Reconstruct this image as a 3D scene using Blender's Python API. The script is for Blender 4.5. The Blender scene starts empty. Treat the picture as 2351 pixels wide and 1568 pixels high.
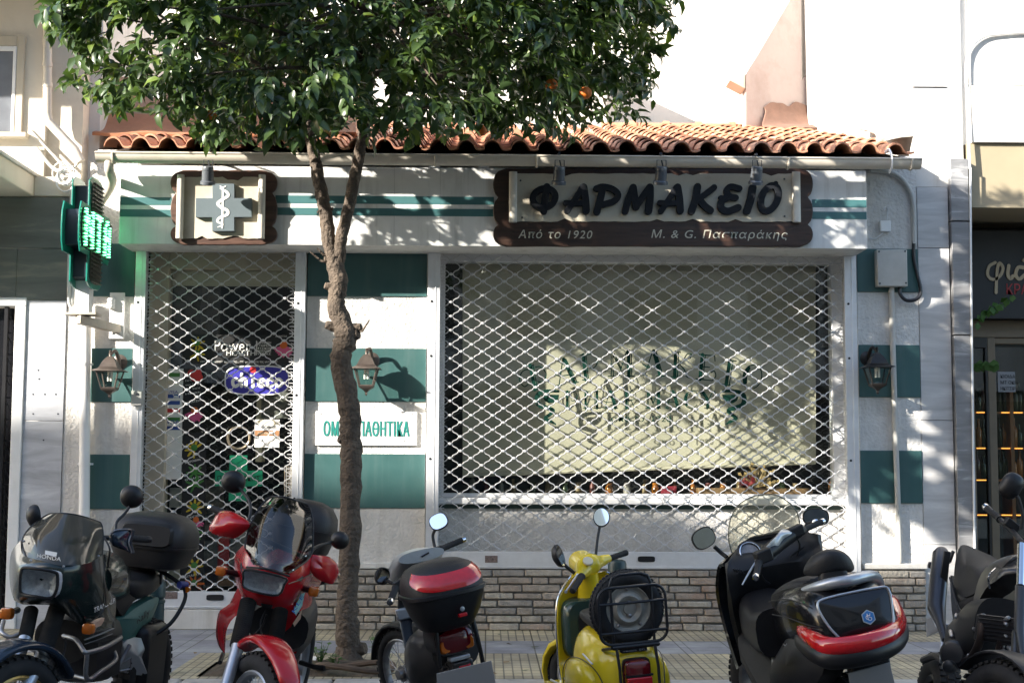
import bpy, bmesh, math, random
import numpy as np
from mathutils import Matrix, Vector
R = math.radians
random.seed(7)
rng = np.random.default_rng(11)
scene = bpy.context.scene
col = scene.collection

# ------------------------------------------------------------------ camera
CAM = Vector((0.0, -12.56, 1.42))
CAM_R = (Matrix.Rotation(R(-1.0), 4, 'Z') @ Matrix.Rotation(R(95.0), 4, 'X') @ Matrix.Rotation(R(0.25), 4, 'Z'))
cd = bpy.data.cameras.new('camera')
cam = bpy.data.objects.new('camera', cd)
col.objects.link(cam)
cam.matrix_world = Matrix.Translation(CAM) @ CAM_R
cd.sensor_width = 36.0
cd.lens = 50.0
cd.clip_start = 0.1
cd.clip_end = 500.0
scene.camera = cam

# ------------------------------------------------------------------ sky, sun, exposure
SUN_TO = Vector((-1.65, -1.0, 0.77)).normalized()       # towards the sun
elev = math.asin(SUN_TO.z)
azim = math.atan2(SUN_TO.x, SUN_TO.y)
w = bpy.data.worlds.new('World')
scene.world = w
w.use_nodes = True
nt = w.node_tree
sky = nt.nodes.new('ShaderNodeTexSky')
sky.sky_type = 'NISHITA'
sky.sun_disc = False
sky.sun_elevation = elev
sky.sun_rotation = azim % (2 * math.pi)
sky.air_density = 1.0
sky.dust_density = 1.5
nt.links.new(sky.outputs[0], nt.nodes['Background'].inputs[0])
nt.nodes['Background'].inputs[1].default_value = 0.15
sl = bpy.data.lights.new('sun', 'SUN')
sl.energy = 5.0
sl.angle = R(0.53)
sl.color = (1.0, 0.94, 0.84)
so = bpy.data.objects.new('sun', sl)
so.rotation_euler = SUN_TO.to_track_quat('Z', 'Y').to_euler()
so.location = (-20, -12, 15)
col.objects.link(so)
scene.view_settings.view_transform = 'Standard'
scene.view_settings.look = 'None'
scene.view_settings.gamma = 1.0
scene.view_settings.exposure = 1.65

# ------------------------------------------------------------------ picture -> place
FOC, PCX, PCY = 2351 * 50 / 36.0, 1175.5, 784.0
R3 = CAM_R.to_3x3()
def ray(px, py):
    return R3 @ Vector(((px - PCX) / FOC, -(py - PCY) / FOC, -1.0))
def at(px, py, Y):
    d = ray(px, py)
    return CAM + d * ((Y - CAM.y) / d.y)
def atz(px, py, Z):
    d = ray(px, py)
    return CAM + d * ((Z - CAM.z) / d.z)
def X(px, py, Y): return at(px, py, Y).x
def Z(px, py, Y): return at(px, py, Y).z

# ------------------------------------------------------------------ materials
MATS = {}
def pm(name, c, rough=0.5, metal=0.0, var=0.12, vs=6.0, bump=0.0, bs=60.0, coat=0.0, spec=0.5, dirt=None, dirt_amt=0.3, ds=2.5, detail=4.0, emit=0.0, rvar=0.0, trans=0.0, streak=None, streak_amt=0.4, ss=(5.0, 5.0, 0.35)):
    """principled surface with its own wear: colour variation, dirt patches and fine relief"""
    m = bpy.data.materials.new(name)
    m.use_nodes = True
    t = m.node_tree
    N, L = t.nodes, t.links
    b = N['Principled BSDF']
    tc = N.new('ShaderNodeTexCoord')
    cc = list(c) + [1.0]
    b.inputs['Base Color'].default_value = cc
    b.inputs['Roughness'].default_value = rough
    b.inputs['Metallic'].default_value = metal
    b.inputs['Specular IOR Level'].default_value = spec
    if coat:
        b.inputs['Coat Weight'].default_value = coat
        b.inputs['Coat Roughness'].default_value = 0.06
    if emit:
        b.inputs['Emission Color'].default_value = cc
        b.inputs['Emission Strength'].default_value = emit
    if trans:
        b.inputs['Transmission Weight'].default_value = trans
    src = None
    if var > 0:
        n = N.new('ShaderNodeTexNoise')
        n.inputs['Scale'].default_value = vs
        n.inputs['Detail'].default_value = detail
        n.inputs['Roughness'].default_value = 0.65
        L.new(tc.outputs['Object'], n.inputs['Vector'])
        mr = N.new('ShaderNodeMapRange')
        mr.inputs[1].default_value = 0.3
        mr.inputs[2].default_value = 0.7
        mr.inputs[3].default_value = 1 - var
        mr.inputs[4].default_value = 1 + var
        L.new(n.outputs[0], mr.inputs[0])
        mx = N.new('ShaderNodeMix')
        mx.data_type = 'RGBA'
        mx.blend_type = 'MULTIPLY'
        mx.inputs[0].default_value = 1.0
        mx.inputs[6].default_value = cc
        cb = N.new('ShaderNodeCombineColor')
        for k in range(3): L.new(mr.outputs[0], cb.inputs[k])
        L.new(cb.outputs[0], mx.inputs[7])
        src = mx.outputs[2]
        if rvar:
            m2 = N.new('ShaderNodeMapRange')
            m2.inputs[1].default_value = 0.3; m2.inputs[2].default_value = 0.7
            m2.inputs[3].default_value = max(rough - rvar, 0.02); m2.inputs[4].default_value = min(rough + rvar, 1)
            L.new(n.outputs[0], m2.inputs[0]); L.new(m2.outputs[0], b.inputs['Roughness'])
    if dirt is not None:
        n = N.new('ShaderNodeTexNoise')
        n.inputs['Scale'].default_value = ds
        n.inputs['Detail'].default_value = 8.0
        n.inputs['Roughness'].default_value = 0.72
        L.new(tc.outputs['Object'], n.inputs['Vector'])
        mr = N.new('ShaderNodeMapRange')
        mr.inputs[1].default_value = 0.5
        mr.inputs[2].default_value = 0.72
        mr.inputs[3].default_value = 0.0
        mr.inputs[4].default_value = dirt_amt
        L.new(n.outputs[0], mr.inputs[0])
        mx = N.new('ShaderNodeMix')
        mx.data_type = 'RGBA'
        L.new(mr.outputs[0], mx.inputs[0])
        if src is not None: L.new(src, mx.inputs[6])
        else: mx.inputs[6].default_value = cc
        mx.inputs[7].default_value = list(dirt) + [1.0]
        src = mx.outputs[2]
    if streak is not None:                      # rain streaks: stains drawn out downwards
        mp = N.new('ShaderNodeMapping'); mp.inputs['Scale'].default_value = ss; L.new(tc.outputs['Object'], mp.inputs[0])
        n = N.new('ShaderNodeTexNoise'); n.inputs['Scale'].default_value = 1.6; n.inputs['Detail'].default_value = 7.0; n.inputs['Roughness'].default_value = 0.7
        L.new(mp.outputs[0], n.inputs['Vector'])
        mr = N.new('ShaderNodeMapRange'); mr.inputs[1].default_value = 0.5; mr.inputs[2].default_value = 0.75; mr.inputs[3].default_value = 0.0; mr.inputs[4].default_value = streak_amt
        L.new(n.outputs[0], mr.inputs[0]); mx = N.new('ShaderNodeMix'); mx.data_type = 'RGBA'; L.new(mr.outputs[0], mx.inputs[0])
        if src is not None: L.new(src, mx.inputs[6])
        else: mx.inputs[6].default_value = cc
        mx.inputs[7].default_value = list(streak) + [1.0]; src = mx.outputs[2]
    if src is not None:
        L.new(src, b.inputs['Base Color'])
        if emit: L.new(src, b.inputs['Emission Color'])
    if bump > 0:
        n = N.new('ShaderNodeTexNoise')
        n.inputs['Scale'].default_value = bs
        n.inputs['Detail'].default_value = 3.0
        L.new(tc.outputs['Object'], n.inputs['Vector'])
        bp = N.new('ShaderNodeBump')
        bp.inputs['Strength'].default_value = min(bump, 1.0)
        bp.inputs['Distance'].default_value = 0.004 * max(bump, 1.0)
        L.new(n.outputs[0], bp.inputs['Height'])
        L.new(bp.outputs[0], b.inputs['Normal'])
    MATS[name] = m
    return m

def glass(name, tint=(0.9, 0.93, 0.92), rough=0.01, refl=0.05, haze=0.0):
    """a thin sheet: see-through, with the mirror share that grows at a slant"""
    m = bpy.data.materials.new(name)
    m.use_nodes = True
    N, L = m.node_tree.nodes, m.node_tree.links
    N.remove(N['Principled BSDF'])
    out = N['Material Output']
    tr = N.new('ShaderNodeBsdfTransparent'); tr.inputs[0].default_value = list(tint) + [1]
    gl = N.new('ShaderNodeBsdfGlossy'); gl.inputs['Roughness'].default_value = rough
    lw = N.new('ShaderNodeLayerWeight'); lw.inputs[0].default_value = 0.5
    mx = N.new('ShaderNodeMixShader')
    p5 = N.new('ShaderNodeMath'); p5.operation = 'POWER'; p5.inputs[1].default_value = 5.0; L.new(lw.outputs['Facing'], p5.inputs[0])
    a = N.new('ShaderNodeMath'); a.operation = 'MULTIPLY_ADD'; a.inputs[1].default_value = 0.92; a.inputs[2].default_value = refl; a.use_clamp = True
    L.new(p5.outputs[0], a.inputs[0])
    L.new(a.outputs[0], mx.inputs[0]); L.new(tr.outputs[0], mx.inputs[1]); L.new(gl.outputs[0], mx.inputs[2])
    if haze:                                    # pale diffuse haze mixed in so the screen shows up
        df = N.new('ShaderNodeBsdfDiffuse'); df.inputs[0].default_value = (.75, .73, .6, 1); tl = N.new('ShaderNodeBsdfTranslucent'); tl.inputs[0].default_value = (.75, .73, .6, 1)
        m2 = N.new('ShaderNodeMixShader'); m2.inputs[0].default_value = .5; L.new(df.outputs[0], m2.inputs[1]); L.new(tl.outputs[0], m2.inputs[2])
        m3 = N.new('ShaderNodeMixShader'); m3.inputs[0].default_value = haze; L.new(mx.outputs[0], m3.inputs[1]); L.new(m2.outputs[0], m3.inputs[2]); mx = m3
    L.new(mx.outputs[0], out.inputs[0])
    MATS[name] = m
    return m

# ------------------------------------------------------------------ mesh collector
class MB:
    def __init__(s): s.v = []; s.f = []; s.m = []; s.mi = 0; s.M = None
    def add(s, vs, fs):
        n = len(s.v)
        if s.M is not None: vs = [s.M @ Vector(p) for p in vs]
        s.v.extend([tuple(p) for p in vs])
        for f in fs:
            s.f.append(tuple(i + n for i in f)); s.m.append(s.mi)
        return s
    def box(s, x0, x1, y0, y1, z0, z1):
        vs = [(x, y, z) for z in (z0, z1) for y in (y0, y1) for x in (x0, x1)]
        return s.add(vs, [(0, 2, 3, 1), (4, 5, 7, 6), (0, 1, 5, 4), (2, 6, 7, 3), (0, 4, 6, 2), (1, 3, 7, 5)])
    def obox(s, c, ax, ay, az):
        """box from a centre and three half-axis vectors"""
        c, ax, ay, az = map(Vector, (c, ax, ay, az))
        vs = [c + ax * i + ay * j + az * k for k in (-1, 1) for j in (-1, 1) for i in (-1, 1)]
        return s.add(vs, [(0, 2, 3, 1), (4, 5, 7, 6), (0, 1, 5, 4), (2, 6, 7, 3), (0, 4, 6, 2), (1, 3, 7, 5)])
    def rings(s, rs, closed=False, cap=True):
        n = len(rs[0]); vs = [p for r in rs for p in r]; fs = []
        m = len(rs)
        for i in range(m if closed else m - 1):
            a, b = i * n, ((i + 1) % m) * n
            for k in range(n):
                fs.append((a + k, a + (k + 1) % n, b + (k + 1) % n, b + k))
        if cap and not closed:
            fs.append(tuple(range(n - 1, -1, -1))); fs.append(tuple((m - 1) * n + k for k in range(n)))
        return s.add(vs, fs)
    def tube(s, path, r, seg=10, closed=False, smooth=0, cap=True, flat=1.0, up=None):
        path = [Vector(p) for p in path]
        rr = list(r) if hasattr(r, '__len__') else [r] * len(path)
        if smooth:
            path, rr = catmull(path, rr, smooth, closed)
        n = len(path); rs = []; prev = None
        for i, p in enumerate(path):
            if closed: t = path[(i + 1) % n] - path[i - 1]
            else: t = path[min(i + 1, n - 1)] - path[max(i - 1, 0)]
            if t.length < 1e-9: t = Vector((0, 0, 1))
            t.normalize()
            if prev is None:
                u = Vector(up) if up is not None else (Vector((0, 0, 1)) if abs(t.z) < 0.9 else Vector((1, 0, 0)))
            else: u = prev
            u = (u - t * u.dot(t))
            if u.length < 1e-6: u = t.orthogonal()
            u.normalize(); prev = u; v = t.cross(u)
            rs.append([p + (u * math.cos(2 * math.pi * k / seg) * rr[i] * flat + v * math.sin(2 * math.pi * k / seg) * rr[i]) for k in range(seg)])
        return s.rings(rs, closed, cap)
    def lathe(s, prof, c, axis=(0, 0, 1), seg=24, cap=True):
        """prof: list of (radius, height along axis)"""
        a = Vector(axis).normalized(); u = a.orthogonal().normalized(); v = a.cross(u); c = Vector(c)
        rs = [[c + a * h + (u * math.cos(2 * math.pi * k / seg) + v * math.sin(2 * math.pi * k / seg)) * max(r, 1e-4) for k in range(seg)] for r, h in prof]
        return s.rings(rs, False, cap)
    def loft(s, secs, seg=20, cap=True):
        """secs: (centre, u half-vector, v half-vector, exponent) superellipse rings"""
        rs = []
        for c, u, v, e in secs:
            c, u, v = Vector(c), Vector(u), Vector(v); ring = []
            for k in range(seg):
                a = 2 * math.pi * (k + 0.5) / seg
                ca, sa = math.cos(a), math.sin(a)
                ring.append(c + u * (math.copysign(abs(ca) ** (2 / e), ca)) + v * (math.copysign(abs(sa) ** (2 / e), sa)))
            rs.append(ring)
        return s.rings(rs, False, cap)
    def prism(s, poly, d, ngon=True):
        """poly: planar 3-d points; extruded by vector d"""
        d = Vector(d); n = len(poly); vs = [Vector(p) for p in poly] + [Vector(p) + d for p in poly]
        fs = [tuple(range(n)), tuple(range(2 * n - 1, n - 1, -1))]
        for k in range(n): fs.append((k, k + n, (k + 1) % n + n, (k + 1) % n))
        return s.add(vs, fs)
    def torus(s, c, axis, R0, r0, seg=36, ms=12, flat=1.0):
        a = Vector(axis).normalized(); u = a.orthogonal().normalized(); v = a.cross(u); c = Vector(c); rs = []
        for i in range(seg):
            d = u * math.cos(2 * math.pi * i / seg) + v * math.sin(2 * math.pi * i / seg)
            rs.append([c + d * (R0 + r0 * math.cos(2 * math.pi * k / ms)) + a * (r0 * flat * math.sin(2 * math.pi * k / ms)) for k in range(ms)])
        return s.rings(rs, True)
    def grid(s, P, thick=0.0, sub=4):
        """smooth sheet through a grid of points (rows of equal length), optionally with thickness"""
        P = [[Vector(p) for p in row] for row in P]
        rows = [catmull(r, [0] * len(r), sub)[0] for r in P]
        cols = list(zip(*rows))
        colsS = [catmull(list(c), [0] * len(c), sub)[0] for c in cols]
        G = list(zip(*colsS)); nr, nc = len(G), len(G[0])
        vs = [p for r in G for p in r]
        fs = [(i * nc + j, i * nc + j + 1, (i + 1) * nc + j + 1, (i + 1) * nc + j) for i in range(nr - 1) for j in range(nc - 1)]
        if thick:
            nrm = [Vector() for _ in vs]
            for f in fs:
                nn = (vs[f[2]] - vs[f[0]]).cross(vs[f[3]] - vs[f[1]])
                for k in f: nrm[k] += nn
            n = len(vs)
            vs2 = [p - q.normalized() * thick if q.length > 0 else p for p, q in zip(vs, nrm)]
            fs2 = [tuple(k + n for k in reversed(f)) for f in fs]
            edge = [j for j in range(nc)] + [i * nc + nc - 1 for i in range(1, nr)] + [(nr - 1) * nc + j for j in range(nc - 2, -1, -1)] + [i * nc for i in range(nr - 2, 0, -1)]
            m = len(edge)
            fs = fs + fs2 + [(edge[k], edge[k] + n, edge[(k + 1) % m] + n, edge[(k + 1) % m]) for k in range(m)]
            vs = vs + vs2
        return s.add(vs, fs)
    def build(s, name, mats, parent=None, bev=0.0, seg=2, sub=0, ang=38, M=None, flip=False):
        me = bpy.data.meshes.new(name)
        me.from_pydata(s.v, [], s.f)
        mats = mats if isinstance(mats, (list, tuple)) else [mats]
        for m in mats: me.materials.append(m)
        me.polygons.foreach_set('material_index', s.m)
        me.validate()
        bm = bmesh.new(); bm.from_mesh(me)
        if not flip: bmesh.ops.recalc_face_normals(bm, faces=bm.faces)
        bm.to_mesh(me); bm.free()
        me.polygons.foreach_set('use_smooth', [True] * len(me.polygons))
        me.set_sharp_from_angle(angle=R(ang))
        o = bpy.data.objects.new(name, me)
        col.objects.link(o)
        if parent is not None: o.parent = parent
        if M is not None: o.matrix_local = M
        if bev:
            b = o.modifiers.new('edge', 'BEVEL'); b.width = bev; b.segments = seg; b.limit_method = 'ANGLE'; b.angle_limit = R(40)
        if sub:
            q = o.modifiers.new('round', 'SUBSURF'); q.levels = sub; q.render_levels = sub
        return o

def catmull(path, rr, k, closed=False):
    n = len(path); out, ro = [], []
    if n < 3 and not closed:
        segs = n - 1
    segs = n if closed else n - 1
    for i in range(segs):
        if closed: p = [path[(i + d) % n] for d in (-1, 0, 1, 2)]; r = [rr[(i + d) % n] for d in (0, 1)]
        else:
            p = [path[max(i - 1, 0)], path[i], path[i + 1], path[min(i + 2, n - 1)]]; r = [rr[i], rr[i + 1]]
            if i == 0: p[0] = p[1] * 2 - p[2]
            if i == n - 2: p[3] = p[2] * 2 - p[1]
        for q in range(k):
            t = q / k
            out.append(0.5 * ((2 * p[1]) + (p[2] - p[0]) * t + (2 * p[0] - 5 * p[1] + 4 * p[2] - p[3]) * t * t + (3 * p[1] - p[0] - 3 * p[2] + p[3]) * t ** 3))
            ro.append(r[0] + (r[1] - r[0]) * t)
    if not closed: out.append(path[-1].copy()); ro.append(rr[-1])
    return out, ro

def tag(o, label=None, cat=None, group=None, kind=None):
    if label: o['label'] = label
    if cat: o['category'] = cat
    if group: o['group'] = group
    if kind: o['kind'] = kind
    return o
def thing(name, label, cat, loc=(0, 0, 0), group=None, M=None):
    o = bpy.data.objects.new(name, None)
    o.empty_display_size = 0.1
    if M is not None: o.matrix_world = M
    else: o.location = loc
    col.objects.link(o)
    return tag(o, label, cat, group)
def copy_tree(o, parent=None):
    c = o.copy(); col.objects.link(c)
    if parent is not None: c.parent = parent
    for ch in [q for q in bpy.data.objects if q.parent == o]: copy_tree(ch, c)
    return c

# ------------------------------------------------------------------ lettering
def text_mesh(s, size=1.0, depth=0.004, shear=0.0, offset=0.0, align='CENTER', sx=1.0, res=5, spacing=1.0):
    c = bpy.data.curves.new('t', 'FONT')
    c.body = s; c.size = size; c.extrude = depth / 2; c.shear = shear; c.offset = offset; c.align_x = align
    c.resolution_u = res; c.space_character = spacing
    o = bpy.data.objects.new('t', c); col.objects.link(o)
    bpy.context.view_layer.update()
    dg = bpy.context.evaluated_depsgraph_get()
    me = o.evaluated_get(dg).to_mesh()
    vs = [(v.co.x * sx, v.co.y, v.co.z) for v in me.vertices]; fs = [tuple(p.vertices) for p in me.polygons]
    o.evaluated_get(dg).to_mesh_clear()
    bpy.data.objects.remove(o); bpy.data.curves.remove(c)
    return vs, fs
FRONT = Matrix(((1, 0, 0), (0, 0, -1), (0, 1, 0))).to_4x4()      # text plane -> facing the street (-Y)
def put_text(mb, s, x, y, z, size, fit=None, rot=0.0, M=None, **k):
    vs, fs = text_mesh(s, size, **k)
    if fit:
        xs = [v[0] for v in vs]; ww = max(xs) - min(xs); c = (max(xs) + min(xs)) / 2
        vs = [((v[0] - c) * fit / ww, v[1], v[2]) for v in vs]
    T = (M if M is not None else Matrix.Translation((x, y, z)) @ FRONT) @ Matrix.Rotation(rot, 4, 'Z')
    mb.add([T @ Vector(v) for v in vs], fs)
_sj = [0]
def stroke(mb, pts, hw, y, d, smooth=4, closed=False, taper=None, to3=None):
    """a ribbon letter stroke: pts are (x, z) in the wall plane, front at y, depth d into the wall"""
    _sj[0] = (_sj[0] + 1) % 7
    y = y - 0.0003 * _sj[0]
    P = [Vector((p[0], p[1], 0)) for p in pts]
    hwl = list(hw) if hasattr(hw, '__len__') else [hw] * len(P)
    if smooth: P, hwl = catmull(P, hwl, smooth, closed)
    n = len(P); Lp, Rp = [], []
    for i in range(n):
        if closed: t = P[(i + 1) % n] - P[i - 1]
        else: t = P[min(i + 1, n - 1)] - P[max(i - 1, 0)]
        t.normalize(); nn = Vector((-t.y, t.x, 0))
        Lp.append(P[i] + nn * hwl[i]); Rp.append(P[i] - nn * hwl[i])
    f3 = to3 or (lambda p, yy: (p.x, yy, p.y))
    if closed:
        vs = [f3(p, y) for p in Lp] + [f3(p, y) for p in Rp] + [f3(p, y + d) for p in Lp] + [f3(p, y + d) for p in Rp]
        fs = []
        for i in range(n):
            j = (i + 1) % n
            fs += [(i, j, n + j, n + i), (i, 2 * n + i, 2 * n + j, j), (n + i, n + j, 3 * n + j, 3 * n + i)]
        mb.add(vs, fs); return
    t0 = (P[0] - P[1]).normalized(); t1 = (P[-1] - P[-2]).normalized()
    out = list(Lp)
    for a in (30, 60, 90, 120, 150):
        nn = (Lp[-1] - P[-1]); out.append(P[-1] + nn * math.cos(R(a)) + t1 * hwl[-1] * math.sin(R(a)))
    e = len(out)
    out += list(reversed(Rp))
    for a in (30, 60, 90, 120, 150):
        nn = (Rp[0] - P[0]); out.append(P[0] + nn * math.cos(R(a)) + t0 * hwl[0] * math.sin(R(a)))
    m = len(out)
    vs = [f3(p, y) for p in out] + [f3(p, y + d) for p in out]
    fs = [(i, i + 1, m0 - i - 1, m0 - i) for m0 in (e + n - 1,) for i in range(n - 1)]
    fs.append(tuple([n - 1] + list(range(n, e)) + [e]))
    fs.append(tuple([e + n - 1] + list(range(e + n, m)) + [0]))
    for i in range(m): fs.append((i, i + m, (i + 1) % m + m, (i + 1) % m))
    mb.add(vs, fs)
# ================================================================== materials of the place
stucco = pm('roughcast_stucco', (0.62, 0.60, 0.57), 0.9, var=0.1, vs=9, bump=3.5, bs=36, dirt=(0.36, 0.34, 0.31), dirt_amt=0.3, ds=1.6, streak=(0.30, 0.27, 0.23), streak_amt=0.45)
white_wall = pm('white_wall_paint', (0.62, 0.61, 0.585), 0.85, var=0.05, vs=2, bump=0.5, bs=25, dirt=(0.36, 0.33, 0.28), dirt_amt=0.45, ds=0.9, streak=(0.30, 0.26, 0.2), streak_amt=0.6, ss=(2.5, 2.5, 0.25))
cream_wall = pm('cream_wall_paint', (0.66, 0.60, 0.50), 0.85, var=0.07, vs=1.6, bump=0.5, bs=30, dirt=(0.42, 0.36, 0.28), dirt_amt=0.35, ds=1.3)
grey_wall = pm('grey_back_wall_paint', (0.62, 0.62, 0.62), 0.85, var=0.05, vs=2)
pink_wall = pm('pink_wall_paint', (0.37, 0.31, 0.295), 0.85, var=0.07, vs=1.6, bump=0.4, bs=20, dirt=(0.22, 0.15, 0.125), dirt_amt=0.5, ds=1.2)
membrane = pm('terracotta_sealing_coat', (0.42, 0.18, 0.09), 0.7, var=0.16, vs=4, bump=1.2, bs=18, dirt=(0.26, 0.11, 0.06), dirt_amt=0.5, ds=2.2)
teal = pm('teal_panel_paint', (0.036, 0.098, 0.096), 0.42, var=0.09, vs=2.5, dirt=(0.07, 0.12, 0.115), dirt_amt=0.35, ds=1.4, streak=(0.10, 0.15, 0.145), streak_amt=0.4, bump=0.25, bs=16, rvar=0.08)
white_metal = pm('white_enamel_metal', (0.78, 0.78, 0.77), 0.38, var=0.03, vs=5, dirt=(0.5, 0.46, 0.4), dirt_amt=0.25, ds=2)
fascia_white = pm('fascia_white_sheet', (0.70, 0.70, 0.68), 0.45, var=0.05, vs=2.2, bump=0.15, bs=6, dirt=(0.42, 0.4, 0.36), dirt_amt=0.3, ds=1.8, streak=(0.27, 0.25, 0.22), streak_amt=0.5, ss=(7, 7, 0.5))
fascia_teal = pm('fascia_teal_tape', (0.055, 0.15, 0.155), 0.4, var=0.08, vs=4)
alu = pm('pale_aluminium', (0.74, 0.75, 0.77), 0.35, 0.35, var=0.05, vs=8, dirt=(0.5, 0.49, 0.47), dirt_amt=0.3, ds=5)
galv = pm('galvanised_rod', (0.62, 0.62, 0.63), 0.34, 0.5, var=0.08, vs=20)
gutter_mat = pm('beige_gutter_metal', (0.60, 0.545, 0.46), 0.45, var=0.08, vs=4, dirt=(0.36, 0.3, 0.22), dirt_amt=0.4, ds=3)
dark_metal = pm('dark_grey_metal', (0.045, 0.05, 0.06), 0.4, 0.3, var=0.1)
black_paint = pm('black_paint', (0.012, 0.012, 0.014), 0.35, var=0.2, vs=8)
blind_mat = pm('cream_blind_fabric', (0.46, 0.42, 0.33), 0.75, var=0.03, vs=3)
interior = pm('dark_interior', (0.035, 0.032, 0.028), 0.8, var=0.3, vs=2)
beige_frame = pm('beige_door_frame', (0.52, 0.46, 0.36), 0.5, var=0.06, vs=4)
pane = glass('window_glass', (0.93, 0.95, 0.93))
clear_pane = glass('lamp_glass', (0.88, 0.9, 0.88))
brown_wood = None

def wood_mat(name, c1, c2, rough=0.4, sc=(1.2, 8, 14)):
    m = pm(name, c1, rough, var=0)
    N, L = m.node_tree.nodes, m.node_tree.links
    tc = N.new('ShaderNodeTexCoord'); mp = N.new('ShaderNodeMapping'); mp.inputs['Scale'].default_value = sc
    n = N.new('ShaderNodeTexNoise'); n.inputs['Scale'].default_value = 3; n.inputs['Detail'].default_value = 6
    r = N.new('ShaderNodeValToRGB')
    r.color_ramp.elements[0].position = 0.35; r.color_ramp.elements[0].color = list(c2) + [1]
    r.color_ramp.elements[1].position = 0.65; r.color_ramp.elements[1].color = list(c1) + [1]
    L.new(tc.outputs['Object'], mp.inputs[0]); L.new(mp.outputs[0], n.inputs['Vector']); L.new(n.outputs[0], r.inputs[0])
    L.new(r.outputs[0], N['Principled BSDF'].inputs['Base Color'])
    b = N.new('ShaderNodeBump'); b.inputs['Strength'].default_value = 0.5; b.inputs['Distance'].default_value = 0.004
    L.new(n.outputs[0], b.inputs['Height']); L.new(b.outputs[0], N['Principled BSDF'].inputs['Normal'])
    return m
brown_wood = wood_mat('dark_stained_wood', (0.05, 0.026, 0.018), (0.027, 0.014, 0.010), 0.38)

def marble_mat(name, base, vein, rough=0.3, sc=1.6, amt=0.6):
    m = pm(name, base, rough, var=0)
    N, L = m.node_tree.nodes, m.node_tree.links
    tc = N.new('ShaderNodeTexCoord'); mp = N.new('ShaderNodeMapping')
    mp.inputs['Rotation'].default_value = (0.2, R(-38), 0.1); mp.inputs['Scale'].default_value = (sc * 0.5, sc, sc * 3.2)
    n = N.new('ShaderNodeTexNoise'); n.inputs['Scale'].default_value = 1.8; n.inputs['Detail'].default_value = 9; n.inputs['Roughness'].default_value = 0.62
    n.inputs['Distortion'].default_value = 0.7
    r = N.new('ShaderNodeValToRGB'); e = r.color_ramp.elements
    e[0].position = 0.32; e[0].color = [c * 0.72 for c in base] + [1]
    e[1].position = 0.74; e[1].color = list(vein) + [1]
    q = e.new(0.55); q.color = list(base) + [1]
    L.new(tc.outputs['Object'], mp.inputs[0]); L.new(mp.outputs[0], n.inputs['Vector']); L.new(n.outputs[0], r.inputs[0])
    L.new(r.outputs[0], N['Principled BSDF'].inputs['Base Color'])
    return m
marble = marble_mat('grey_veined_marble', (0.50, 0.51, 0.54), (0.68, 0.69, 0.70))
shaded_marble = marble_mat('canopy_shaded_marble', (0.155, 0.165, 0.15), (0.30, 0.29, 0.23), 0.28, 1.3)  # same cladding under the canopy, its shade mixed into a darker colour
pier_marble = marble_mat('blue_grey_marble', (0.52, 0.51, 0.505), (0.66, 0.65, 0.63), 0.4, 1.3)
pilaster_stone = marble_mat('dark_streaked_stone', (0.24, 0.24, 0.245), (0.52, 0.52, 0.52), 0.35, 2.4)

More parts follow.
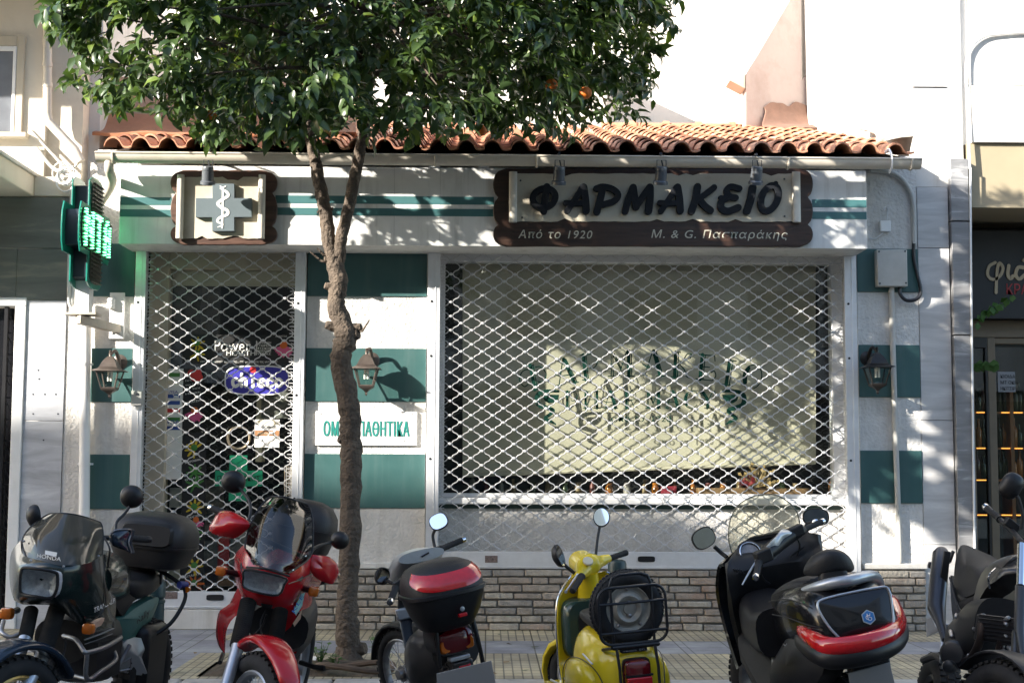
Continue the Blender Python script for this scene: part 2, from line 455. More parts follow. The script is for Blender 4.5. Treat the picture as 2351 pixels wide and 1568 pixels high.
# ================================================================== ground: road, pavement, kerb
def paving_mat():
    m = pm('yellow_paving_tiles', (0.4, 0.34, 0.2), 0.75, var=0)
    N, L = m.node_tree.nodes, m.node_tree.links
    bs = N['Principled BSDF']
    tc = N.new('ShaderNodeTexCoord')
    sx = N.new('ShaderNodeSeparateXYZ'); L.new(tc.outputs['Object'], sx.inputs[0])
    def brick(w, h, c1, c2, mort, msz, off=0.0, bias=0.0):
        b = N.new('ShaderNodeTexBrick'); b.offset = off; b.squash = 1.0
        b.inputs['Scale'].default_value = 1.0; b.inputs['Brick Width'].default_value = w; b.inputs['Row Height'].default_value = h
        b.inputs['Mortar Size'].default_value = msz; b.inputs['Mortar Smooth'].default_value = 0.2; b.inputs['Bias'].default_value = bias
        b.inputs['Color1'].default_value = list(c1) + [1]; b.inputs['Color2'].default_value = list(c2) + [1]; b.inputs['Mortar'].default_value = list(mort) + [1]
        L.new(tc.outputs['Object'], b.inputs['Vector']); return b
    yel = brick(0.064, 0.13, (0.60, 0.51, 0.32), (0.52, 0.45, 0.30), (0.25, 0.22, 0.16), 0.006)
    slab = brick(0.384, 0.39, (1.0, 1.0, 1.0), (0.72, 0.72, 0.78), (0.4, 0.38, 0.34), 0.006)
    grey = brick(0.8, 0.045, (0.46, 0.46, 0.465), (0.39, 0.39, 0.41), (0.2, 0.2, 0.2), 0.006)
    mul = N.new('ShaderNodeMix'); mul.data_type = 'RGBA'; mul.blend_type = 'MULTIPLY'; mul.inputs[0].default_value = 1.0
    L.new(yel.outputs[0], mul.inputs[6]); L.new(slab.outputs[0], mul.inputs[7])
    mg = N.new('ShaderNodeMix'); mg.data_type = 'RGBA'; mg.blend_type = 'MULTIPLY'; mg.inputs[0].default_value = 1.0
    L.new(grey.outputs[0], mg.inputs[6]); L.new(slab.outputs[0], mg.inputs[7])
    def band(a, b_, sock):
        g = N.new('ShaderNodeMath'); g.operation = 'GREATER_THAN'; g.inputs[1].default_value = a; L.new(sock, g.inputs[0])
        l = N.new('ShaderNodeMath'); l.operation = 'LESS_THAN'; l.inputs[1].default_value = b_; L.new(sock, l.inputs[0])
        p = N.new('ShaderNodeMath'); p.operation = 'MULTIPLY'; L.new(g.outputs[0], p.inputs[0]); L.new(l.outputs[0], p.inputs[1]); return p
    bd = band(-1.56, -0.78, sx.outputs[1])
    # the grey bumped slabs by the door
    bx = band(-2.94, -2.16, sx.outputs[0]); by = band(-3.0, 0.0, sx.outputs[1])
    p2 = N.new('ShaderNodeMath'); p2.operation = 'MULTIPLY'; L.new(bx.outputs[0], p2.inputs[0]); L.new(by.outputs[0], p2.inputs[1])
    mxm = N.new('ShaderNodeMath'); mxm.operation = 'MAXIMUM'; L.new(bd.outputs[0], mxm.inputs[0]); L.new(p2.outputs[0], mxm.inputs[1])
    sel = N.new('ShaderNodeMix'); sel.data_type = 'RGBA'
    L.new(mxm.outputs[0], sel.inputs[0]); L.new(mul.outputs[2], sel.inputs[6]); L.new(mg.outputs[2], sel.inputs[7])
    # wear and dark stains
    n = N.new('ShaderNodeTexNoise'); n.inputs['Scale'].default_value = 1.7; n.inputs['Detail'].default_value = 9; n.inputs['Roughness'].default_value = 0.7
    L.new(tc.outputs['Object'], n.inputs['Vector'])
    rr = N.new('ShaderNodeMapRange'); rr.inputs[1].default_value = 0.38; rr.inputs[2].default_value = 0.66; rr.inputs[3].default_value = 0.62; rr.inputs[4].default_value = 1.12
    L.new(n.outputs[0], rr.inputs[0]); cb = N.new('ShaderNodeCombineColor')
    for k in range(3): L.new(rr.outputs[0], cb.inputs[k])
    fin = N.new('ShaderNodeMix'); fin.data_type = 'RGBA'; fin.blend_type = 'MULTIPLY'; fin.inputs[0].default_value = 1.0
    L.new(sel.outputs[2], fin.inputs[6]); L.new(cb.outputs[0], fin.inputs[7])
    L.new(fin.outputs[2], bs.inputs['Base Color'])
    hs = N.new('ShaderNodeMix'); L.new(mxm.outputs[0], hs.inputs[0]); L.new(yel.outputs['Fac'], hs.inputs[2]); L.new(grey.outputs['Fac'], hs.inputs[3])
    bp = N.new('ShaderNodeBump'); bp.invert = True; bp.inputs['Strength'].default_value = 0.8; bp.inputs['Distance'].default_value = 0.006
    L.new(hs.outputs[0], bp.inputs['Height']); L.new(bp.outputs[0], bs.inputs['Normal'])
    return m
asphalt = pm('asphalt', (0.055, 0.055, 0.057), 0.85, var=0.25, vs=30, bump=2, bs=120, dirt=(0.1, 0.095, 0.09), dirt_amt=0.5, ds=1.5)
kerb_mat = pm('pale_marble_kerb', (0.42, 0.40, 0.37), 0.7, var=0.2, vs=8, bump=1.5, bs=30, dirt=(0.12, 0.11, 0.09), dirt_amt=0.7, ds=5)
soil = pm('tree_pit_soil', (0.10, 0.075, 0.05), 0.95, var=0.4, vs=18, bump=6, bs=25, dirt=(0.045, 0.06, 0.02), dirt_amt=0.6, ds=6)
ROAD = -0.13
KY0, KY1 = -3.12, -2.90
o = MB().add([(-70, -60, ROAD), (70, -60, ROAD), (70, 30, ROAD), (-70, 30, ROAD)], [(0, 1, 2, 3)]).build('road', asphalt); tag(o, kind='structure')
# pavement with a rectangular hole left for the tree pit
PITX0, PITX1, PITY0 = -1.95, -0.72, -2.78
b = MB()
for x0, x1, y0, y1 in ((-40, PITX0, KY1, 0.6), (PITX1, 40, KY1, 0.6), (PITX0, PITX1, PITY0 + 0.72, 0.6), (PITX0, PITX1, KY1, PITY0)):
    b.add([(x0, y0, 0), (x1, y0, 0), (x1, y1, 0), (x0, y1, 0)], [(0, 1, 2, 3)])
o = b.build('pavement', paving_mat()); tag(o, kind='structure')
b = MB()
x = -40.0
while x < 40:
    b.box(x, x + 0.985, KY0, KY1 - 0.003, ROAD - 0.1, 0.006 + random.uniform(-0.004, 0.006)); x += 1.0
o = b.build('kerb', kerb_mat, bev=0.015); tag(o, kind='structure')
b = MB(); n = 22
vs = []; fs = []
for i in range(n + 1):
    for j in range(n + 1):
        u, v = i / n, j / n
        xx = PITX0 + (PITX1 - PITX0) * u; yy = PITY0 + 0.72 * v
        e = min(u, 1 - u, v, 1 - v)
        vs.append((xx, yy, -0.02 + min(e * 0.5, 0.05) + random.uniform(-0.012, 0.014) * min(e * 8, 1)))
for i in range(n):
    for j in range(n):
        a = i * (n + 1) + j; fs.append((a, a + n + 1, a + n + 2, a + 1))
o = b.add(vs, fs).build('tree_pit_soil', soil); tag(o, kind='structure')

# ================================================================== the shop building
shop = thing('pharmacy_building', 'low white and teal banded shop building with terracotta tile roof', 'shop building', (0, 0, 0))
XL = X(208, 900, 0); XA = X(303, 900, 0)          # left column
XB = X(702, 900, 0); XC = X(978, 900, 0)          # middle column
XD = X(1972, 900, 0); XE = X(2113, 900, 0)        # right column
ZT = Z(1175, 352, 0)                              # wall top under the eave
ZP = Z(1400, 1306, 0)                             # plinth top
b = MB()
b.box(XL, XA, 0, 0.4, 0.0, ZT)
b.box(XB, XC, 0, 0.4, ZP, ZT)
b.box(XD, XE, 0, 0.4, ZP, ZT)
zfb = Z(1175, 575, 0)
b.box(XA, XB, 0.002, 0.4, zfb, ZT); b.box(XC, XD, 0.002, 0.4, zfb, ZT)     # lintels behind the sign box
ZW = Z(1400, 1162, 0.14)
b.box(XC, XD, 0.14, 0.4, 0.0, ZW)                                          # wall under the window
b.build('wall', stucco, shop)
# interior shell
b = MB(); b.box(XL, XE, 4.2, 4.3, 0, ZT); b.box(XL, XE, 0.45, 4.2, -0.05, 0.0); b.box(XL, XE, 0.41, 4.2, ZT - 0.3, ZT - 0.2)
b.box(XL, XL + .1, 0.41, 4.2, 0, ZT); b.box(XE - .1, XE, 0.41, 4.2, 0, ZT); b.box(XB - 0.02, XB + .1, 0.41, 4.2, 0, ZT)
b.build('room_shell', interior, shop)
# teal bands, slightly proud of the stucco
def band(xa, xb, y0, y1, px):
    o = MB().box(xa + 0.001, xb - 0.001, -0.014, 0.02, Z(px, y1, 0), Z(px, y0, 0)).build('teal_band', teal, shop, bev=0.004)
for y0, y1 in ((560, 681), (800, 923), (1043, 1168)): band(XL, XA, y0, y1, 250)
for y0, y1 in ((560, 681), (800, 922), (1042, 1166)): band(XB, XC, y0, y1, 840)
for y0, y1 in ((572, 671), (792, 912), (1034, 1155)): band(XD, XE, y0, y1, 2040)
# ledge over the plinth
zs = ZP
MB().box(XB, XC, -0.05, 0.1, zs, zs + 0.05).build('ledge', white_wall, shop, bev=0.008)
MB().box(XD, XE + .02, -0.05, 0.1, zs + 0.01, zs + 0.06).build('ledge', white_wall, shop, bev=0.008)
# thin brick plinth, every brick a block in the wall mesh
brick_mat = pm('weathered_thin_bricks', (0.31, 0.27, 0.225), 0.85, var=0.34, vs=7, bump=3.5, bs=38, dirt=(0.30, 0.15, 0.09), dirt_amt=0.55, ds=1.7, detail=7)
mortar = pm('grey_mortar', (0.19, 0.18, 0.165), 0.95, var=0.2, vs=12, bump=2, bs=60)
b = MB(); b.mi = 1
b.box(XB, XE, -0.028, 0.13, -0.02, zs); b.mi = 0
nrow = 8; hh = zs / nrow
for r_ in range(nrow):
    x = XB - random.uniform(0, 0.2)
    while x < XE:
        L_ = random.choice((random.uniform(0.13, 0.2), random.uniform(.22, .34), random.uniform(.24, .3))); g_ = random.uniform(.003, .008); xa, xb = max(x + g_, XB), min(x + L_ - g_, XE); b.mi = random.choice((0, 0, 2, 3))
        if xb - xa > 0.03:
            z0 = r_ * hh + 0.006 + random.uniform(-.004, .005); z1 = (r_ + 1) * hh - 0.006 + random.uniform(-.006, .004)
            b.box(xa, xb, -0.058 + random.uniform(-0.008, 0.01), -0.02, z0, z1)
        x += L_
bricks2 = pm('buff_thin_bricks', (0.37, 0.335, 0.28), 0.85, var=0.3, vs=8, bump=3.5, bs=38, dirt=(0.24, 0.2, 0.16), dirt_amt=0.6, ds=2.4, detail=7); bricks3 = pm('grey_thin_bricks', (0.26, 0.24, 0.215), 0.85, var=0.3, vs=8, bump=3.5, bs=38, dirt=(0.42, 0.39, 0.34), dirt_amt=0.5, ds=2.4, detail=7)
b.build('brick_plinth', [brick_mat, mortar, bricks2, bricks3], shop, bev=0.008)
# door step
b = MB(); b.box(XA - 0.02, XB, -0.05, 0.6, 0.0, Z(500, 1397, 0)); b.build('door_step', white_wall, shop, bev=0.01)

# ---- tile roof: rows of barrel tiles, each course overlapping the one below
terracotta = pm('terracotta_tile', (0.47, 0.215, 0.125), 0.75, var=0.2, vs=5, bump=0.8, bs=40, dirt=(0.30, 0.15, 0.10), dirt_amt=0.5, ds=2.5)
YE, YR = -0.60, 4.3
ZE = Z(1175, 352, YE) + 0.015
ZR = Z(1600, 303, YR)
rxl, rxr = X(238, 345, YE), X(2098, 345, YE)
slope = (ZR - ZE) / (YR - YE)
def tile_sheet(xl, xr, y0, y1, per=0.232, course=0.36):
    b = MB(); ncol = int(round((xr - xl) / per)); per = (xr - xl) / ncol
    prof = []
    for k in range(17):
        t = k / 16
        if t < 0.64: u = t / 0.64; h = 0.076 * math.sin(math.pi * u) ** 0.55
        else: u = (t - 0.64) / 0.36; h = -0.010 * math.sin(math.pi * u)
        prof.append((t, h))
    nc = int(math.ceil((y1 - y0) / course))
    for j in range(nc):
        ya, yb = y0 + j * course, min(y0 + (j + 1) * course + 0.05, y1)
        for c in range(ncol):
            b.mi = random.choice((0, 0, 0, 1, 2))
            jx, jz, jy = random.uniform(-.004, .004), random.uniform(-.005, .005), random.uniform(-.012, .012)
            ring0, ring1, ring2, ring3 = [], [], [], []
            for t, h in prof:
                x = xl + (c + t * 1.02) * per + jx
                za = ZE + slope * (ya - y0) + 0.034 + h + jz; zb = ZE + slope * (yb - y0) + h * 0.94
                ring0.append((x, ya + jy, za)); ring1.append((x, yb, zb)); ring2.append((x, ya + jy, za - 0.017)); ring3.append((x, yb, zb - 0.017))
            m = len(prof); vs = ring0 + ring1 + ring2 + ring3; fs = []
            for k in range(m - 1):
                fs += [(k, k + 1, m + k + 1, m + k), (2 * m + k, 3 * m + k, 3 * m + k + 1, 2 * m + k + 1), (k, 2 * m + k, 2 * m + k + 1, k + 1)]
            b.add(vs, fs)
    return b
xsal = X(560, 300, 0.3)
b = tile_sheet(rxl, rxr, YE, YR)
roof = b.build('tile_roof', [terracotta, pm('dark_terracotta_tile', (0.36, 0.15, 0.09), 0.8, var=0.25, vs=6, bump=0.8, bs=40, dirt=(0.2, 0.13, 0.09), dirt_amt=0.7, ds=3), pm('pale_terracotta_tile', (0.53, 0.28, 0.18), 0.8, var=0.2, vs=6, bump=0.8, bs=40, dirt=(0.32, 0.2, 0.14), dirt_amt=0.6, ds=3)], shop, ang=50)
# under-tile boards so no light leaks in
b = MB(); b.add([(rxl, YE + .04, ZE - .03), (rxr, YE + .04, ZE - .03), (rxr, YR, ZR - .03), (rxl, YR, ZR - .03), (rxl, YE + .04, ZE - .06), (rxr, YE + .04, ZE - .06), (rxr, YR, ZR - .06), (rxl, YR, ZR - .06)],
            [(0, 1, 2, 3), (7, 6, 5, 4), (0, 4, 5, 1), (1, 5, 6, 2), (2, 6, 7, 3), (3, 7, 4, 0)])
b.build('roof_boarding', pm('roof_boarding_wood', (0.07, 0.05, 0.04), 0.8), shop)
# ridge capping
b = MB()
x = X(1380, 285, YR)
xr_end = X(1770, 285, YR)
while x < xr_end:
    b.tube([(x, YR, ZR + 0.02), (x + 0.36, YR, ZR + 0.03)], [0.085, 0.075], 12); b.tube([(x + .345, YR, ZR + 0.03), (x + 0.42, YR, ZR + 0.03)], 0.098, 12); x += 0.40
b.build('ridge_capping', terracotta, shop)
# gutter with joints, straps and the short left outlet
gy = -0.72; gx0, gx1 = X(222, 370, gy), X(2112, 370, gy); gz = Z(1175, 371, gy)
b = MB(); rs = []
gr = 0.066
for x in (gx0, gx1):
    ring = [(x, gy + gr * math.cos(a), gz + 0.035 + gr * 1.15 * math.sin(a)) for a in [R(180 + 180 * k / 12) for k in range(13)]]
    ring += [(x, gy + gr * 0.9 * math.cos(a), gz + 0.035 + gr * 1.05 * math.sin(a)) for a in [R(360 - 180 * k / 12) for k in range(13)]]
    rs.append(ring)
b.rings(rs)
b.tube([(gx0, gy - gr, gz + .036), (gx1, gy - gr, gz + .036)], 0.009, 8)
for p in (262, 1000, 1232, 1808, 2090):
    x = X(p, 370, gy); b.tube([(x, gy + gr * 1.06 * math.cos(R(180 + 180 * k / 12)), gz + .035 + gr * 1.22 * math.sin(R(180 + 180 * k / 12))) for k in range(13)], 0.010, 6)
b.tube([(X(250, 370, gy), gy, gz - .02), (X(250, 370, gy), gy + .02, gz - .1), (X(236, 370, gy), gy + .3, gz - .16), (X(228, 380, -0.06), -0.08, gz - .3)], 0.04, 10, smooth=4)
b.build('gutter', gutter_mat, shop)
b = MB(); x = X(2040, 362, gy)
b.tube([(x, gy + .1, gz + .13), (x, gy - .02, gz + .12), (x + .005, gy - .075, gz + .05), (x + .005, gy - .07, gz - .04), (x, gy - .01, gz - .07)], 0.008, 6, smooth=3, flat=2.0)
b.build('gutter_strap', alu, shop)

# ---- sign fascia box along the front
fy = -0.48
fx0, fx1 = X(275, 470, fy), X(1990, 470, fy)
fz0, fz1 = Z(1175, 566, fy), Z(1175, 386, fy)
fas = thing('sign_fascia', 'long white fascia box with two teal stripes over the shopfront', 'fascia', ((fx0 + fx1) / 2, fy, fz0))
def under(o, root):           # parent keeping the world place
    bpy.context.view_layer.update()
    o.parent = root; o.matrix_parent_inverse = root.matrix_world.inverted(); return o
under(MB().box(fx0, fx1, fy, 0.0, fz0, fz1).build('casing', fascia_white, bev=0.004), fas)
for y0, y1 in ((453, 471), (481, 498)):
    z0, z1 = Z(1175, y1, fy), Z(1175, y0, fy)
    for a, c in ((632, 1134), (1864, 1989)):
        under(MB().box(X(a, 470, fy), X(c, 470, fy), fy - 0.003, fy + 0.002, z0, z1).build('stripe', fascia_teal), fas)
under(MB().box(fx0 + .002, X(394, 470, fy), fy - 0.003, fy + 0.002, Z(300, 498, fy), Z(300, 481, fy)).build('stripe', fascia_teal), fas)
under(MB().box(fx0 + .002, X(394, 470, fy), fy - 0.003, fy + 0.002, Z(300, 471, fy), Z(300, 453, fy)).build('stripe', fascia_teal), fas)
joint_m = pm('fascia_joint_grey', (0.4, 0.4, 0.38), 0.6)
for p in (795, 905, 1010): under(MB().box(X(p, 470, fy), X(p, 470, fy) + .003, fy - .0015, fy + .002, fz0, fz1).build('sheet_joint', joint_m), fas)
for p, q in ((985, 1010), (1098, 1122)): under(MB().box(X(p, 386, fy), X(q, 386, fy), fy - .012, fy + .1, fz1, fz1 + .012).build('top_clip', alu), fas)

# ================================================================== left neighbour
lb = thing('cream_neighbour_building', 'cream building with grey marble base left of the pharmacy', 'building', (X(0, 900, 0) - 1, 0, 0))
xl1 = X(145, 1000, 0.0); xl0 = -9.0
zmt = Z(80, 452, 0)         # top of the marble
parts = []
def lp(b, name, mat, **k): return under(b.build(name, mat, None, **k), lb)
b = MB(); xw = X(108, 200, 0.05)
b.box(xl0, xw, 0.03, 4.0, zmt, 6.35)
b.box(xw, X(180, 600, 0.1), 0.1, 4.0, 0.0, 6.35)
lp(b, 'wall', cream_wall)
b = MB(); b.box(X(145, 1000, 0) + .002, X(186, 1000, 0), 0.0, 0.1, 0.0, Z(165, 450, 0)); b.box(X(186, 1000, 0) + .002, XL - .002, 0.03, 0.2, 0.0, Z(190, 372, 0))
lp(b, 'white_pilaster', stucco)
# canopy slab above the door
b = MB(); xs_ = X(80, 430, 0)
b.box(xl0, xs_, -1.25, 0.03, Z(80, 452, 0) + 0.0, Z(80, 406, 0)); b.box(xs_, X(165, 430, 0), -0.03, 0.03, Z(80, 452, 0), Z(165, 408, 0))
lp(b, 'canopy_slab', cream_wall, bev=0.01)
b = MB(); b.box(xl0, xs_ + .02, -1.28, 0.03, Z(80, 406, 0), Z(80, 406, 0) + .03); lp(b, 'canopy_edge', white_wall, bev=0.006)
b = MB(); b.box(xl0, xw + .1, -1.4, 0.03, 5.78, 5.95); lp(b, 'added_shade_slab', cream_wall)  # added slab out of view, put there to shade the upper wall
# marble cladding as slabs with open joints
def slab(x0, x1, y0, y1, mat, px=80, yd=-0.012):
    b = MB(); b.box(x0 + .002, x1 - .002, yd, 0.03, Z(px, y1, 0) + .002, Z(px, y0, 0) - .002); return lp(b, 'marble_slab', mat, bev=0.003)
xd = X(52, 1000, 0)
slab(xl0, X(162, 500, 0), 453, 571, shaded_marble); slab(X(40, 600, 0), X(162, 600, 0), 571, 690, shaded_marble); slab(xl0, X(40, 600, 0), 571, 683, shaded_marble, yd=-.011)
slab(xd, xl1, 690, 966, marble); slab(xd, xl1, 966, 1310, marble); slab(xd, xl1, 1310, 1455, marble)
# entrance door with white frame and black grille
b = MB(); zl = Z(25, 684, 0)
b.box(xl0, xd, -0.03, 0.1, zl - 0.075, zl); b.box(xd - .095, xd, -0.03, 0.1, 0.0, zl - .075); b.box(xl0, xd - .3, .1, .14, 0, zl - .075)
lp(b, 'door_frame', white_metal, bev=0.006)
b = MB(); xg = xd - .095
b.box(xl0, xg, 0.12, 0.14, 0.0, zl - .08)
lp(b, 'door_leaf', pm('dark_door_glass', (0.01, 0.01, 0.012), 0.15), bev=0.0)
b = MB()
b.box(xg - .1, xg - .07, -0.005, 0.05, 0.0, zl - .08)
z = 0.1
while z < zl - .3:
    b.tube([(xg - .085, 0.03, z), (xg, 0.03, z)], 0.006, 6); b.tube([(xg - .085, 0.03, z + .19), (xg, .03, z + .02)], 0.005, 6); z += 0.19
b.tube([(xg - .012, 0.03, 0), (xg - .012, 0.03, zl - .1)], 0.007, 6)
lp(b, 'iron_grille', black_paint)
# upper window
wz0, wz1 = Z(20, 308, 0.03), Z(20, 84, 0.03); wx1 = X(56, 200, 0.03)
b = MB(); b.box(wx1 - .07, wx1, -0.0, 0.08, wz0, wz1); b.box(wx1 - 1.6, wx1 - .07, 0.0, 0.08, wz1 - .1, wz1); b.box(wx1 - 1.6, wx1 + .06, -0.06, 0.08, wz0 - .05, wz0 + .0)
win = lp(b, 'window', beige_frame, bev=0.008)
b = MB(); b.box(wx1 - .1, wx1 - .07, -.004, .06, wz0, wz1 - .1); b.box(wx1 - 1.6, wx1 - .1, .0, .05, wz1 - .14, wz1 - .1); under(b.build('window_frame', white_metal, None, bev=.004), win)
b = MB(); b.box(wx1 - 1.6, wx1 - .1, 0.02, 0.03, wz0, wz1 - .14); under(b.build('window_pane', pm('grey_frosted_pane', (0.16, 0.17, 0.19), 0.2), None), win)
# drain pipe dropping and slanting to the gutter
b = MB(); py = -0.05
b.tube([at(109, -60, py), at(109, 262, py), at(113, 282, py), at(172, 345, py - .05), at(186, 372, py - .05)], 0.04, 10, flat=1)
for yy in (150, 196): p = at(109, yy, py); b.tube([p + Vector((0, 0, -.02)), p + Vector((0, 0, .02))], 0.047, 10)
lp(b, 'drain_pipe', gutter_mat)
b = MB(); b.tube([at(84, 340, 0), at(120, 385, 0), at(150, 400, -.04), at(165, 420, -.04), at(160, 560, -.04), at(158, 680, -.05), at(163, 705, -.05)], .016, 8, smooth=4)
b.tube([at(168, 420, -.03), at(170, 560, -.03), at(170, 660, -.03), at(164, 700, -.04)], .02, 8, smooth=4)
b.tube([at(70, 300, 0.02), at(135, 370, 0), at(158, 395, -.02), at(182, 372, -.05)], .012, 8, smooth=4)
lp(b, 'cable', white_wall)
b = MB(); c = at(146, 407, -.06)
for k in range(7):
    rr_ = random.uniform(.055, .085); cc_ = c + Vector((random.uniform(-.03, .03), random.uniform(-.03, 0), random.uniform(-.04, .04)))
    b.tube([cc_ + Vector((rr_ * math.cos(a), random.uniform(-.01, .01), rr_ * 1.2 * math.sin(a))) for a in [2 * math.pi * q / 14 for q in range(14)]], .006, 5, closed=True)
lp(b, 'cable_coil', white_metal)
# white downpipe by the shop column
dp = thing('downpipe', 'white plastic downpipe beside the left lantern', 'downpipe', at(195, 1190, -.1))
b = MB(); b.tube([at(197, 690, -.09), at(195, 900, -.09), at(192, 1440, -.09)], 0.047, 14); under(b.build('pipe', white_metal, None), dp)
for yy in (836, 1065):
    p = at(194, yy, -.09); b = MB(); b.tube([p + Vector((0, 0, -.012)), p + Vector((0, 0, .012))], 0.053, 14); b.tube([p + Vector((-.07, .02, 0)), p + Vector((.07, .02, 0))], .009, 6); under(b.build('clip', white_metal, None), dp)
b = MB()      # chipped soffit and small bolt plates on the marble
for px_, py_ in ((88, 850), (90, 870), (103, 905), (76, 905), (76, 950), (128, 905), (133, 950), (100, 1010)):
    p = at(px_, py_, -.012); b.lathe([(.009, -.003), (.006, 0.004)], p, (0, -1, 0), 8)
lp(b, 'anchor_hole', dark_metal)

# ================================================================== buildings behind the roof
bb = thing('white_back_building', 'tall white building rising behind the tiled roof', 'building', (0, 6, 0))
YB = 5.2
b = MB(); b.box(-9, 12, YB, 9, 0, 13); 
under(b.build('wall', white_wall, None), bb)
b = MB()                                               # roof room behind the crown, throws its shadow on the back wall
b.box(X(760, 200, YB - .75), X(1392, 200, YB - .75), YB - .75, YB, 4.5, Z(1392, 140, YB - .75)); under(b.build('roof_room', white_wall, None), bb)
pk = MB(); Yp = YR - 0.55
GA = Vector((1, .70, 0))                              # gable set at an invented slant so its face stays in shade
gx0 = X(1713, 200, Yp)
def gp(px, py):
    d = ray(px, py); n = Vector((.70, -1, 0)); p0 = Vector((gx0, Yp, 0)); return CAM + d * ((p0 - CAM).dot(n) / d.dot(n))
poly = [gp(1713, 300), gp(1861, 300), gp(1861, 156), gp(1841, 186), gp(1838, -40), gp(1713, 172)]
pk.prism(poly, (0, 0.25, 0)); under(pk.build('pink_gable', pink_wall, None), bb)
b = MB(); b.prism([gp(1676, 184) + Vector((0, .02, 0)), gp(1712, 203) + Vector((0, .02, 0)), gp(1712, 114) + Vector((0, .02, 0))], (0, .3, 0)); under(b.build('gable_bracket', cream_wall, None), bb)
# sealing coat sweeping from the gable on to the tiles
b = MB(); rows = []; gn = Vector((.70, -1, 0)).normalized()
def roofz(y): return ZE + slope * (y - YE)
for k, (off, py_) in enumerate(((.012, 243), (.03, 262), (.10, 0), (.26, 0), (.46, 0))):
    row = []
    for j in range(9):
        t = j / 8; px_ = (1752 + (1862 - 1752) * t) if k < 2 else (1745 - 5 * k + (1862 - 1745) * t)
        if k < 2: p = gp(px_, py_ + (random.uniform(-7, 5) if k == 0 else 0)) + gn * off
        else:
            p = gp(px_, 270) + gn * off; p.z = roofz(p.y) + (.10, .085, .07)[k - 2] + random.uniform(-.008, .008)
        row.append(p)
    rows.append(row)
b.grid(rows, 0.02, 3); under(b.build('sealing_coat', pm('brown_pink_sealing_coat', (0.20, 0.115, 0.085), 0.8, var=0.2, vs=4, bump=1.2, bs=18), None), bb)

# salmon rooftop block behind the left end of the roof
sb = thing('salmon_rooftop_block', 'salmon coated low wall behind the left end of the roof', 'wall', (X(450, 280, .9), .9, ZE))
ys = 0.55; xs0, xs1 = X(236, 300, ys), X(690, 300, ys)
b = MB(); b.box(xs0, xs1, ys + .12, YB + .1, 4.4, Z(300, 288, ys) + 0.02 - .012 + .012); 
zf = Z(300, 288, ys)
rows = []
for (dy, zz) in ((-.35, ZE + slope * (ys - .35 - YE) + .10), (-.1, ZE + slope * (ys - .1 - YE) + .13), (0.06, ZE + slope * (ys - YE) + .28), (.1, zf + .02)):
    rows.append([(xs0 + (xs1 - xs0) * j / 8, ys + dy, zz + random.uniform(-.012, .012)) for j in range(9)])
under(b.build('core', membrane, None), sb)
b = MB(); b.grid(rows, 0.03, 4); under(b.build('sealing_coat', membrane, None), sb)
salmon_stucco = pm('salmon_roughcast', (0.55, 0.36, 0.25), 0.9, var=0.12, vs=5, bump=3, bs=40)
b = MB(); b.box(xs0 + .02, xs1 + .5, ys + .2, YB, zf, Z(400, 165, ys)); under(b.build('stucco_wall', salmon_stucco, None), sb)

# white wall strip between the left neighbour and the salmon block
b = MB(); b.box(X(172, 200, .15), X(236, 300, .4), .3, 4, 3.6, 6.3); lp(b, 'party_wall', white_wall)

# ================================================================== right neighbour
rb = thing('white_corner_building', 'white plastered building with marble pier right of the pharmacy', 'building', (X(2200, 900, 0), 0, 0))
def rp(b, name, mat, **k): return under(b.build(name, mat, None, **k), rb)
xr0 = X(2107, 600, 0); xr1 = X(2186, 900, 0); xr2 = X(2200, 900, 0); xr3 = X(2233, 900, 0)
zm = Z(2150, 428, 0)
b = MB(); b.box(xr0 + .006, X(2212, 300, 0), 0.02, 6.0, zm, 13.0); rp(b, 'wall', white_wall)
b = MB()
for y0, y1 in ((430, 570), (570, 965), (965, 1250), (1250, 1460)):
    b.box(XE + .004, xr1, 0.0 - .005, 0.3, Z(2150, y1, 0) + .002, Z(2150, y0, 0) - .002)
rp(b, 'marble_pier', pier_marble, bev=.003)
b = MB()
for y0, y1 in ((368, 510), (512, 770), (772, 1460)):
    b.box(xr1 + .01, xr3 - .012, -0.06, 0.3, Z(2210, y1, 0) + .002, Z(2210, y0, 0) - .002)
rp(b, 'dark_pilaster', pilaster_stone, bev=.004)
b = MB(); b.tube([at(2228, 385, -.07), at(2229, 600, -.07), at(2234, 1000, -.07), at(2238, 1300, -.07)], .010, 6); rp(b, 'edge_cable', white_metal)
# upper wall right of the pilaster: grey vertical channel, cornice line, arching cable
b = MB(); xu = X(2212, 200, 0); b.box(xu, X(2228, 200, 0), .06, .3, Z(2220, 330, 0), 13.0); rp(b, 'wall_channel', grey_wall)
b = MB(); b.box(X(2228, 200, 0), 12, -.02, 3, Z(2300, 328, 0), Z(2300, 199, 0)); b.box(X(2228, 200, 0) + .01, 12, 0.0, 3, Z(2300, 199, 0) + .012, 13.0); b.box(X(2228, 200, 0) + .01, 12, 0.02, 3, Z(2300, 199, 0) - .02, Z(2300, 199, 0) + .02)
rp(b, 'upper_wall', white_wall)
b = MB(); b.tube([at(2360, 74, -.03), at(2300, 78, -.03), at(2262, 84, -.03), at(2236, 102, -.03), at(2222, 130, -.03), at(2219, 170, -.03), at(2222, 260, -.03), at(2226, 388, -.05)], .014, 8, smooth=5); rp(b, 'wall_cable', white_metal)
b = MB(); b.box(X(2095, 200, .02), X(2175, 200, 0), .012, .03, Z(2130, 200.5, 0), Z(2130, 198.5, 0)); rp(b, 'wall_groove', dark_metal)
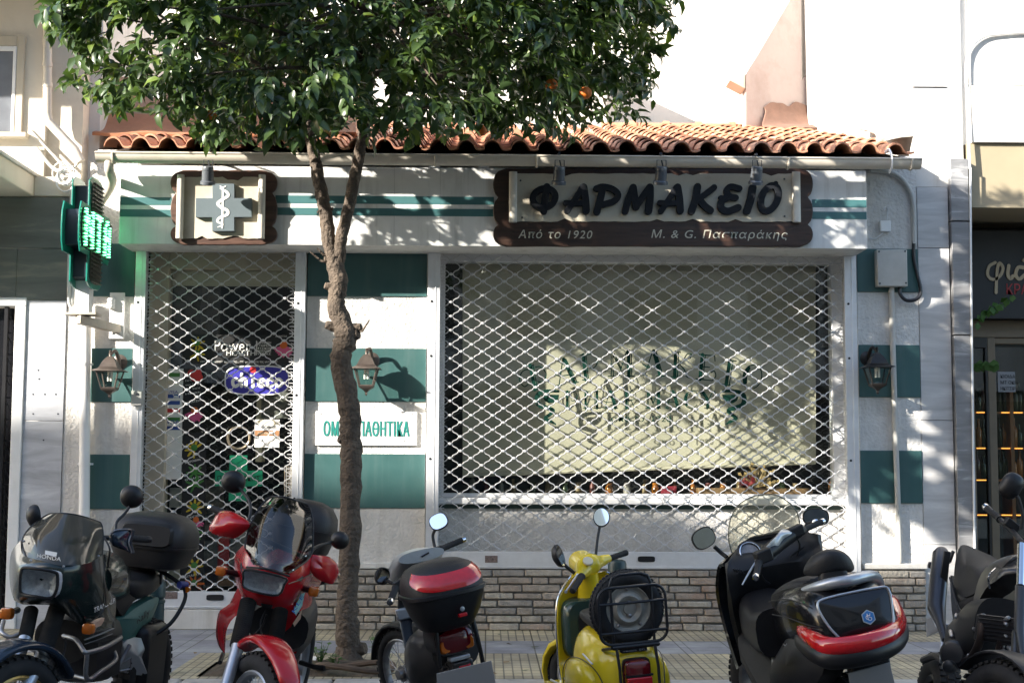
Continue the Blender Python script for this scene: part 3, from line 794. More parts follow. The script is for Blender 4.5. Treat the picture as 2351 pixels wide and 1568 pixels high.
# side party wall running back along the roof
b = MB(); b.box(xr0 + .004, xr0 + .3, 0.03, YB, ZE - .2, 13.0); rp(b, 'party_wall', white_wall)
b = MB(); rows = []                                     # mortar flashing where tiles meet the wall
for k in range(5):
    yy = .06 + k * .35
    hgt = (.02, .06, .10, .10, .06)[k]
    rows.append([(xr0 - .34 + .1 * k, yy, ZE + slope * (yy - YE) + .10), (xr0 - .13, yy, ZE + slope * (yy - YE) + .15), (xr0 - .03, yy, ZE + slope * (yy - YE) + .15 + hgt * .5), (xr0 + .0, yy, ZE + slope * (yy - YE) + .15 + hgt)])
b.grid(rows, .03, 4); rp(b, 'mortar_flashing', pm('streaked_mortar', (0.66, 0.62, 0.55), .9, var=.15, vs=4, bump=2, bs=20, dirt=(.42, .25, .14), dirt_amt=.9, ds=3))
# recessed wine shop front
soff = pm('tan_soffit_paint', (0.36, 0.30, 0.20), .7, var=.06, vs=2)
YS = 0.9
b = MB(); b.box(xr3 + .005, 12, .02, YS + .3, Z(2300, 476, 0), Z(2300, 330, 0)); rp(b, 'header_beam', soff)
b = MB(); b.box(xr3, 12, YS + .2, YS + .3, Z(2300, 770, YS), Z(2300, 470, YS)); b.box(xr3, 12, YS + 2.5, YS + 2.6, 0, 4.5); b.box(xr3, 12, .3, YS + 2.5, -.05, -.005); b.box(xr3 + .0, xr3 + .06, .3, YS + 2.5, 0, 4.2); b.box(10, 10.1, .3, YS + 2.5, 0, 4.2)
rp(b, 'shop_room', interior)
frame_tan = pm('tan_shop_frame', (0.17, 0.13, 0.085), .5, var=.1)
b = MB()
z740, z775 = Z(2300, 735, YS), Z(2300, 775, YS)
b.box(xr3, 12, YS, YS + .19, z775, z740)
b.box(X(2272, 1000, YS), X(2290, 1000, YS), YS, YS + .1, 0.0, z775); b.box(xr3, X(2240, 1000, YS), YS, YS + .1, 0.0, z775); b.box(X(2290, 1000, YS), 12, YS + .02, YS + .08, z775 - .06, z775)
b.box(X(2290, 1000, YS), 12, YS + .02, YS + .08, 0, .35)
sf = rp(b, 'shopfront_frame', frame_tan, bev=.006)
b = MB(); b.box(X(2240, 1000, YS), X(2272, 1000, YS), YS + .03, YS + .036, 0, z775); b.box(X(2290, 1000, YS), 12, YS + .04, YS + .046, .35, z775 - .06); under(b.build('shop_glass', pane, None), sf)
b = MB()
b.box(X(2240, 1000, YS), X(2272, 1000, YS), YS + .0, YS + .05, z775 - .1, z775); b.box(X(2266, 1000, YS), X(2272, 1000, YS), YS, YS + .05, 0, z775 - .1)
under(b.build('door_rail', pm('dark_door_rail', (.02, .018, .016), .4), None, bev=.004), sf)
# lit wine shelves
led = pm('warm_shelf_light', (1.0, 0.45, 0.08), .5, var=0, emit=.7)
wood_sh = pm('orange_shelf_wood', (.22, .09, .03), .6, var=.2, vs=5)
shf = thing('wine_shelves', 'dark wine rack with warm lit shelf edges inside the right shop', 'shelves', (X(2300, 1000, YS + .8), YS + .8, 0))
yv = YS + .8
for yy in (945, 1027, 1100, 1180):
    zz = Z(2300, yy, yv); b = MB(); b.box(xr3 + .2, 7, yv, yv + .25, zz - .02, zz); under(b.build('shelf', wood_sh, None), shf)
    b = MB()
    x = X(2242, yy, yv)
    while x < X(2345, yy, yv):
        if not (X(2268, yy, yv) < x < X(2296, yy, yv)): b.box(x, x + .012, yv - .012, yv - .001, zz - .014, zz - .004)
        x += .018
    under(b.build('light_strip', led, None), shf)
b = MB(); b.box(X(2318, 1000, yv), X(2326, 1000, yv), yv - .03, yv + .25, 0, Z(2300, 900, yv)); under(b.build('upright', wood_sh, None), shf)
bottle_glass = [pm('dark_bottle_glass', (.02, .03, .012), .1, var=.1), pm('amber_bottle_glass', (.25, .09, .015), .12, var=.1), pm('brown_bottle_glass', (.06, .025, .012), .12, var=.1)]
def bottle_mb(h, r, c=(0, 0, 0)):
    return MB().lathe([(r * .9, 0), (r, .01), (r, h * .58), (r * .8, h * .66), (r * .36, h * .74), (r * .33, h * .95), (r * .4, h * .955), (r * .4, h)], c, (0, 0, 1), 12)
bp_ = None
bsets = [bottle_mb(random.uniform(.24, .3), random.uniform(.032, .04)) for _ in range(3)]
for row, yy in enumerate((945, 1027, 1100)):
    zz = Z(2300, yy, yv)
    for k in range(9):
        px_ = 2246 + k * 12 + random.uniform(-2, 2)
        if 2266 < px_ < 2294: continue
        m = random.choice(bottle_glass)
        o = bsets[(k + row) % 3].build('wine_bottle', m, None); o.location = (X(px_, yy, yv + .1), yv + .1, zz)
        tag(o, 'wine bottle standing on a lit rack shelf inside the right shop', 'bottle', 'bottles on the wine rack')
# opposite side of the street: what the panes and mirrors reflect and what shades the road
opp_wall = pm('opposite_facade_paint', (.50, .46, .38), .8, var=.08, vs=1)
opp_dark = pm('opposite_window_glass', (.05, .06, .07), .1, var=.1)
def street_block(name, label, x0, x1, h, y=-17.2, st=3.15, w0=1.5, mat=opp_wall):
    t = thing(name, label, 'building', ((x0 + x1) / 2, y, ROAD))
    b = MB(); b.box(x0, x1, y - 9, y, ROAD, h); under(b.build('wall', mat, None), t)
    bw = MB(); bs_ = MB()
    z = 3.6
    while z + 1.8 < h:
        x = x0 + .8
        while x + w0 < x1 - .4:
            bw.box(x, x + w0, y - .05, y + .012, z, z + 1.6); x += w0 + 1.1
        bs_.box(x0 + .5, x1 - .5, y, y + .9, z - .5, z - .35); bs_.box(x0 + .5, x1 - .5, y + .84, y + .9, z - .35, z + .45)
        z += st
    under(bw.build('window', opp_dark, None), t); under(bs_.build('balcony', white_wall, None), t)
    b = MB(); b.box(x0 + .4, x1 - .4, y - .05, y + .015, .3, 2.9); under(b.build('shop_glazing', opp_dark, None), t)
    return t
OH = dict(A=15.1, B=14.45, C=13.75, D=13.0)
street_block('street_building', 'tallest flats with long balconies across the street at far left', -46, -31.2, OH['A'])
street_block('street_building', 'flats across the street, second block from the left', -31.2, -27.0, OH['B'])
street_block('street_building', 'flats across the street, third block from the left', -27.0, -19.5, OH['C'])
street_block('street_building', 'lower cream flats across the street facing the pharmacy', -19.5, -3.0, OH['D'])
street_block('street_building', 'lowest flats across the street at far right', -3.0, 14.0, 11.0, mat=white_wall)
# ================================================================== rolling grille shutters
def grille(name, label, xa, xb, z0, z1, y, railw, rail_top, x_off=0.0):
    t = thing(name, label, 'roller shutter', ((xa + xb) / 2, y, z0))
    for s, xr in ((0, xa - railw), (1, xb)):
        b = MB(); b.box(xr, xr + railw, -0.075, 0.02, z0 - .02, rail_top); b.box(xr + railw * .58, xr + railw * .66, -0.079, -0.074, z0 - .02, rail_top)
        rl = under(b.build('guide_rail', alu, None, bev=.004), t)
        b = MB()
        for zz in (z0 + .95, z0 + 1.85, rail_top - .5): b.lathe([(.011, -.002), (.011, .003), (.006, .006)], (xr + railw * .3, -.076, zz), (0, -1, 0), 10)
        under(b.build('rubber_plug', black_paint, None), rl)
    b = MB(); b.box(xa, xb, y - .03, y + .03, z0, z0 + .145); b.box(xa, xb, y - .034, y - .029, z0 + .01, z0 + .02)
    under(b.build('bottom_bar', alu, None, bev=.008), t)
    hp, rowh = 0.0935, 0.0625
    zz0 = z0 + .145
    n = int((z1 - zz0) / rowh)
    shape = [(0, 0), (.15, 0), (.31, .36), (.38, .42), (.62, .58), (.69, .64), (.85, 1), (1, 1)]
    b = MB(); clips = MB(); k0 = 0
    nh = int((xb - xa) / hp); sx = (xb - xa) / nh; m0 = 0
    for r_ in range(n):
        base = zz0 + r_ * rowh; path = []
        for c in range(nh):
            up = (r_ + c) % 2 == 0
            for u, h in shape[:-1]:
                path.append((xa + (c + u) * sx, y + random.uniform(-.0008, .0008), base + rowh * (h if up else 1 - h)))
        path.append((xb, y, path[-1][2]))
        b.tube(path, 0.0048, 5, cap=False)
        for c in range(1, nh):
            if (r_ + c) % 2 == 0: clips.box(xa + c * sx - .0105, xa + c * sx + .0105, y - .011, y + .009, base - .011, base + .011)
        if True:                                     # flat end pieces riding in the rails
            e0 = base if r_ % 2 == 0 else base + rowh
            b.box(xa, xa + .05, y - .004, y + .003, base + (.0 if r_ % 2 == 0 else 0) - .003, base + .004)
            b.box(xb - .05, xb, y - .004, y + .003, base - .003, base + .004)
            b.tube([(xa, y, base + .025), (xa + .035, y + .005, base + .04)], .003, 4); b.tube([(xb, y, base + .025), (xb - .035, y + .005, base + .04)], .003, 4)
    g = under(b.build('rod_curtain', galv, None), t)
    under(clips.build('link_clips', galv, None, bev=.002), g)
    return t
SY = -0.02
dz0 = Z(500, 1396, SY)
dg = grille('door_grille', 'narrow rolled-down wave-pattern grille over the pharmacy door', X(331, 900, SY), X(675, 900, SY), dz0, Z(500, 560, SY), SY, X(331, 900, SY) - X(307, 900, SY), Z(500, 566, -.07))
wz = Z(1400, 1305, SY)
wg = grille('window_grille', 'wide rolled-down wave-pattern grille over the pharmacy window', X(1009, 900, SY), X(1939, 900, SY), wz, Z(1400, 560, SY), SY, X(1009, 900, SY) - X(981, 900, SY), Z(1400, 566, -.07))
def slot(px, py, root, y):
    c = at(px, py, y); b = MB(); b.loft([((c.x, y - .002, c.z), (.075, 0, 0), (0, 0, .025), 5), ((c.x, y - .008, c.z), (.075, 0, 0), (0, 0, .025), 5)], 20)
    h = under(b.build('pull_slot', black_paint, None), root)
    b = MB(); b.torus((c.x, y - .008, c.z), (0, 1, 0), .024, .004, 20, 6)
slot(494, 1371, dg, SY - .03); slot(1484, 1283, wg, SY - .03)
plate_m = pm('makers_plate', (.16, .12, .11), .5, var=.5, vs=60)
for px, py, root in ((393, 1366, dg), (1128, 1283, wg)):
    c = at(px, py, SY - .03); under(MB().box(c.x - .055, c.x + .055, SY - .034, SY - .0295, c.z - .03, c.z + .03).build('maker_plate', plate_m), root)

# ================================================================== shop door behind its grille
DYF = 0.20
door = thing('shop_door', 'glass pharmacy door in beige frame covered in stickers', 'door', (X(520, 1380, DYF), DYF, 0.1))
dx0, dx1 = X(352, 900, DYF), X(680, 900, DYF)
dzt = Z(500, 598, DYF); dzb = Z(500, 1398, DYF)
b = MB()
b.box(dx0 - .06, dx0 + .115, DYF, DYF + .16, dzb, dzt + .2); b.box(dx0 + .115, dx1, DYF, DYF + .16, dzt - .08, dzt + .2)
b.box(dx1 - .02, dx1 + .06, DYF, DYF + .16, dzb, dzt + .2); b.box(dx0 + .115, dx1 - .02, DYF, DYF + .16, dzb - .1, dzb + .05)
under(b.build('frame', beige_frame, None, bev=.006), door)
gy_ = DYF + .07
under(MB().box(dx0 + .115, dx1 - .02, gy_, gy_ + .006, dzb + .05, dzt - .08).build('pane', pane), door)
zl0, zl1 = Z(500, 655, gy_), Z(500, 612, gy_)
under(MB().box(dx0 + .12, dx1 - .02, gy_ + .06, gy_ + .08, zl0, zl1 + .1).build('shutter_box', beige_frame), door)
# steel pull bars at the right edge
b = MB()
for px in (656, 666): b.tube([at(px, 1070, gy_ - .05), at(px, 1345, gy_ - .05)], .016, 12)
under(b.build('pull_bar', pm('polished_steel', (.7, .7, .68), .12, 1.0, var=.03), None), door)
# stickers on the pane
sy = gy_ - .003
def paint(name, c, rough=.45, **k): return MATS.get(name) or pm(name, c, rough, var=k.pop('var', .06), **k)
st_black = paint('sticker_black', (.012, .012, .012)); st_white = paint('sticker_white', (.75, .74, .70)); st_blue = paint('sticker_blue', (.035, .03, .30))
st_red = paint('sticker_red', (.55, .03, .03)); st_green = paint('sticker_green', (.01, .28, .14)); st_pink = paint('petal_pink', (.62, .10, .24)); st_yel = paint('petal_yellow', (.60, .42, .02))
st_leaf = paint('leaf_green', (.06, .22, .04)); st_cream = paint('sticker_cream', (.62, .56, .42)); st_brown = paint('sticker_brown', (.30, .15, .07)); st_orange = paint('cone_orange', (.60, .13, .02)); st_navy = paint('card_navy', (.03, .07, .28))
def rect3(b, x0, x1, y0, y1, Y, d=.002, mi=0):
    b.mi = mi; p = at(x0, y0, Y); q = at(x1, y1, Y); b.box(min(p.x, q.x), max(p.x, q.x), Y, Y + d, min(p.z, q.z), max(p.z, q.z))
def sticker(name, mats, fn):
    b = MB(); fn(b); return under(b.build(name, mats, None), door)
def ptext(b, s, px, py, pw, ph, Y, mi=0, **k):
    """lettering with its centre at a photo point, fitted to a width and cap height given in photo units"""
    b.mi = mi; c = at(px, py, Y); sc = (Y - CAM.y) / FOC
    put_text(b, s, c.x, Y, c.z - ph * sc / 2, ph * sc / .72, fit=pw * sc, depth=.002, **k)
def flower(b, px, py, r, Y, petal, cone, n=11, droop=.5, a0=200, a1=340):
    c = at(px, py, Y); sc = (Y - CAM.y) / FOC
    b.mi = petal
    for k in range(n):
        a = R(a0 + (a1 - a0) * k / (n - 1)); L_ = r * sc * random.uniform(.85, 1.1); d = Vector((math.cos(a), 0, math.sin(a))); nn = Vector((-d.z, 0, d.x)); yy = Y - .0006 * (k % 3)
        pts = [c + d * L_ * u + nn * L_ * v for u, v in ((.15, .07), (.6, .13), (.95, .08), (1, 0), (.95, -.08), (.6, -.13), (.15, -.07))]
        b.prism([(p.x, yy, p.z) for p in pts], (0, .001, 0))
    b.mi = cone; b.lathe([(r * .34 * sc, 0), (r * .30 * sc, .001)], (c.x, Y - .002, c.z + r * .12 * sc), (0, -1, 0), 16)
# natural health band
def f(b):
    rect3(b, 420, 680, 768, 836, sy, .001, 0)
    ptext(b, 'Power', 534, 793, 84, 27, sy - .002, 1); ptext(b, 'HEALTH', 553, 810, 66, 12, sy - .002, 1)
    for k, s in enumerate(('ΕΛΛΗΝΙΚΗ', 'ΕΤΑΙΡΕΙΑ', 'ΦΥΣΙΚΩΝ', 'ΠΡΟΪΟΝΤΩΝ', 'ΥΓΕΙΑΣ')): ptext(b, s, 606, 787 + k * 6.3, 32, 4.6, sy - .002, 1)
    rect3(b, 588, 589, 782, 815, sy - .002, .001, 1)
    ptext(b, 'από το φαρμακείο της φύσης... στο φαρμακείο της γειτονιάς!', 548, 830, 176, 5, sy - .002, 1)
    ptext(b, 'ΕΧΙΝΑΤΣΙΑ', 646, 772, 26, 4, sy - .002, 1)
    flower(b, 651, 795, 26, sy - .003, 2, 3); 
    flower(b, 452, 790, 20, sy - .003, 4, 5, 6, a0=20, a1=320); flower(b, 452, 812, 18, sy - .003, 4, 5, 5, a0=-150, a1=140)
sticker('health_sticker', [st_black, st_white, st_pink, st_orange, st_yel, st_leaf], f)
def f(b):
    c = at(590, 873, sy); sc = (sy - CAM.y) / FOC
    for mi, g, yy in ((1, 3, 0), (0, 0, -.002)):
        b.mi = mi; b.loft([((c.x, sy - .001 + yy, c.z), ((71 + g) * sc, 0, 0), (0, 0, (31 + g) * sc), 3.6), ((c.x, sy - .002 + yy, c.z), ((71 + g) * sc, 0, 0), (0, 0, (31 + g) * sc), 3.6)], 36)
    b.mi = 1
    def CH(x0, y0, pts, cl=False): stroke(b, [(c.x + (x0 + x - 590) * sc, c.z - (y0 + y - 873) * sc) for x, y in pts], 3.7 * sc, sy - .005, .003, 4, cl)
    cc_ = [(7, -5), (2, -8), (-4, -5), (-5, 1), (-3, 7), (2, 9), (7, 6)]
    CH(540, 878, cc_); CH(560, 878, [(-5, -19), (-5, 9)]); CH(560, 878, [(-5, -3), (0, -8), (5, -5), (5, 9)]); CH(580, 878, [(1, -7), (1, 9)]); CH(599, 878, cc_); CH(619, 878, cc_)
    CH(640, 878, [(0, -8), (-6, -3), (-6, 4), (0, 9), (6, 4), (6, -3)], True)
    b.mi = 2; p = at(581, 849, sy); b.lathe([(7.5 * sc, .004), (7.5 * sc, .006)], (p.x, sy, p.z), (0, -1, 0), 18)
sticker('brand_sticker', [st_blue, st_white, st_red], f)
def f(b):
    rect3(b, 421, 466, 846, 985, sy, .001, 0); rect3(b, 421, 466, 992, 1380, sy, .001, 0)
    flower(b, 447, 945, 24, sy - .003, 1, 2); flower(b, 450, 1195, 20, sy - .003, 1, 2, 8)
    for y in (862,): b.mi = 3; c = at(447, y, sy); sc = (sy - CAM.y) / FOC; [b.lathe([(9 * sc, .003), (5 * sc, .005)], (c.x + dx * sc, sy, c.z + dz * sc), (0, -1, 0), 12) for dx, dz in ((-8, 4), (7, 6), (0, -5), (10, -4))]
    for y, mi in ((1030, 4), (1085, 5), (1113, 5), (1165, 4), (1220, 5), (1300, 4), (1340, 2)): flower(b, 446, y, 22, sy - .003, mi, 5, 7, a0=random.uniform(-60, 40), a1=random.uniform(180, 300))
    for y, s in ((855, 'ΣΜΕΟΥΡΟ'), (922, 'ΕΧΙΝΑΤΣΙΑ'), (1058, 'ΔΕΝΔΡΟΛΙΒΑΝΟ'), (1098, 'ΘΥΜΑΡΙ'), (1186, 'ΙΠΠΟΚΑΣΤΑΝΟ'), (1320, 'ΣΠΑΡΤΗ')): ptext(b, s, 443, y, 36, 4.5, sy - .002, 6, rot=R(12))
    for k in range(4): ptext(b, ('Για την υγεία', 'της ζωής', 'με τον', 'Health')[k], 443, 872 + k * 10, 34, 4, sy - .002, 6, rot=R(8))
sticker('herb_sticker', [st_black, st_pink, st_orange, st_red, st_yel, st_leaf, st_white], f)
def f(b):
    rect3(b, 379, 416, 846, 1100, sy, .001, 0)
    for k, (y, mi) in enumerate(((856, 1), (874, 2), (905, 3), (920, 3), (938, 4), (958, 1), (978, 3))): rect3(b, 382, 413, y, y + 9, sy - .001, .001, mi)
    ptext(b, 'VISA', 397, 900, 24, 7, sy - .003, 5); ptext(b, 'VISA', 397, 968, 30, 10, sy - .003, 3)
sticker('card_sticker', [st_white, st_leaf, st_cream, st_navy, st_red, st_blue], f)
def f(b):
    rect3(b, 585, 641, 963, 1027, sy, .001, 0); rect3(b, 585, 641, 988, 1001, sy - .001, .001, 1); rect3(b, 587, 639, 964, 974, sy - .001, .001, 2)
    ptext(b, 'ISOPLUS', 617, 980, 34, 6, sy - .003, 3); ptext(b, 'BEST PARTNER', 612, 995, 40, 4.5, sy - .003, 2)
sticker('certificate_sticker', [st_white, st_brown, st_cream, st_black], f)
def f(b):
    c = at(548, 1005, sy); sc = (sy - CAM.y) / FOC
    b.torus((c.x, sy, c.z), (0, 1, 0), 25 * sc, 3 * sc, 28, 8)
sticker('round_door_knocker', pm('bronze_ring', (.42, .34, .24), .3, .7), f)
def f(b):
    rect3(b, 527, 566, 1045, 1150, sy, .001, 0); rect3(b, 494, 527, 1080, 1116, sy, .001, 0); rect3(b, 566, 602, 1080, 1116, sy, .001, 0)
    ptext(b, 'ΠΑΣΠΑΡΑΚΗΣ', 548, 1098, 96, 12, sy - .002, 1)
sticker('cross_sticker', [st_green, st_black], f)
def f(b):
    b.mi = 1; c = at(438, 663, sy); sc = (sy - CAM.y) / FOC
    for i in range(9):
        for j in range(10):
            if (i * 7 + j * 3) % 5 < 3 and i + j > 2: b.box(c.x + (i - 4) * 3 * sc - .006, c.x + (i - 4) * 3 * sc + .004, sy, sy + .002, c.z + (j - 5) * 3.6 * sc - .003, c.z + (j - 5) * 3.6 * sc + .003)
# goods behind the door
def f(b):
    b.mi = 0
    for px0, px1, py0, py1, mi in ((385, 418, 1245, 1370, 1), (470, 500, 1100, 1350, 2), (455, 500, 1190, 1240, 3), (500, 525, 1230, 1300, 4), (470, 540, 1300, 1345, 5), (390, 412, 1120, 1165, 3), (530, 640, 1200, 1330, 2), (470, 520, 1175, 1180, 1), (600, 660, 900, 960, 2), (590, 600, 880, 1060, 1)):
        rect3(b, px0, px1, py0, py1, gy_ + .3, .2, mi)
    ptext(b, 'No1', 463, 1226, 18, 8, gy_ + .298, 0)
under((lambda b: (f(b), b)[1])(MB()).build('window_display', [st_black, st_cream, paint('goods_grey', (.16, .16, .15)), st_white, st_red, st_brown], None), door)

# ================================================================== shop window behind its grille
WY = 0.22
win_ = thing('shop_window', 'large pharmacy window with lettered glass and cream blind', 'window', (X(1470, 1150, WY), WY, 1.0))
wx0, wx1 = X(1012, 900, WY), X(1936, 900, WY)
wz0, wz1 = Z(1400, 1133, WY), Z(1400, 604, WY)
b = MB()
b.box(wx0 - .02, wx1 + .02, WY - .03, WY + .12, wz1, wz1 + .10); b.box(wx0 - .1, wx0 + .03, WY - .02, WY + .12, wz0, wz1); b.box(wx1 - .1, wx1 + .1, WY - .02, WY + .12, wz0, wz1)
b.box(wx0 - .02, wx1 + .05, WY - .04, WY + .12, wz0 - .035, wz0)
under(b.build('frame', alu, None, bev=.005), win_)
under(MB().box(wx0 - .05, wx1 + .1, .05, WY + .1, Z(1400, 1158, .1), wz0 - .037).build('sill', white_metal, None, bev=.01), win_)
under(MB().box(wx0 - .05, wx1 + .1, .11, .2, Z(1400, 1168, .12), Z(1400, 1158, .12) - .002).build('sill_strip', paint('dark_green_strip', (.02, .05, .04))), win_)
under(MB().box(wx0 + .03, wx1 - .1, WY + .05, WY + .056, wz0, wz1).build('pane', pane), win_)
BY = 0.52
c = [at(1062, 606, BY), at(1872, 606, BY), at(1872, 1062, BY), at(1062, 1092, BY)]
b = MB(); rows = []
for i in range(7):
    row = []
    for j in range(13):
        u, v = j / 12, i / 6
        p = (c[0] * (1 - u) + c[1] * u) * (1 - v) + (c[3] * (1 - u) + c[2] * u) * v
        row.append(p + Vector((0, .012 * math.sin(u * 9 + v * 2) * v + .01 * math.sin(u * 23), 0)))
    rows.append(row)
b.grid(rows, .003, 3)
bl = under(b.build('blind', blind_mat, None), win_)
b = MB(); b.tube([c[3] + Vector((0, -.005, 0)), c[2] + Vector((0, -.005, 0))], .016, 8); under(b.build('blind_hem_bar', blind_mat, None), bl)
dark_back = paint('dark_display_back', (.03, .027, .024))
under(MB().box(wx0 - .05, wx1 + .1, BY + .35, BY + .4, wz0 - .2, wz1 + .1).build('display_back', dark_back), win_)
under(MB().box(wx0 - .05, wx1 + .1, WY + .12, BY + .35, wz0 - .05, wz0 - .02).build('display_shelf', paint('display_shelf_wood', (.10, .07, .045), var=.2)), win_)
# lettering on the pane: inline serif capitals built as strokes
LY = WY + .047
letter_green = pm('window_letter_green', (.004, .03, .021), .7, spec=.12, var=.05)
SER = {
 'Φ': ([[(.38, 1), (.62, 1)], [(.38, 0), (.62, 0)]], [[(.5, 0), (.5, 1)]], [[(.6, 0), (.6, 1)], [(.5, .85), (.2, .82), (.02, .5), (.15, .2), (.35, .3)], [(.6, .88), (.85, .85), (1.0, .55), (.85, .25), (.65, .3)]]),
 'Α': ([[(0, 0), (.25, 0)], [(.65, 0), (1, 0)]], [[(.5, 1), (.82, 0)]], [[(.46, 1), (.12, 0)], [(.6, 1), (.94, 0)], [(.2, .35), (.7, .35)], [(.2, .35), (.02, .45)]]),
 'Ρ': ([[(0, 0), (.45, 0)], [(0, 1), (.3, 1)]], [[(.18, 0), (.18, 1)]], [[(.32, 0), (.32, 1)], [(.3, 1), (.7, .98), (.92, .75), (.75, .48), (.5, .45), (.45, .6)]]),
 'Μ': ([[(0, 0), (.3, 0)], [(.62, 0), (1, 0)], [(0, 1), (.2, 1)], [(.75, 1), (1, 1)]], [[(.82, 0), (.82, 1)]], [[(.12, 0), (.14, 1)], [(.2, 0), (.2, .9)], [(.14, 1), (.5, .25)], [(.26, .9), (.52, .3)], [(.5, .25), (.75, 1)], [(.93, 0), (.93, 1)]]),
 'Κ': ([[(0, 0), (.42, 0)], [(0, 1), (.42, 1)]], [[(.18, 0), (.18, 1)]], [[(.32, 0), (.32, 1)], [(.32, .45), (.6, .75), (.75, .95), (.95, .95), (.9, .78)], [(.4, .52), (.65, .3), (.75, .05), (1, 0)]]),
 'Ε': ([[(0, 0), (.8, 0)], [(0, 1), (.8, 1)], [(.3, .52), (.6, .52)]], [[(.2, 0), (.2, 1)]], [[(.34, 0), (.34, 1)], [(.8, 1), (.84, .8)], [(.8, 0), (.95, .2), (.85, .4), (.7, .32)]]),
 'Ι': ([[(.1, 0), (.9, 0)], [(.1, 1), (.9, 1)]], [[(.42, 0), (.42, 1)]], [[(.65, 0), (.65, 1)]]),
 'Ο': ([], [[(.2, .2), (.13, .5), (.2, .8)]], [[(.5, 1), (.15, .85), (.0, .5), (.15, .12), (.5, 0), (.85, .15), (1, .5), (.85, .85), (.5, 1)]]),
 'H': ([[(0, 0), (.4, 0)], [(.6, 0), (1, 0)], [(0, 1), (.4, 1)], [(.6, 1), (1, 1)]], [[(.15, 0), (.15, 1)], [(.8, 0), (.8, 1)]], [[(.28, 0), (.28, 1)], [(.68, 0), (.68, 1)], [(.28, .52), (.68, .52)]]),
 'R': ([[(0, 0), (.42, 0)], [(0, 1), (.3, 1)]], [[(.18, 0), (.18, 1)]], [[(.32, 0), (.32, 1)], [(.3, 1), (.7, .97), (.85, .75), (.7, .52), (.35, .5)], [(.5, .5), (.7, .15), (1, .02)]]),
 'C': ([], [[(.2, .2), (.13, .5), (.2, .8)]], [[(.95, .75), (.9, .95), (.5, 1), (.12, .8), (.02, .45), (.2, .08), (.6, 0), (.95, .2)]]),
 'Y': ([[(.25, 0), (.75, 0)]], [[(.05, 1), (.45, .5), (.45, 0)]], [[(.2, 1), (.58, .5), (.58, 0)], [(.58, .5), (.8, .9), (1, 1), (1, .85)], [(.05, 1), (-.05, .85), (.08, .78)]]),
}
SER['P'] = SER['Ρ']; SER['A'] = SER['Α']; SER['M'] = SER['Μ']
letters = MB()
def serif(ch, px, py, wd, ht, rot, thick=1.0):
    c0 = at(px, py, LY); sc = (LY - CAM.y) / FOC; ca, sa = math.cos(R(rot)), math.sin(R(rot))
    def T(p): x, z = (p[0] - .5) * wd * sc, (p[1] - .5) * ht * sc; return (c0.x + x * ca - z * sa, c0.z + x * sa + z * ca)
    ser, stem, thin = SER[ch]
    for q in ser: stroke(letters, [T(p) for p in q], .0048 * thick, LY, .0025, 0)
    for q in stem: stroke(letters, [T(p) for p in q], .016 * thick, LY, .0025, 4 if len(q) > 2 else 0)
    for q in thin: stroke(letters, [T(p) for p in q], .0048 * thick, LY, .0025, 4 if len(q) > 2 else 0)
for ch, x, y, rot, wd in (('Φ', 315, 368, 11, 225), ('Α', 580, 322, 9, 180), ('Ρ', 780, 283, 6, 150), ('Μ', 1022, 258, 1, 205), ('Α', 1285, 255, -1, 180), ('Κ', 1512, 268, -3, 165), ('Ε', 1718, 290, -6, 165), ('Ι', 1892, 330, -9, 110), ('Ο', 2080, 362, -14, 150)):
    serif(ch, 1132.6 + x / 3.4958, 761 + y / 3.4958, wd / 3.4958, 200 / 3.4958, rot)
for ch, x, wd in (('P', 628, 110), ('H', 790, 140), ('A', 940, 120), ('R', 1105, 115), ('M', 1283, 125), ('A', 1440, 130), ('C', 1585, 110), ('Y', 1722, 110)):
    serif(ch, 1132.6 + x / 3.4958, 761 + 548 / 3.4958, wd / 3.4958, 135 / 3.4958, 0, .72)
ptext(letters, 'από το  1920', 1472, 961, 138, 14, LY - .001)
def pharm_bowl(cx, cy, mir):
    c0 = at(cx, cy, LY); sc = (LY - CAM.y) / FOC
    T = lambda x, z: (c0.x + mir * x * sc, c0.z + z * sc)
    pts = [T(*p) for p in ((-18, 22), (22, 22), (20, 12), (10, 4), (-2, 2), (-12, 8))]
    letters.prism([(p[0], LY - .002, p[1]) for p in (pts if mir > 0 else pts[::-1])], (0, .002, 0))
    stroke(letters, [T(*p) for p in ((20, 30), (-10, 30), (-28, 20), (-26, 0), (-8, -8), (8, -14), (0, -24), (-10, -32), (4, -40), (14, -46))], [v * sc for v in (3, 4, 5.5, 5.5, 5, 4.5, 4, 4, 3.5, 1.5)], LY, .0025)
pharm_bowl(1262, 928, 1); pharm_bowl(1680, 928, -1)
under(letters.build('window_lettering', letter_green, None), win_)
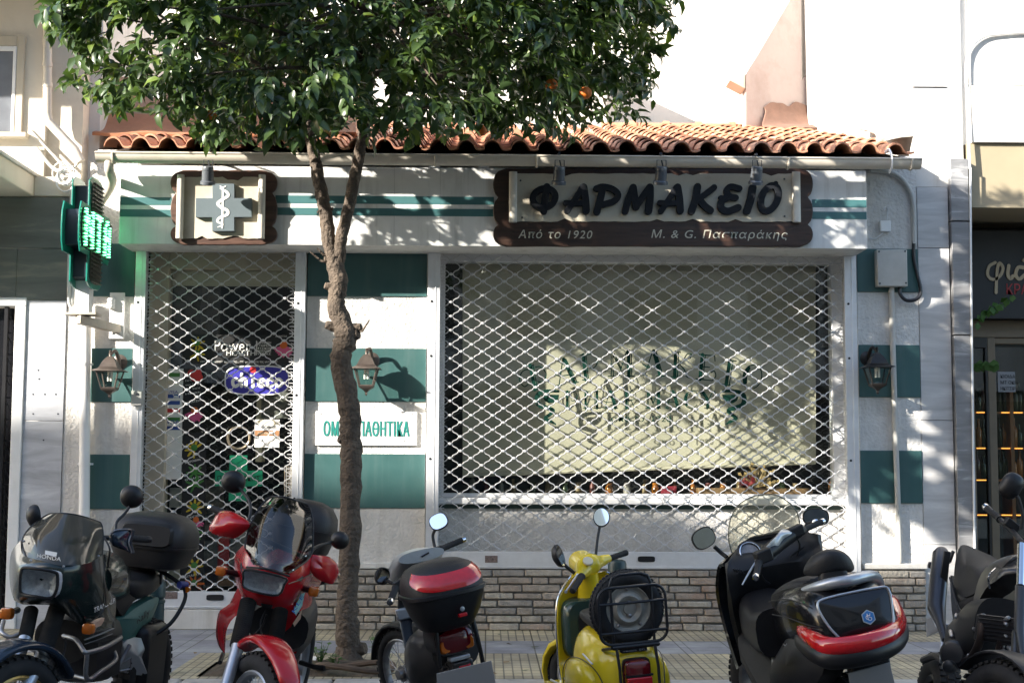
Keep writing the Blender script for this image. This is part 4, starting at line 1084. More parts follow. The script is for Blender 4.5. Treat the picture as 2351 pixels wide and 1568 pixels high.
# little jars and boxes on the window shelf
jar_m = [bottle_glass[1], paint('jar_white', (.28, .26, .23)), bottle_glass[0], paint('jar_red', (.12, .03, .025)), paint('jar_ochre', (.16, .11, .05))]
jz = wz0 - .02; jy = BY + .14
kinds = [MB().lathe([(.034, 0), (.036, .01), (.036, .07), (.026, .085), (.026, .09), (.03, .092), (.03, .115), (.0, .116)], (0, 0, 0), (0, 0, 1), 12), bottle_mb(.2, .027), MB().lathe([(.022, 0), (.024, .01), (.024, .09), (.012, .105), (.012, .125), (.015, .126), (.015, .145)], (0, 0, 0), (0, 0, 1), 12)]
protos = {}
for k in range(22):
    px = 1080 + k * 36 + random.uniform(-10, 10); kk = random.choice((0, 0, 2, 2, 1)); mm = random.randrange(5)
    if px > 1880: continue
    key = (kk, mm)
    if key not in protos: o = protos[key] = kinds[kk].build('remedy_jar', jar_m[mm], None)
    else: o = protos[key].copy(); col.objects.link(o)
    o.location = (X(px, 1120, jy), jy + random.uniform(-.05, .06), jz)
    tag(o, 'small remedy jar or bottle on the dark shelf under the blind', 'jar', 'jars along the pharmacy window shelf')
o = bottle_mb(.19, .035).build('oil_bottle', bottle_glass[1], None); o.location = (X(1896, 1120, jy), WY + .2, jz); tag(o, 'amber oil bottle alone in the right corner of the pharmacy window', 'bottle')
o = MB().box(-.07, .07, -.03, .03, 0, .085).build('red_carton', [paint('carton_red', (.22, .02, .035))], None, bev=.004); o.location = (X(1532, 1120, jy), jy - .1, jz); tag(o, 'small red carton on the pharmacy window shelf', 'carton')
dl = thing('dried_arrangement', 'golden dried flower arrangement with red ribbon low in the window', 'decoration', (X(1735, 1100, jy), WY + .16, jz))
b = MB()
for k in range(70):
    a, e, L_ = random.uniform(0, 6.28), random.uniform(.1, 1.4), random.uniform(.08, .22); p = Vector((X(1738, 1090, WY + .17), WY + .17, jz + .08))
    d = Vector((math.cos(a) * math.cos(e), math.sin(a) * math.cos(e) * .3, math.sin(e)))
    q = p + d * L_; b.tube([p, q], .003, 4); s_ = Vector((-d.z, 0, d.x)) * .018
    b.add([q - s_, q + d * .02, q + s_, q - d * .03], [(0, 1, 2, 3)])
under(b.build('dried_flowers', paint('dried_gold', (.33, .23, .10), var=.4), None), dl)
b = MB()
for dx in (-.1, -.04): b.grid([[(X(1722, 1100, WY + .15) + dx + .03 * j, WY + .14 + .01 * (j % 2), jz + .15 - .035 * i + .015 * j) for j in range(4)] for i in range(3)], .003, 3)
under(b.build('red_ribbon', paint('ribbon_dark_red', (.16, .012, .015)), None), dl)
under(MB().box(X(1600, 1100, BY), X(1860, 1100, BY), WY + .2, BY + .1, jz, jz + .07).build('tray', paint('tray_wood', (.2, .12, .06), var=.2), None, bev=.006), dl)

# ================================================================== signboards
parch = pm('parchment_paint', (.50, .455, .36), .55, var=.06, vs=3, dirt=(.25, .14, .06), dirt_amt=.35, ds=2)
scroll_m = pm('scroll_end_paint', (.62, .58, .50), .5, var=.08, vs=5)
letter_black = pm('anthracite_letter', (.012, .0135, .017), .6, spec=.2, var=.15, vs=20)
sgn = thing('pharmacy_signboard', 'dark wooden board with parchment panel reading ΦΑΡΜΑΚΕΙΟ in thick letters', 'sign', at(1500, 566, fy))
sc4 = lambda x, y: (1115 + x / 3.019, 371.7 + y / 3.019)
def wavy_board(x0, x1, y0, y1, Y, th, notch):
    """board outline with lobed short ends, in photo units"""
    pts = []
    def lobes(xe, s):
        hs = (y1 - y0); out = []
        cuts = notch; ys_ = [y0 + 6] + [y0 + hs * c for c in cuts] + [y1 - 6]
        for a, c in zip(ys_[:-1], ys_[1:]):
            for k in range(8):
                u = k / 8; out.append((xe + s * (12 * math.sin(math.pi * u) ** .6), a + (c - a) * u))
        out.append((xe, ys_[-1])); return out
    R_ = lobes(x1 - 12, 1); L_ = lobes(x0 + 12, -1)
    top = [(x0 + 30 + (x1 - x0 - 60) * k / 20, y0 + random.uniform(-.8, .8)) for k in range(21)]
    bot = [(x1 - 30 - (x1 - x0 - 60) * k / 20, y1 + random.uniform(-.8, .8)) for k in range(21)]
    poly = top + R_ + bot + L_[::-1]
    return MB().prism([tuple(at(px, py, Y)) for px, py in poly], (0, th, 0))
by = fy - .045
under(wavy_board(1132, 1867, 387, 566, by, .042, (.37, .72)).build('wood_board', brown_wood, None, bev=.006), sgn)
def parchment(x0, x1, y0, y1, Y, n=40):
    up = [(x0 + (x1 - x0) * k / n, y0 + random.uniform(-.9, .9)) for k in range(n + 1)]; dn = [(x1 - (x1 - x0) * k / n, y1 + random.uniform(-.9, .9)) for k in range(n + 1)]
    for L_, s in ((up, 1), (dn, -1)):
        for k in random.sample(range(4, n - 3), 4): L_[k] = (L_[k][0], L_[k][1] + s * random.uniform(4, 7))
    return MB().prism([tuple(at(px, py, Y)) for px, py in up + dn], (0, .012, 0))
pn = under(parchment(1182, 1836, 399, 509, by - .014).build('parchment_panel', parch, None), sgn)
for xs_, ye in ((1178, 0), (1826, 0)):
    b = MB(); c0, c1 = at(xs_, 397, by), at(xs_, 512, by)
    b.loft([((c0.x, by - .03, c0.z), (.035, 0, 0), (0, .026, 0), 2.2), ((c0.x, by - .03, c1.z), (.035, 0, 0), (0, .026, 0), 2.2)], 16)
    under(b.build('scroll_end', scroll_m, None), sgn)
lt = MB(); ly = by - .056
def S(pts, w=.029, closed=False, sm=4):
    q = []
    for x, y in pts: p = at(*sc4(x, y), ly); q.append((p.x, p.z))
    stroke(lt, q, w * 1.08, ly, .04, sm, closed)
S([(405 + 78 * math.cos(a) + 10 * math.sin(a), 250 - 66 * math.sin(a)) for a in [2 * math.pi * k / 12 for k in range(12)]], .026, True)
S([(425, 172), (412, 250), (403, 342)], .028)
for dx in (0, 652):
    S([(672 + dx, 175), (625 + dx, 250), (565 + dx, 340)], .024); S([(680 + dx, 175), (693 + dx, 260), (698 + dx, 338)], .029); S([(556 + dx, 283), (620 + dx, 287), (690 + dx, 284)], .022)
S([(812, 180), (795, 260), (772, 345)], .029); S([(768, 185), (812, 172), (880, 188), (920, 228), (890, 272), (812, 296)], .025)
S([(968, 343), (990, 260), (1022, 176)], .027); S([(1024, 176), (1034, 250), (1045, 312)], .028); S([(1045, 312), (1090, 240), (1136, 176)], .026); S([(1140, 176), (1140, 250), (1130, 340)], .03)
S([(1470, 172), (1455, 260), (1428, 342)], .029); S([(1585, 176), (1530, 220), (1462, 268)], .024); S([(1480, 258), (1520, 305), (1560, 336)], .028)
S([(1760, 184), (1700, 172), (1672, 200), (1690, 238), (1735, 248)], .025); S([(1690, 240), (1640, 268), (1634, 318), (1680, 342), (1752, 316)], .028); S([(1628, 246), (1665, 248)], .016)
S([(1853, 176), (1838, 260), (1812, 342)], .03)
S([(1970 + 58 * math.cos(a) + 22 * math.sin(a), 252 - 88 * math.sin(a)) for a in [2 * math.pi * k / 12 for k in range(12)]], .027, True); S([(2000, 160), (2012, 150)], .02)
under(lt.build('raised_letters', letter_black, None, bev=.003), sgn)
b = MB(); cream_l = pm('cream_sign_lettering', (.55, .52, .42), .5, var=.04)
tx = by - .002
ptext(b, 'Από το 1920', 1275, 538, 172, 19, tx, shear=.2, spacing=1.15); under(b.build('painted_date', cream_l, None), sgn)
b = MB(); ptext(b, 'Μ. & G. Πασπαράκης', 1652, 538, 318, 19, tx, shear=.2, spacing=1.15); under(b.build('painted_name', cream_l, None), sgn)
b = MB()
for x, y in ((242, 131), (253, 386), (2070, 120), (2072, 378)): p = at(*sc4(x, y), by - .016); b.lathe([(.009, 0), (.008, .006), (.0, .007)], p, (0, -1, 0), 8)
under(b.build('board_screws', dark_metal, None), sgn)
# the cross board
csg = thing('cross_signboard', 'square dark wooden board with grey cross and snake over the door', 'sign', at(514, 562, fy))
under(wavy_board(391, 636, 391, 562, by, .042, (.3, .75)).build('wood_board', wood_mat('reddish_brown_wood', (.10, .05, .034), (.055, .026, .018), .45), None, bev=.006), csg)
under(parchment(416, 606, 407, 548, by - .014, 16).build('parchment_panel', parch, None), csg)
for xs_ in (418, 604):
    b = MB(); c0, c1 = at(xs_, 405, by), at(xs_, 550, by)
    b.loft([((c0.x, by - .045, c0.z), (.03, 0, 0), (0, .036, 0), 2.2), ((c0.x, by - .045, c1.z), (.03, 0, 0), (0, .036, 0), 2.2)], 16)
    under(b.build('scroll_end', scroll_m, None), csg)
cy_ = by - .06
P3 = lambda px, py, Y=cy_: tuple(at(px, py, Y))
cross = [(487, 422), (538, 422), (538, 455), (578, 455), (578, 499), (538, 499), (538, 531), (487, 531), (487, 499), (449, 499), (449, 455), (487, 455)]
under(MB().prism([P3(*p) for p in cross], (0, .046, 0)).build('cross_plate', pm('slate_grey_plate', (.11, .14, .155), .45, var=.08), None, bev=.003), csg)
b = MB(); sc = (cy_ - CAM.y) / FOC
SQ = lambda pts: [(at(px, py, cy_).x, at(px, py, cy_).z) for px, py in pts]
stroke(b, SQ([(512, 432), (511, 480), (510, 523)]), .008, cy_ - .004, .004, 2)
stroke(b, SQ([(506, 433), (520, 441), (524, 450), (510, 459), (500, 468), (509, 477), (522, 484), (522, 493), (505, 500), (499, 509), (512, 516), (500, 522)]), [.005, .011, .012, .012, .013, .013, .012, .012, .011, .009, .007, .003], cy_ - .004, .004, 4)
stroke(b, SQ([(506, 428), (512, 432), (518, 428)]), .005, cy_ - .004, .004, 0)
under(b.build('snake_emblem', st_white, None), csg)
# spotlights over the boards: arm from the fascia top, bracket loop and lamp can
def spot(px, lab):
    t = thing('sign_spotlight', lab, 'spotlight', at(px, 386, fy), 'spotlights above the sign boards')
    xx = X(px, 386, fy); zt = fz1; yh = fy - .36
    b = MB(); b.tube([(xx - .02, fy + .05, zt + .015), (xx - .01, fy - .1, zt + .06), (xx, yh + .02, zt + .06)], .011, 8); under(b.build('arm', dark_metal, None), t)
    hz = Z(px, 398, yh)
    b = MB(); b.tube([(xx - .038, yh, hz), (xx - .038, yh, hz + .11), (xx + .038, yh, hz + .11), (xx + .038, yh, hz)], .004, 6); b.tube([(xx, yh, hz + .11), (xx + .012, yh + .01, hz + .05), (xx - .005, yh + .03, hz + .02)], .006, 6, smooth=3); under(b.build('bracket', dark_metal, None), t)
    b = MB(); ax = Vector((-.05, .35, -1)).normalized(); c_ = Vector((xx, yh - .01, hz + .055))
    b.lathe([(.0, -.002), (.042, .0), (.047, .012), (.047, .034), (.043, .038), (.047, .042), (.05, .115), (.061, .125), (.063, .15), (.055, .15), (.047, .13), (0, .128)], c_, ax, 20)
    under(b.build('lamp_can', pm('spot_grey_paint', (.10, .11, .125), .35, .2) if 'spot_grey_paint' not in MATS else MATS['spot_grey_paint'], None), t)
spot(497, 'grey spotlight can above the cross board over the door')
spot(1280, 'grey spotlight can above the first letter of the long sign')
spot(1507, 'grey spotlight can above the middle of the long sign')
spot(1720, 'grey spotlight can above the last letters of the long sign')

# ================================================================== carriage lanterns
bronze = pm('weathered_bronze', (.115, .092, .08), .45, .5, var=.25, vs=12)
black_iron = pm('black_lantern_iron', (.02, .018, .017), .4, .3, var=.2)
def lantern(px, py_top, m, lab):
    yl = -.21; c = at(px, py_top, yl); s = 1.0
    t = thing('wall_lantern', lab, 'lantern', (c.x, 0, c.z), 'carriage lanterns on the shop wall')
    zt = c.z
    def sq(w, z): return [(c.x - w, yl - w, z), (c.x + w, yl - w, z), (c.x + w, yl + w, z), (c.x - w, yl + w, z)]
    b = MB(); b.lathe([(.006, 0), (.014, -.01), (.008, -.022), (.016, -.03), (.012, -.05), (.018, -.06)], (c.x, yl, zt), (0, 0, 1), 12)
    b.rings([sq(.02, zt - .055), sq(.045, zt - .085), sq(.06, zt - .11), sq(.075, zt - .145), sq(.085, zt - .16), sq(.125, zt - .178), sq(.127, zt - .184), sq(.09, zt - .184)]); under(b.build('cap', m, None, ang=50), t)
    b = MB()
    for i, j in ((-1, -1), (1, -1), (1, 1), (-1, 1)):
        b.tube([(c.x + i * .095, yl + j * .095, zt - .184), (c.x + i * .058, yl + j * .058, zt - .33)], .007, 6)
    b.rings([sq(.06, zt - .322), sq(.066, zt - .33), sq(.06, zt - .345), sq(.035, zt - .36), sq(.02, zt - .372), sq(.008, zt - .39), sq(.012, zt - .4), sq(.003, zt - .415)]); under(b.build('frame', m, None), t)
    b = MB()
    for (i0, j0), (i1, j1) in (((-1, -1), (1, -1)), ((1, -1), (1, 1)), ((1, 1), (-1, 1)), ((-1, 1), (-1, -1))):
        b.add([(c.x + i0 * .092, yl + j0 * .092, zt - .186), (c.x + i1 * .092, yl + j1 * .092, zt - .186), (c.x + i1 * .057, yl + j1 * .057, zt - .325), (c.x + i0 * .057, yl + j0 * .057, zt - .325)], [(0, 1, 2, 3)])
    under(b.build('glass_panes', clear_pane, None), t)
    b = MB(); b.tube([(c.x - .012, yl, zt - .185), (c.x - .012, yl, zt - .27)], .011, 8); b.tube([(c.x + .014, yl, zt - .185), (c.x + .014, yl, zt - .27)], .011, 8); b.lathe([(.02, 0), (.02, -.03)], (c.x, yl, zt - .185), (0, 0, 1), 10); under(b.build('bulb', st_white, None), t)
    b = MB(); wx = c.x + .0; sd = 1 if px < 1000 else -1
    b.lathe([(.07, .0), (.072, .012), (.05, .024), (.02, .03)], (c.x + .03 * sd, .0, zt - .09), (0, -1, 0), 20)
    b.tube([(c.x + .03 * sd, -.02, zt - .13), (c.x + .03 * sd, -.06, zt - .06), (c.x + .02 * sd, -.13, zt + .0), (c.x, yl + .03, zt - .03), (c.x, yl, zt - .05)], [.02, .018, .015, .013, .012], 10, smooth=5)
    under(b.build('wall_arm', m, None), t)
lantern(254, 804, bronze, 'bronze lantern on the left column beside the downpipe')
lantern(842, 799, bronze, 'bronze lantern on the middle column beside the tree trunk')
lantern(2013, 796, black_iron, 'black lantern on the right column beside the grey conduit')

# ================================================================== little things on the walls
pl = thing('homeopathy_plaque', 'white plaque lettered ΟΜΟΙΟΠΑΘΗΤΙΚΑ behind the tree trunk', 'sign', at(841, 1022, 0))
p, q = at(725, 944, -.02), at(957, 1023, -.02)
under(MB().box(p.x, q.x, -.026, .0, q.z, p.z).build('plate', pm('plaque_white', (.74, .73, .71), .35, var=.03), None, bev=.003), pl)
b = MB(); ptext(b, 'ΟΜΟΙΟΠΑΘΗΤΙΚΑ', 840.1, 984, 195, 34, -.029, 0, spacing=1.12); ptext(b, 'ΟΜΟΙΟΠΑΘΗΤΙΚΑ', 841.9, 984, 195, 34, -.0297, 0, spacing=1.12)
under(b.build('lettering', pm('plaque_green', (.02, .20, .17), .4), None), pl)
b = MB()
for x, y in ((737, 950), (737, 1016), (946, 950), (928, 1013)): b.lathe([(.007, 0), (.0, .004)], at(x, y, -.026), (0, -1, 0), 8)
under(b.build('plate_screws', dark_metal, None), pl)
grey_plastic = pm('grey_junction_plastic', (.46, .45, .42), .5, var=.05, dirt=(.3, .28, .24), dirt_amt=.4, ds=4)
eb = thing('electric_box', 'square grey electric box with looping cable on the right column', 'electric box', at(2048, 655, 0))
p, q = at(2013, 573, -.1), at(2084, 658, -.1)
under(MB().box(p.x, q.x, -.105, -.014, q.z, p.z).build('lid', grey_plastic, None, bev=.008), eb)
b = MB()
for x, y in ((2018, 578), (2078, 577), (2020, 651), (2080, 650)): b.lathe([(.009, 0), (.009, .003)], at(x, y, -.106), (0, -1, 0), 8)
under(b.build('lid_screws', dark_metal, None), eb)
b = MB(); b.tube([at(2066, 658, -.05), at(2067, 676, -.06), at(2082, 690, -.07), at(2105, 686, -.06), at(2114, 668, -.05), at(2106, 630, -.04), at(2098, 590, -.03), at(2098, 540, -.03)], .017, 8, smooth=5); under(b.build('black_cable', black_paint, None), eb)
cn = thing('conduit', 'grey plastic conduit running down the right column', 'conduit', at(2058, 1295, -.03))
b = MB(); b.tube([at(2047, 668, -.04), at(2050, 800, -.04), at(2056, 1000, -.04), at(2066, 1290, -.04)], .025, 12); b.tube([at(2049, 655, -.05), at(2046, 672, -.04)], [.016, .028], 10); under(b.build('lower_pipe', grey_plastic, None), cn)
b = MB(); b.tube([at(1998, 391, -.03), at(2030, 393, -.03), at(2062, 404, -.03), at(2085, 430, -.03), at(2097, 470, -.03), at(2099, 560, -.03)], .021, 10, smooth=5); under(b.build('upper_pipe', grey_plastic, None), cn)
jb = thing('junction_box', 'small white junction box with hook below the gutter at right', 'junction box', at(2032, 532, 0))
p, q = at(2021, 507, -.04), at(2045, 532, -.04); under(MB().box(p.x, q.x, -.05, 0, q.z, p.z).build('cover', white_metal, None, bev=.005), jb)
b = MB(); b.tube([at(2036, 505, -.02), at(2037, 480, -.03), at(2032, 476, -.06), at(2030, 484, -.06)], .006, 6, smooth=3); b.tube([at(2030, 532, -.02), at(2010, 548, -.02), at(1996, 546, -.02)], .005, 6, smooth=3); under(b.build('hook', galv, None), jb)
ks = thing('key_switch', 'small grey key switch box on the left grille rail', 'switch', at(315, 915, -.08))
p, q = at(303, 897, -.1), at(326, 931, -.1); under(MB().box(p.x, q.x, -.12, -.075, q.z, p.z).build('housing', grey_plastic, None, bev=.006), ks)
b = MB(); b.lathe([(.014, 0), (.012, .006)], at(315, 905, -.12), (0, -1, 0), 12); under(b.build('key_lock', dark_metal, None), ks)

# ================================================================== lit pharmacy cross at right angles to the wall
lx = X(232, 530, -.55) - .0; yc = -.72
zc = Z(200, 538, yc)
lcx = thing('led_pharmacy_cross', 'green lit cross sign jutting from the left column', 'cross sign', (lx, yc, zc))
green_metal = pm('green_enamel', (.01, .20, .15), .3, var=.05, coat=.4)
led_panel = pm('led_panel_dark', (.05, .045, .035), .5, var=.2, vs=30)
led_g = pm('lit_green_led', (.14, 1.0, .38), .5, var=0, emit=2.4)
HW, AW = .47, .205
def cross_poly(hw, aw, bow=.05):
    pts = []
    for k in range(4):
        a = k * math.pi / 2
        e = [(-aw, hw - bow), (-aw * .6, hw - bow * .2), (0, hw), (aw * .6, hw - bow * .2), (aw, hw - bow), (aw, aw)]
        for u, v in e: pts.append((u * math.cos(a) + v * math.sin(a), v * math.cos(a) - u * math.sin(a)))
    return pts
def yz(pts, x): return [(x, yc + u, zc + v) for u, v in pts]
out = cross_poly(HW, AW)
for xx, th in ((lx - .012, .014), (lx - .15, .014)): under(MB().prism(yz(out, xx), (th, 0, 0)).build('green_plate', green_metal, None, bev=.003), lcx)
under(MB().prism(yz(cross_poly(HW - .07, AW - .06, .02), lx - .14), (.13, 0, 0)).build('housing', pm('cross_housing', (.02, .03, .04), .3), None), lcx)
under(MB().prism(yz(cross_poly(HW - .045, AW - .045, .04), lx + .0), (.012, 0, 0)).build('led_panel', led_panel, None), lcx)
b = MB(); v = -HW + .06
while v < HW - .06:
    w_ = AW - .06 if abs(v) > AW - .05 else HW - .06
    b.box(lx + .012, lx + .03, yc - w_, yc + w_, zc + v - .004, zc + v + .004); v += .034
under(b.build('louvres', led_panel, None), lcx)
b = MB(); bm_ = ['X..X.XXX..X.', 'XX.X..X..X.X', 'XX.X..X..X.X', 'X.XX..X..XXX', 'X.XX..X..X.X', 'X..X..X..X.X', 'X..X..X..X.X']
for i in range(14):
    row = bm_[i // 2]
    for j, ch in enumerate(row):
        if ch == 'X':
            y_ = yc - .36 + j * .064; z_ = zc + .15 - i * .0225
            b.box(lx + .013, lx + .034, y_ - .019, y_ + .019, z_ - .0045, z_ + .0045)
under(b.build('lit_dots', led_g, None), lcx)
b = MB(); p0 = Vector((lx - .08, yc, zc - HW)); za = Z(180, 725, yc)
b.box(p0.x - .06, p0.x + .06, yc - .05, yc + .05, za, p0.z + .08); under(b.build('post', white_metal, None, bev=.004), lcx)
b = MB(); b.box(p0.x - .13, p0.x + .13, yc - .09, yc + .09, za - .0, za + .02)
b.obox(((p0.x + X(268, 738, 0)) / 2, yc / 2 - .03, za - .04), ((X(268, 738, 0) - p0.x) / 2 + .02, (-yc) / 2 + .05, 0), (.03, -.03, 0), (0, 0, .035)); under(b.build('arm', pm('rusty_white_arm', (.5, .44, .36), .5, var=.15, dirt=(.3, .14, .05), dirt_amt=.6, ds=6), None, bev=.004), lcx)
p, q = at(253, 672, -.02), at(284, 778, -.02); b = MB(); b.box(p.x, q.x, -.03, .0, q.z, p.z)
for k in range(3): b.lathe([(.03, 0), (.035, .015), (.03, .03)], (p.x + .02, -.05, (p.z + q.z) / 2 + .12 - k * .03), (0, 0, 1), 12)
for x, z in ((p.x + .03, p.z - .04), (q.x - .03, q.z + .05), (p.x + .03, q.z + .05)): b.lathe([(.011, 0), (.011, .012)], (x, -.03, z), (0, -1, 0), 6)
under(b.build('wall_plate', white_metal, None, bev=.003), lcx)
# wine shop sign board
ws = thing('wine_shop_sign', 'black shop board with cream and red Greek lettering at right', 'sign', at(2300, 735, .7))
YW = .72; p, q = at(2226, 528, YW), at(2500, 733, YW)
under(MB().box(p.x, 9.9, YW, YW + .1, q.z, p.z).build('board', pm('black_sign_board', (.012, .012, .013), .5, var=.2), None, bev=.004), ws)
b = MB(); 
def W(pts, w=.016, cl=False):
    q_ = [(at(px, py, YW - .012).x, at(px, py, YW - .012).z) for px, py in pts]; stroke(b, q_, w, YW - .012, .012, 4, cl)
W([(2285, 603), (2271, 612), (2268, 632), (2280, 642), (2296, 634), (2303, 616), (2295, 604), (2290, 618), (2288, 645), (2287, 672)], .014)
W([(2316, 610), (2314, 630), (2320, 640), (2326, 634)], .016)
W([(2352, 615), (2338, 614), (2332, 630), (2340, 641), (2352, 632)], .016); W([(2358, 590), (2350, 598)], .014); W([(2370, 610), (2368, 640)], .016); W([(2226, 598), (2230, 604), (2229, 610)], .01)
under(b.build('script_lettering', pm('cream_script', (.42, .33, .21), .5), None), ws)
b = MB(); ptext(b, 'ΚΡΑΣΙΑ', 2358, 664, 96, 25, YW - .004); under(b.build('red_lettering', pm('sign_red', (.35, .03, .03), .5), None), ws)
nt_ = thing('paper_notice', 'white printed notice seen from behind on the wine shop glass', 'notice', at(2312, 876, YS)); p, q = at(2291, 853, YS + .03), at(2332, 900, YS + .03)
under(MB().box(p.x, q.x, YS + .034, YS + .038, q.z, p.z).build('sheet', paint('notice_grey', (.22, .22, .23)), None), nt_)
b = MB()
for k, s in enumerate(('ΚΙΟΙΔΑ', 'ΜΤ ΟΚΙ', 'ΗΚΙΤΣΙΡ')): ptext(b, s, 2314, 864 + k * 14, 34, 8, YS + .032, 0)
under(b.build('printed_text', st_black, None), nt_)
# ================================================================== bitter orange tree in its pit
bark = pm('grey_brown_bark', (.10, .076, .057), .9, var=.4, vs=14, bump=8, bs=34, dirt=(.045, .034, .027), dirt_amt=.9, ds=5, detail=9)
def leaf_mat(name, c, tr, rough):
    m = pm(name, c, rough, var=.25, vs=3, spec=.55)
    N, L = m.node_tree.nodes, m.node_tree.links
    t = N.new('ShaderNodeBsdfTranslucent'); t.inputs[0].default_value = list(tr) + [1]
    mx = N.new('ShaderNodeMixShader'); mx.inputs[0].default_value = .2
    L.new(N['Principled BSDF'].outputs[0], mx.inputs[1]); L.new(t.outputs[0], mx.inputs[2]); L.new(mx.outputs[0], N['Material Output'].inputs[0])
    return m
leaf_ms = [leaf_mat('dark_citrus_leaf', (.036, .064, .022), (.07, .14, .02), .3), leaf_mat('green_citrus_leaf', (.058, .096, .032), (.11, .20, .025), .31), leaf_mat('young_citrus_leaf', (.13, .19, .04), (.24, .34, .03), .34)]
base = atz(800, 1522, 0.0)
TY = base.y
tree = thing('orange_tree', 'bitter orange tree with forked trunk and dense glossy crown on the pavement', 'tree', (base.x, base.y, 0.0))
tb = MB()
def knobby(path, rads, n=7, amp=.08):
    P, rr = catmull([Vector(p) for p in path], rads, n)
    for i in range(len(P)):
        P[i] = P[i] + Vector((random.uniform(-1, 1), random.uniform(-1, 1), 0)) * rr[i] * amp
        rr[i] *= random.uniform(1 - amp, 1 + amp)
    tb.tube(P, rr, 16)
q = lambda px, py, dy=0: at(px, py, TY + dy)
knobby([q(800, 1530), q(801, 1490), q(797, 1400), q(803, 1250), q(806, 1100), q(806, 1010), q(800, 930), q(783, 830), q(793, 770), q(772, 700), q(778, 645), q(764, 590)],
       [.12, .092, .081, .077, .079, .083, .080, .078, .086, .062, .068, .060], 7, .085)
knobby([q(770, 620), q(757, 560), q(745, 480), q(733, 420), q(722, 360, .05), q(705, 290, .1), q(680, 200, .2), q(640, 80, .3), q(600, -60, .4)], [.055, .052, .048, .046, .044, .040, .034, .024, .012])
knobby([q(776, 600), q(785, 540, -.03), q(800, 480, -.05), q(814, 410, -.08), q(828, 340, -.1), q(840, 270, -.15), q(850, 170, -.25), q(880, 40, -.4), q(900, -80, -.5)], [.05, .046, .043, .043, .042, .04, .034, .024, .012])
for px, py, dx, r_ in ((752, 600, -.09, .032), (815, 770, .11, .05), (822, 755, .10, .035), (755, 750, -.08, .035), (785, 640, .09, .03), (752, 660, -.07, .03), (830, 1490, .12, .05), (812, 990, .08, .04), (785, 1010, -.07, .04)):
    p = q(px, py); c0 = q(785 if py < 900 else 802, py)
    tb.tube([c0, c0.lerp(p, .7), p + Vector((dx * .25, -.02, .012))], [r_ * 1.5, r_ * 1.15, r_ * .8], 10)
for px, py, ex, ey in ((738, 600, 712, 578), (742, 585, 728, 570), (832, 760, 848, 735), (740, 480, 728, 488)):
    tb.tube([q(765 if px < 780 else 815, py), q(px, py, -.03), q(ex, ey, -.05)], [.014, .010, .005], 6)
OUT = [(80, -300), (100, -40), (95, 45), (130, 110), (150, 195), (190, 250), (250, 262), (310, 255), (385, 250), (425, 295), (470, 340), (540, 322), (600, 338), (690, 350), (740, 335), (800, 300), (880, 325), (935, 335), (1000, 310), (1090, 318), (1180, 305), (1240, 298), (1300, 322), (1395, 312), (1420, 265), (1480, 250), (1512, 205), (1532, 150), (1552, 100), (1535, 40), (1545, -300)]
def inside(p, poly=OUT):
    c = False; x, y = p; n = len(poly)
    for i in range(n):
        x1, y1 = poly[i]; x2, y2 = poly[i - 1]
        if (y1 > y) != (y2 > y) and x < (x2 - x1) * (y - y1) / (y2 - y1) + x1: c = not c
    return c
R3i = R3.transposed()
def project(p):
    d = R3i @ (Vector(p) - CAM)
    return (PCX + FOC * d.x / -d.z, PCY - FOC * d.y / -d.z)
CC = Vector((-1.15, TY - .25, 4.66)); CR = Vector((2.5, 2.05, 1.36))
clumps = []
tries = 0
while len(clumps) < 560 and tries < 60000:
    tries += 1
    u = Vector((random.gauss(0, 1), random.gauss(0, 1), random.gauss(0, 1))).normalized() * (random.random() ** .30)
    p = CC + Vector((u.x * CR.x, u.y * CR.y, u.z * CR.z))
    if p.z < 3.4: continue
    px, py = project(p)
    if not inside((px, py + 14)): continue
    if p.y > -.85 and p.z < 4.55: continue
    nz = math.sin(p.x * 2.3 + 1) * math.sin(p.y * 2.9) * math.sin(p.z * 3.1 + .5)
    if nz < -.12: continue
    clumps.append((p, u.length))
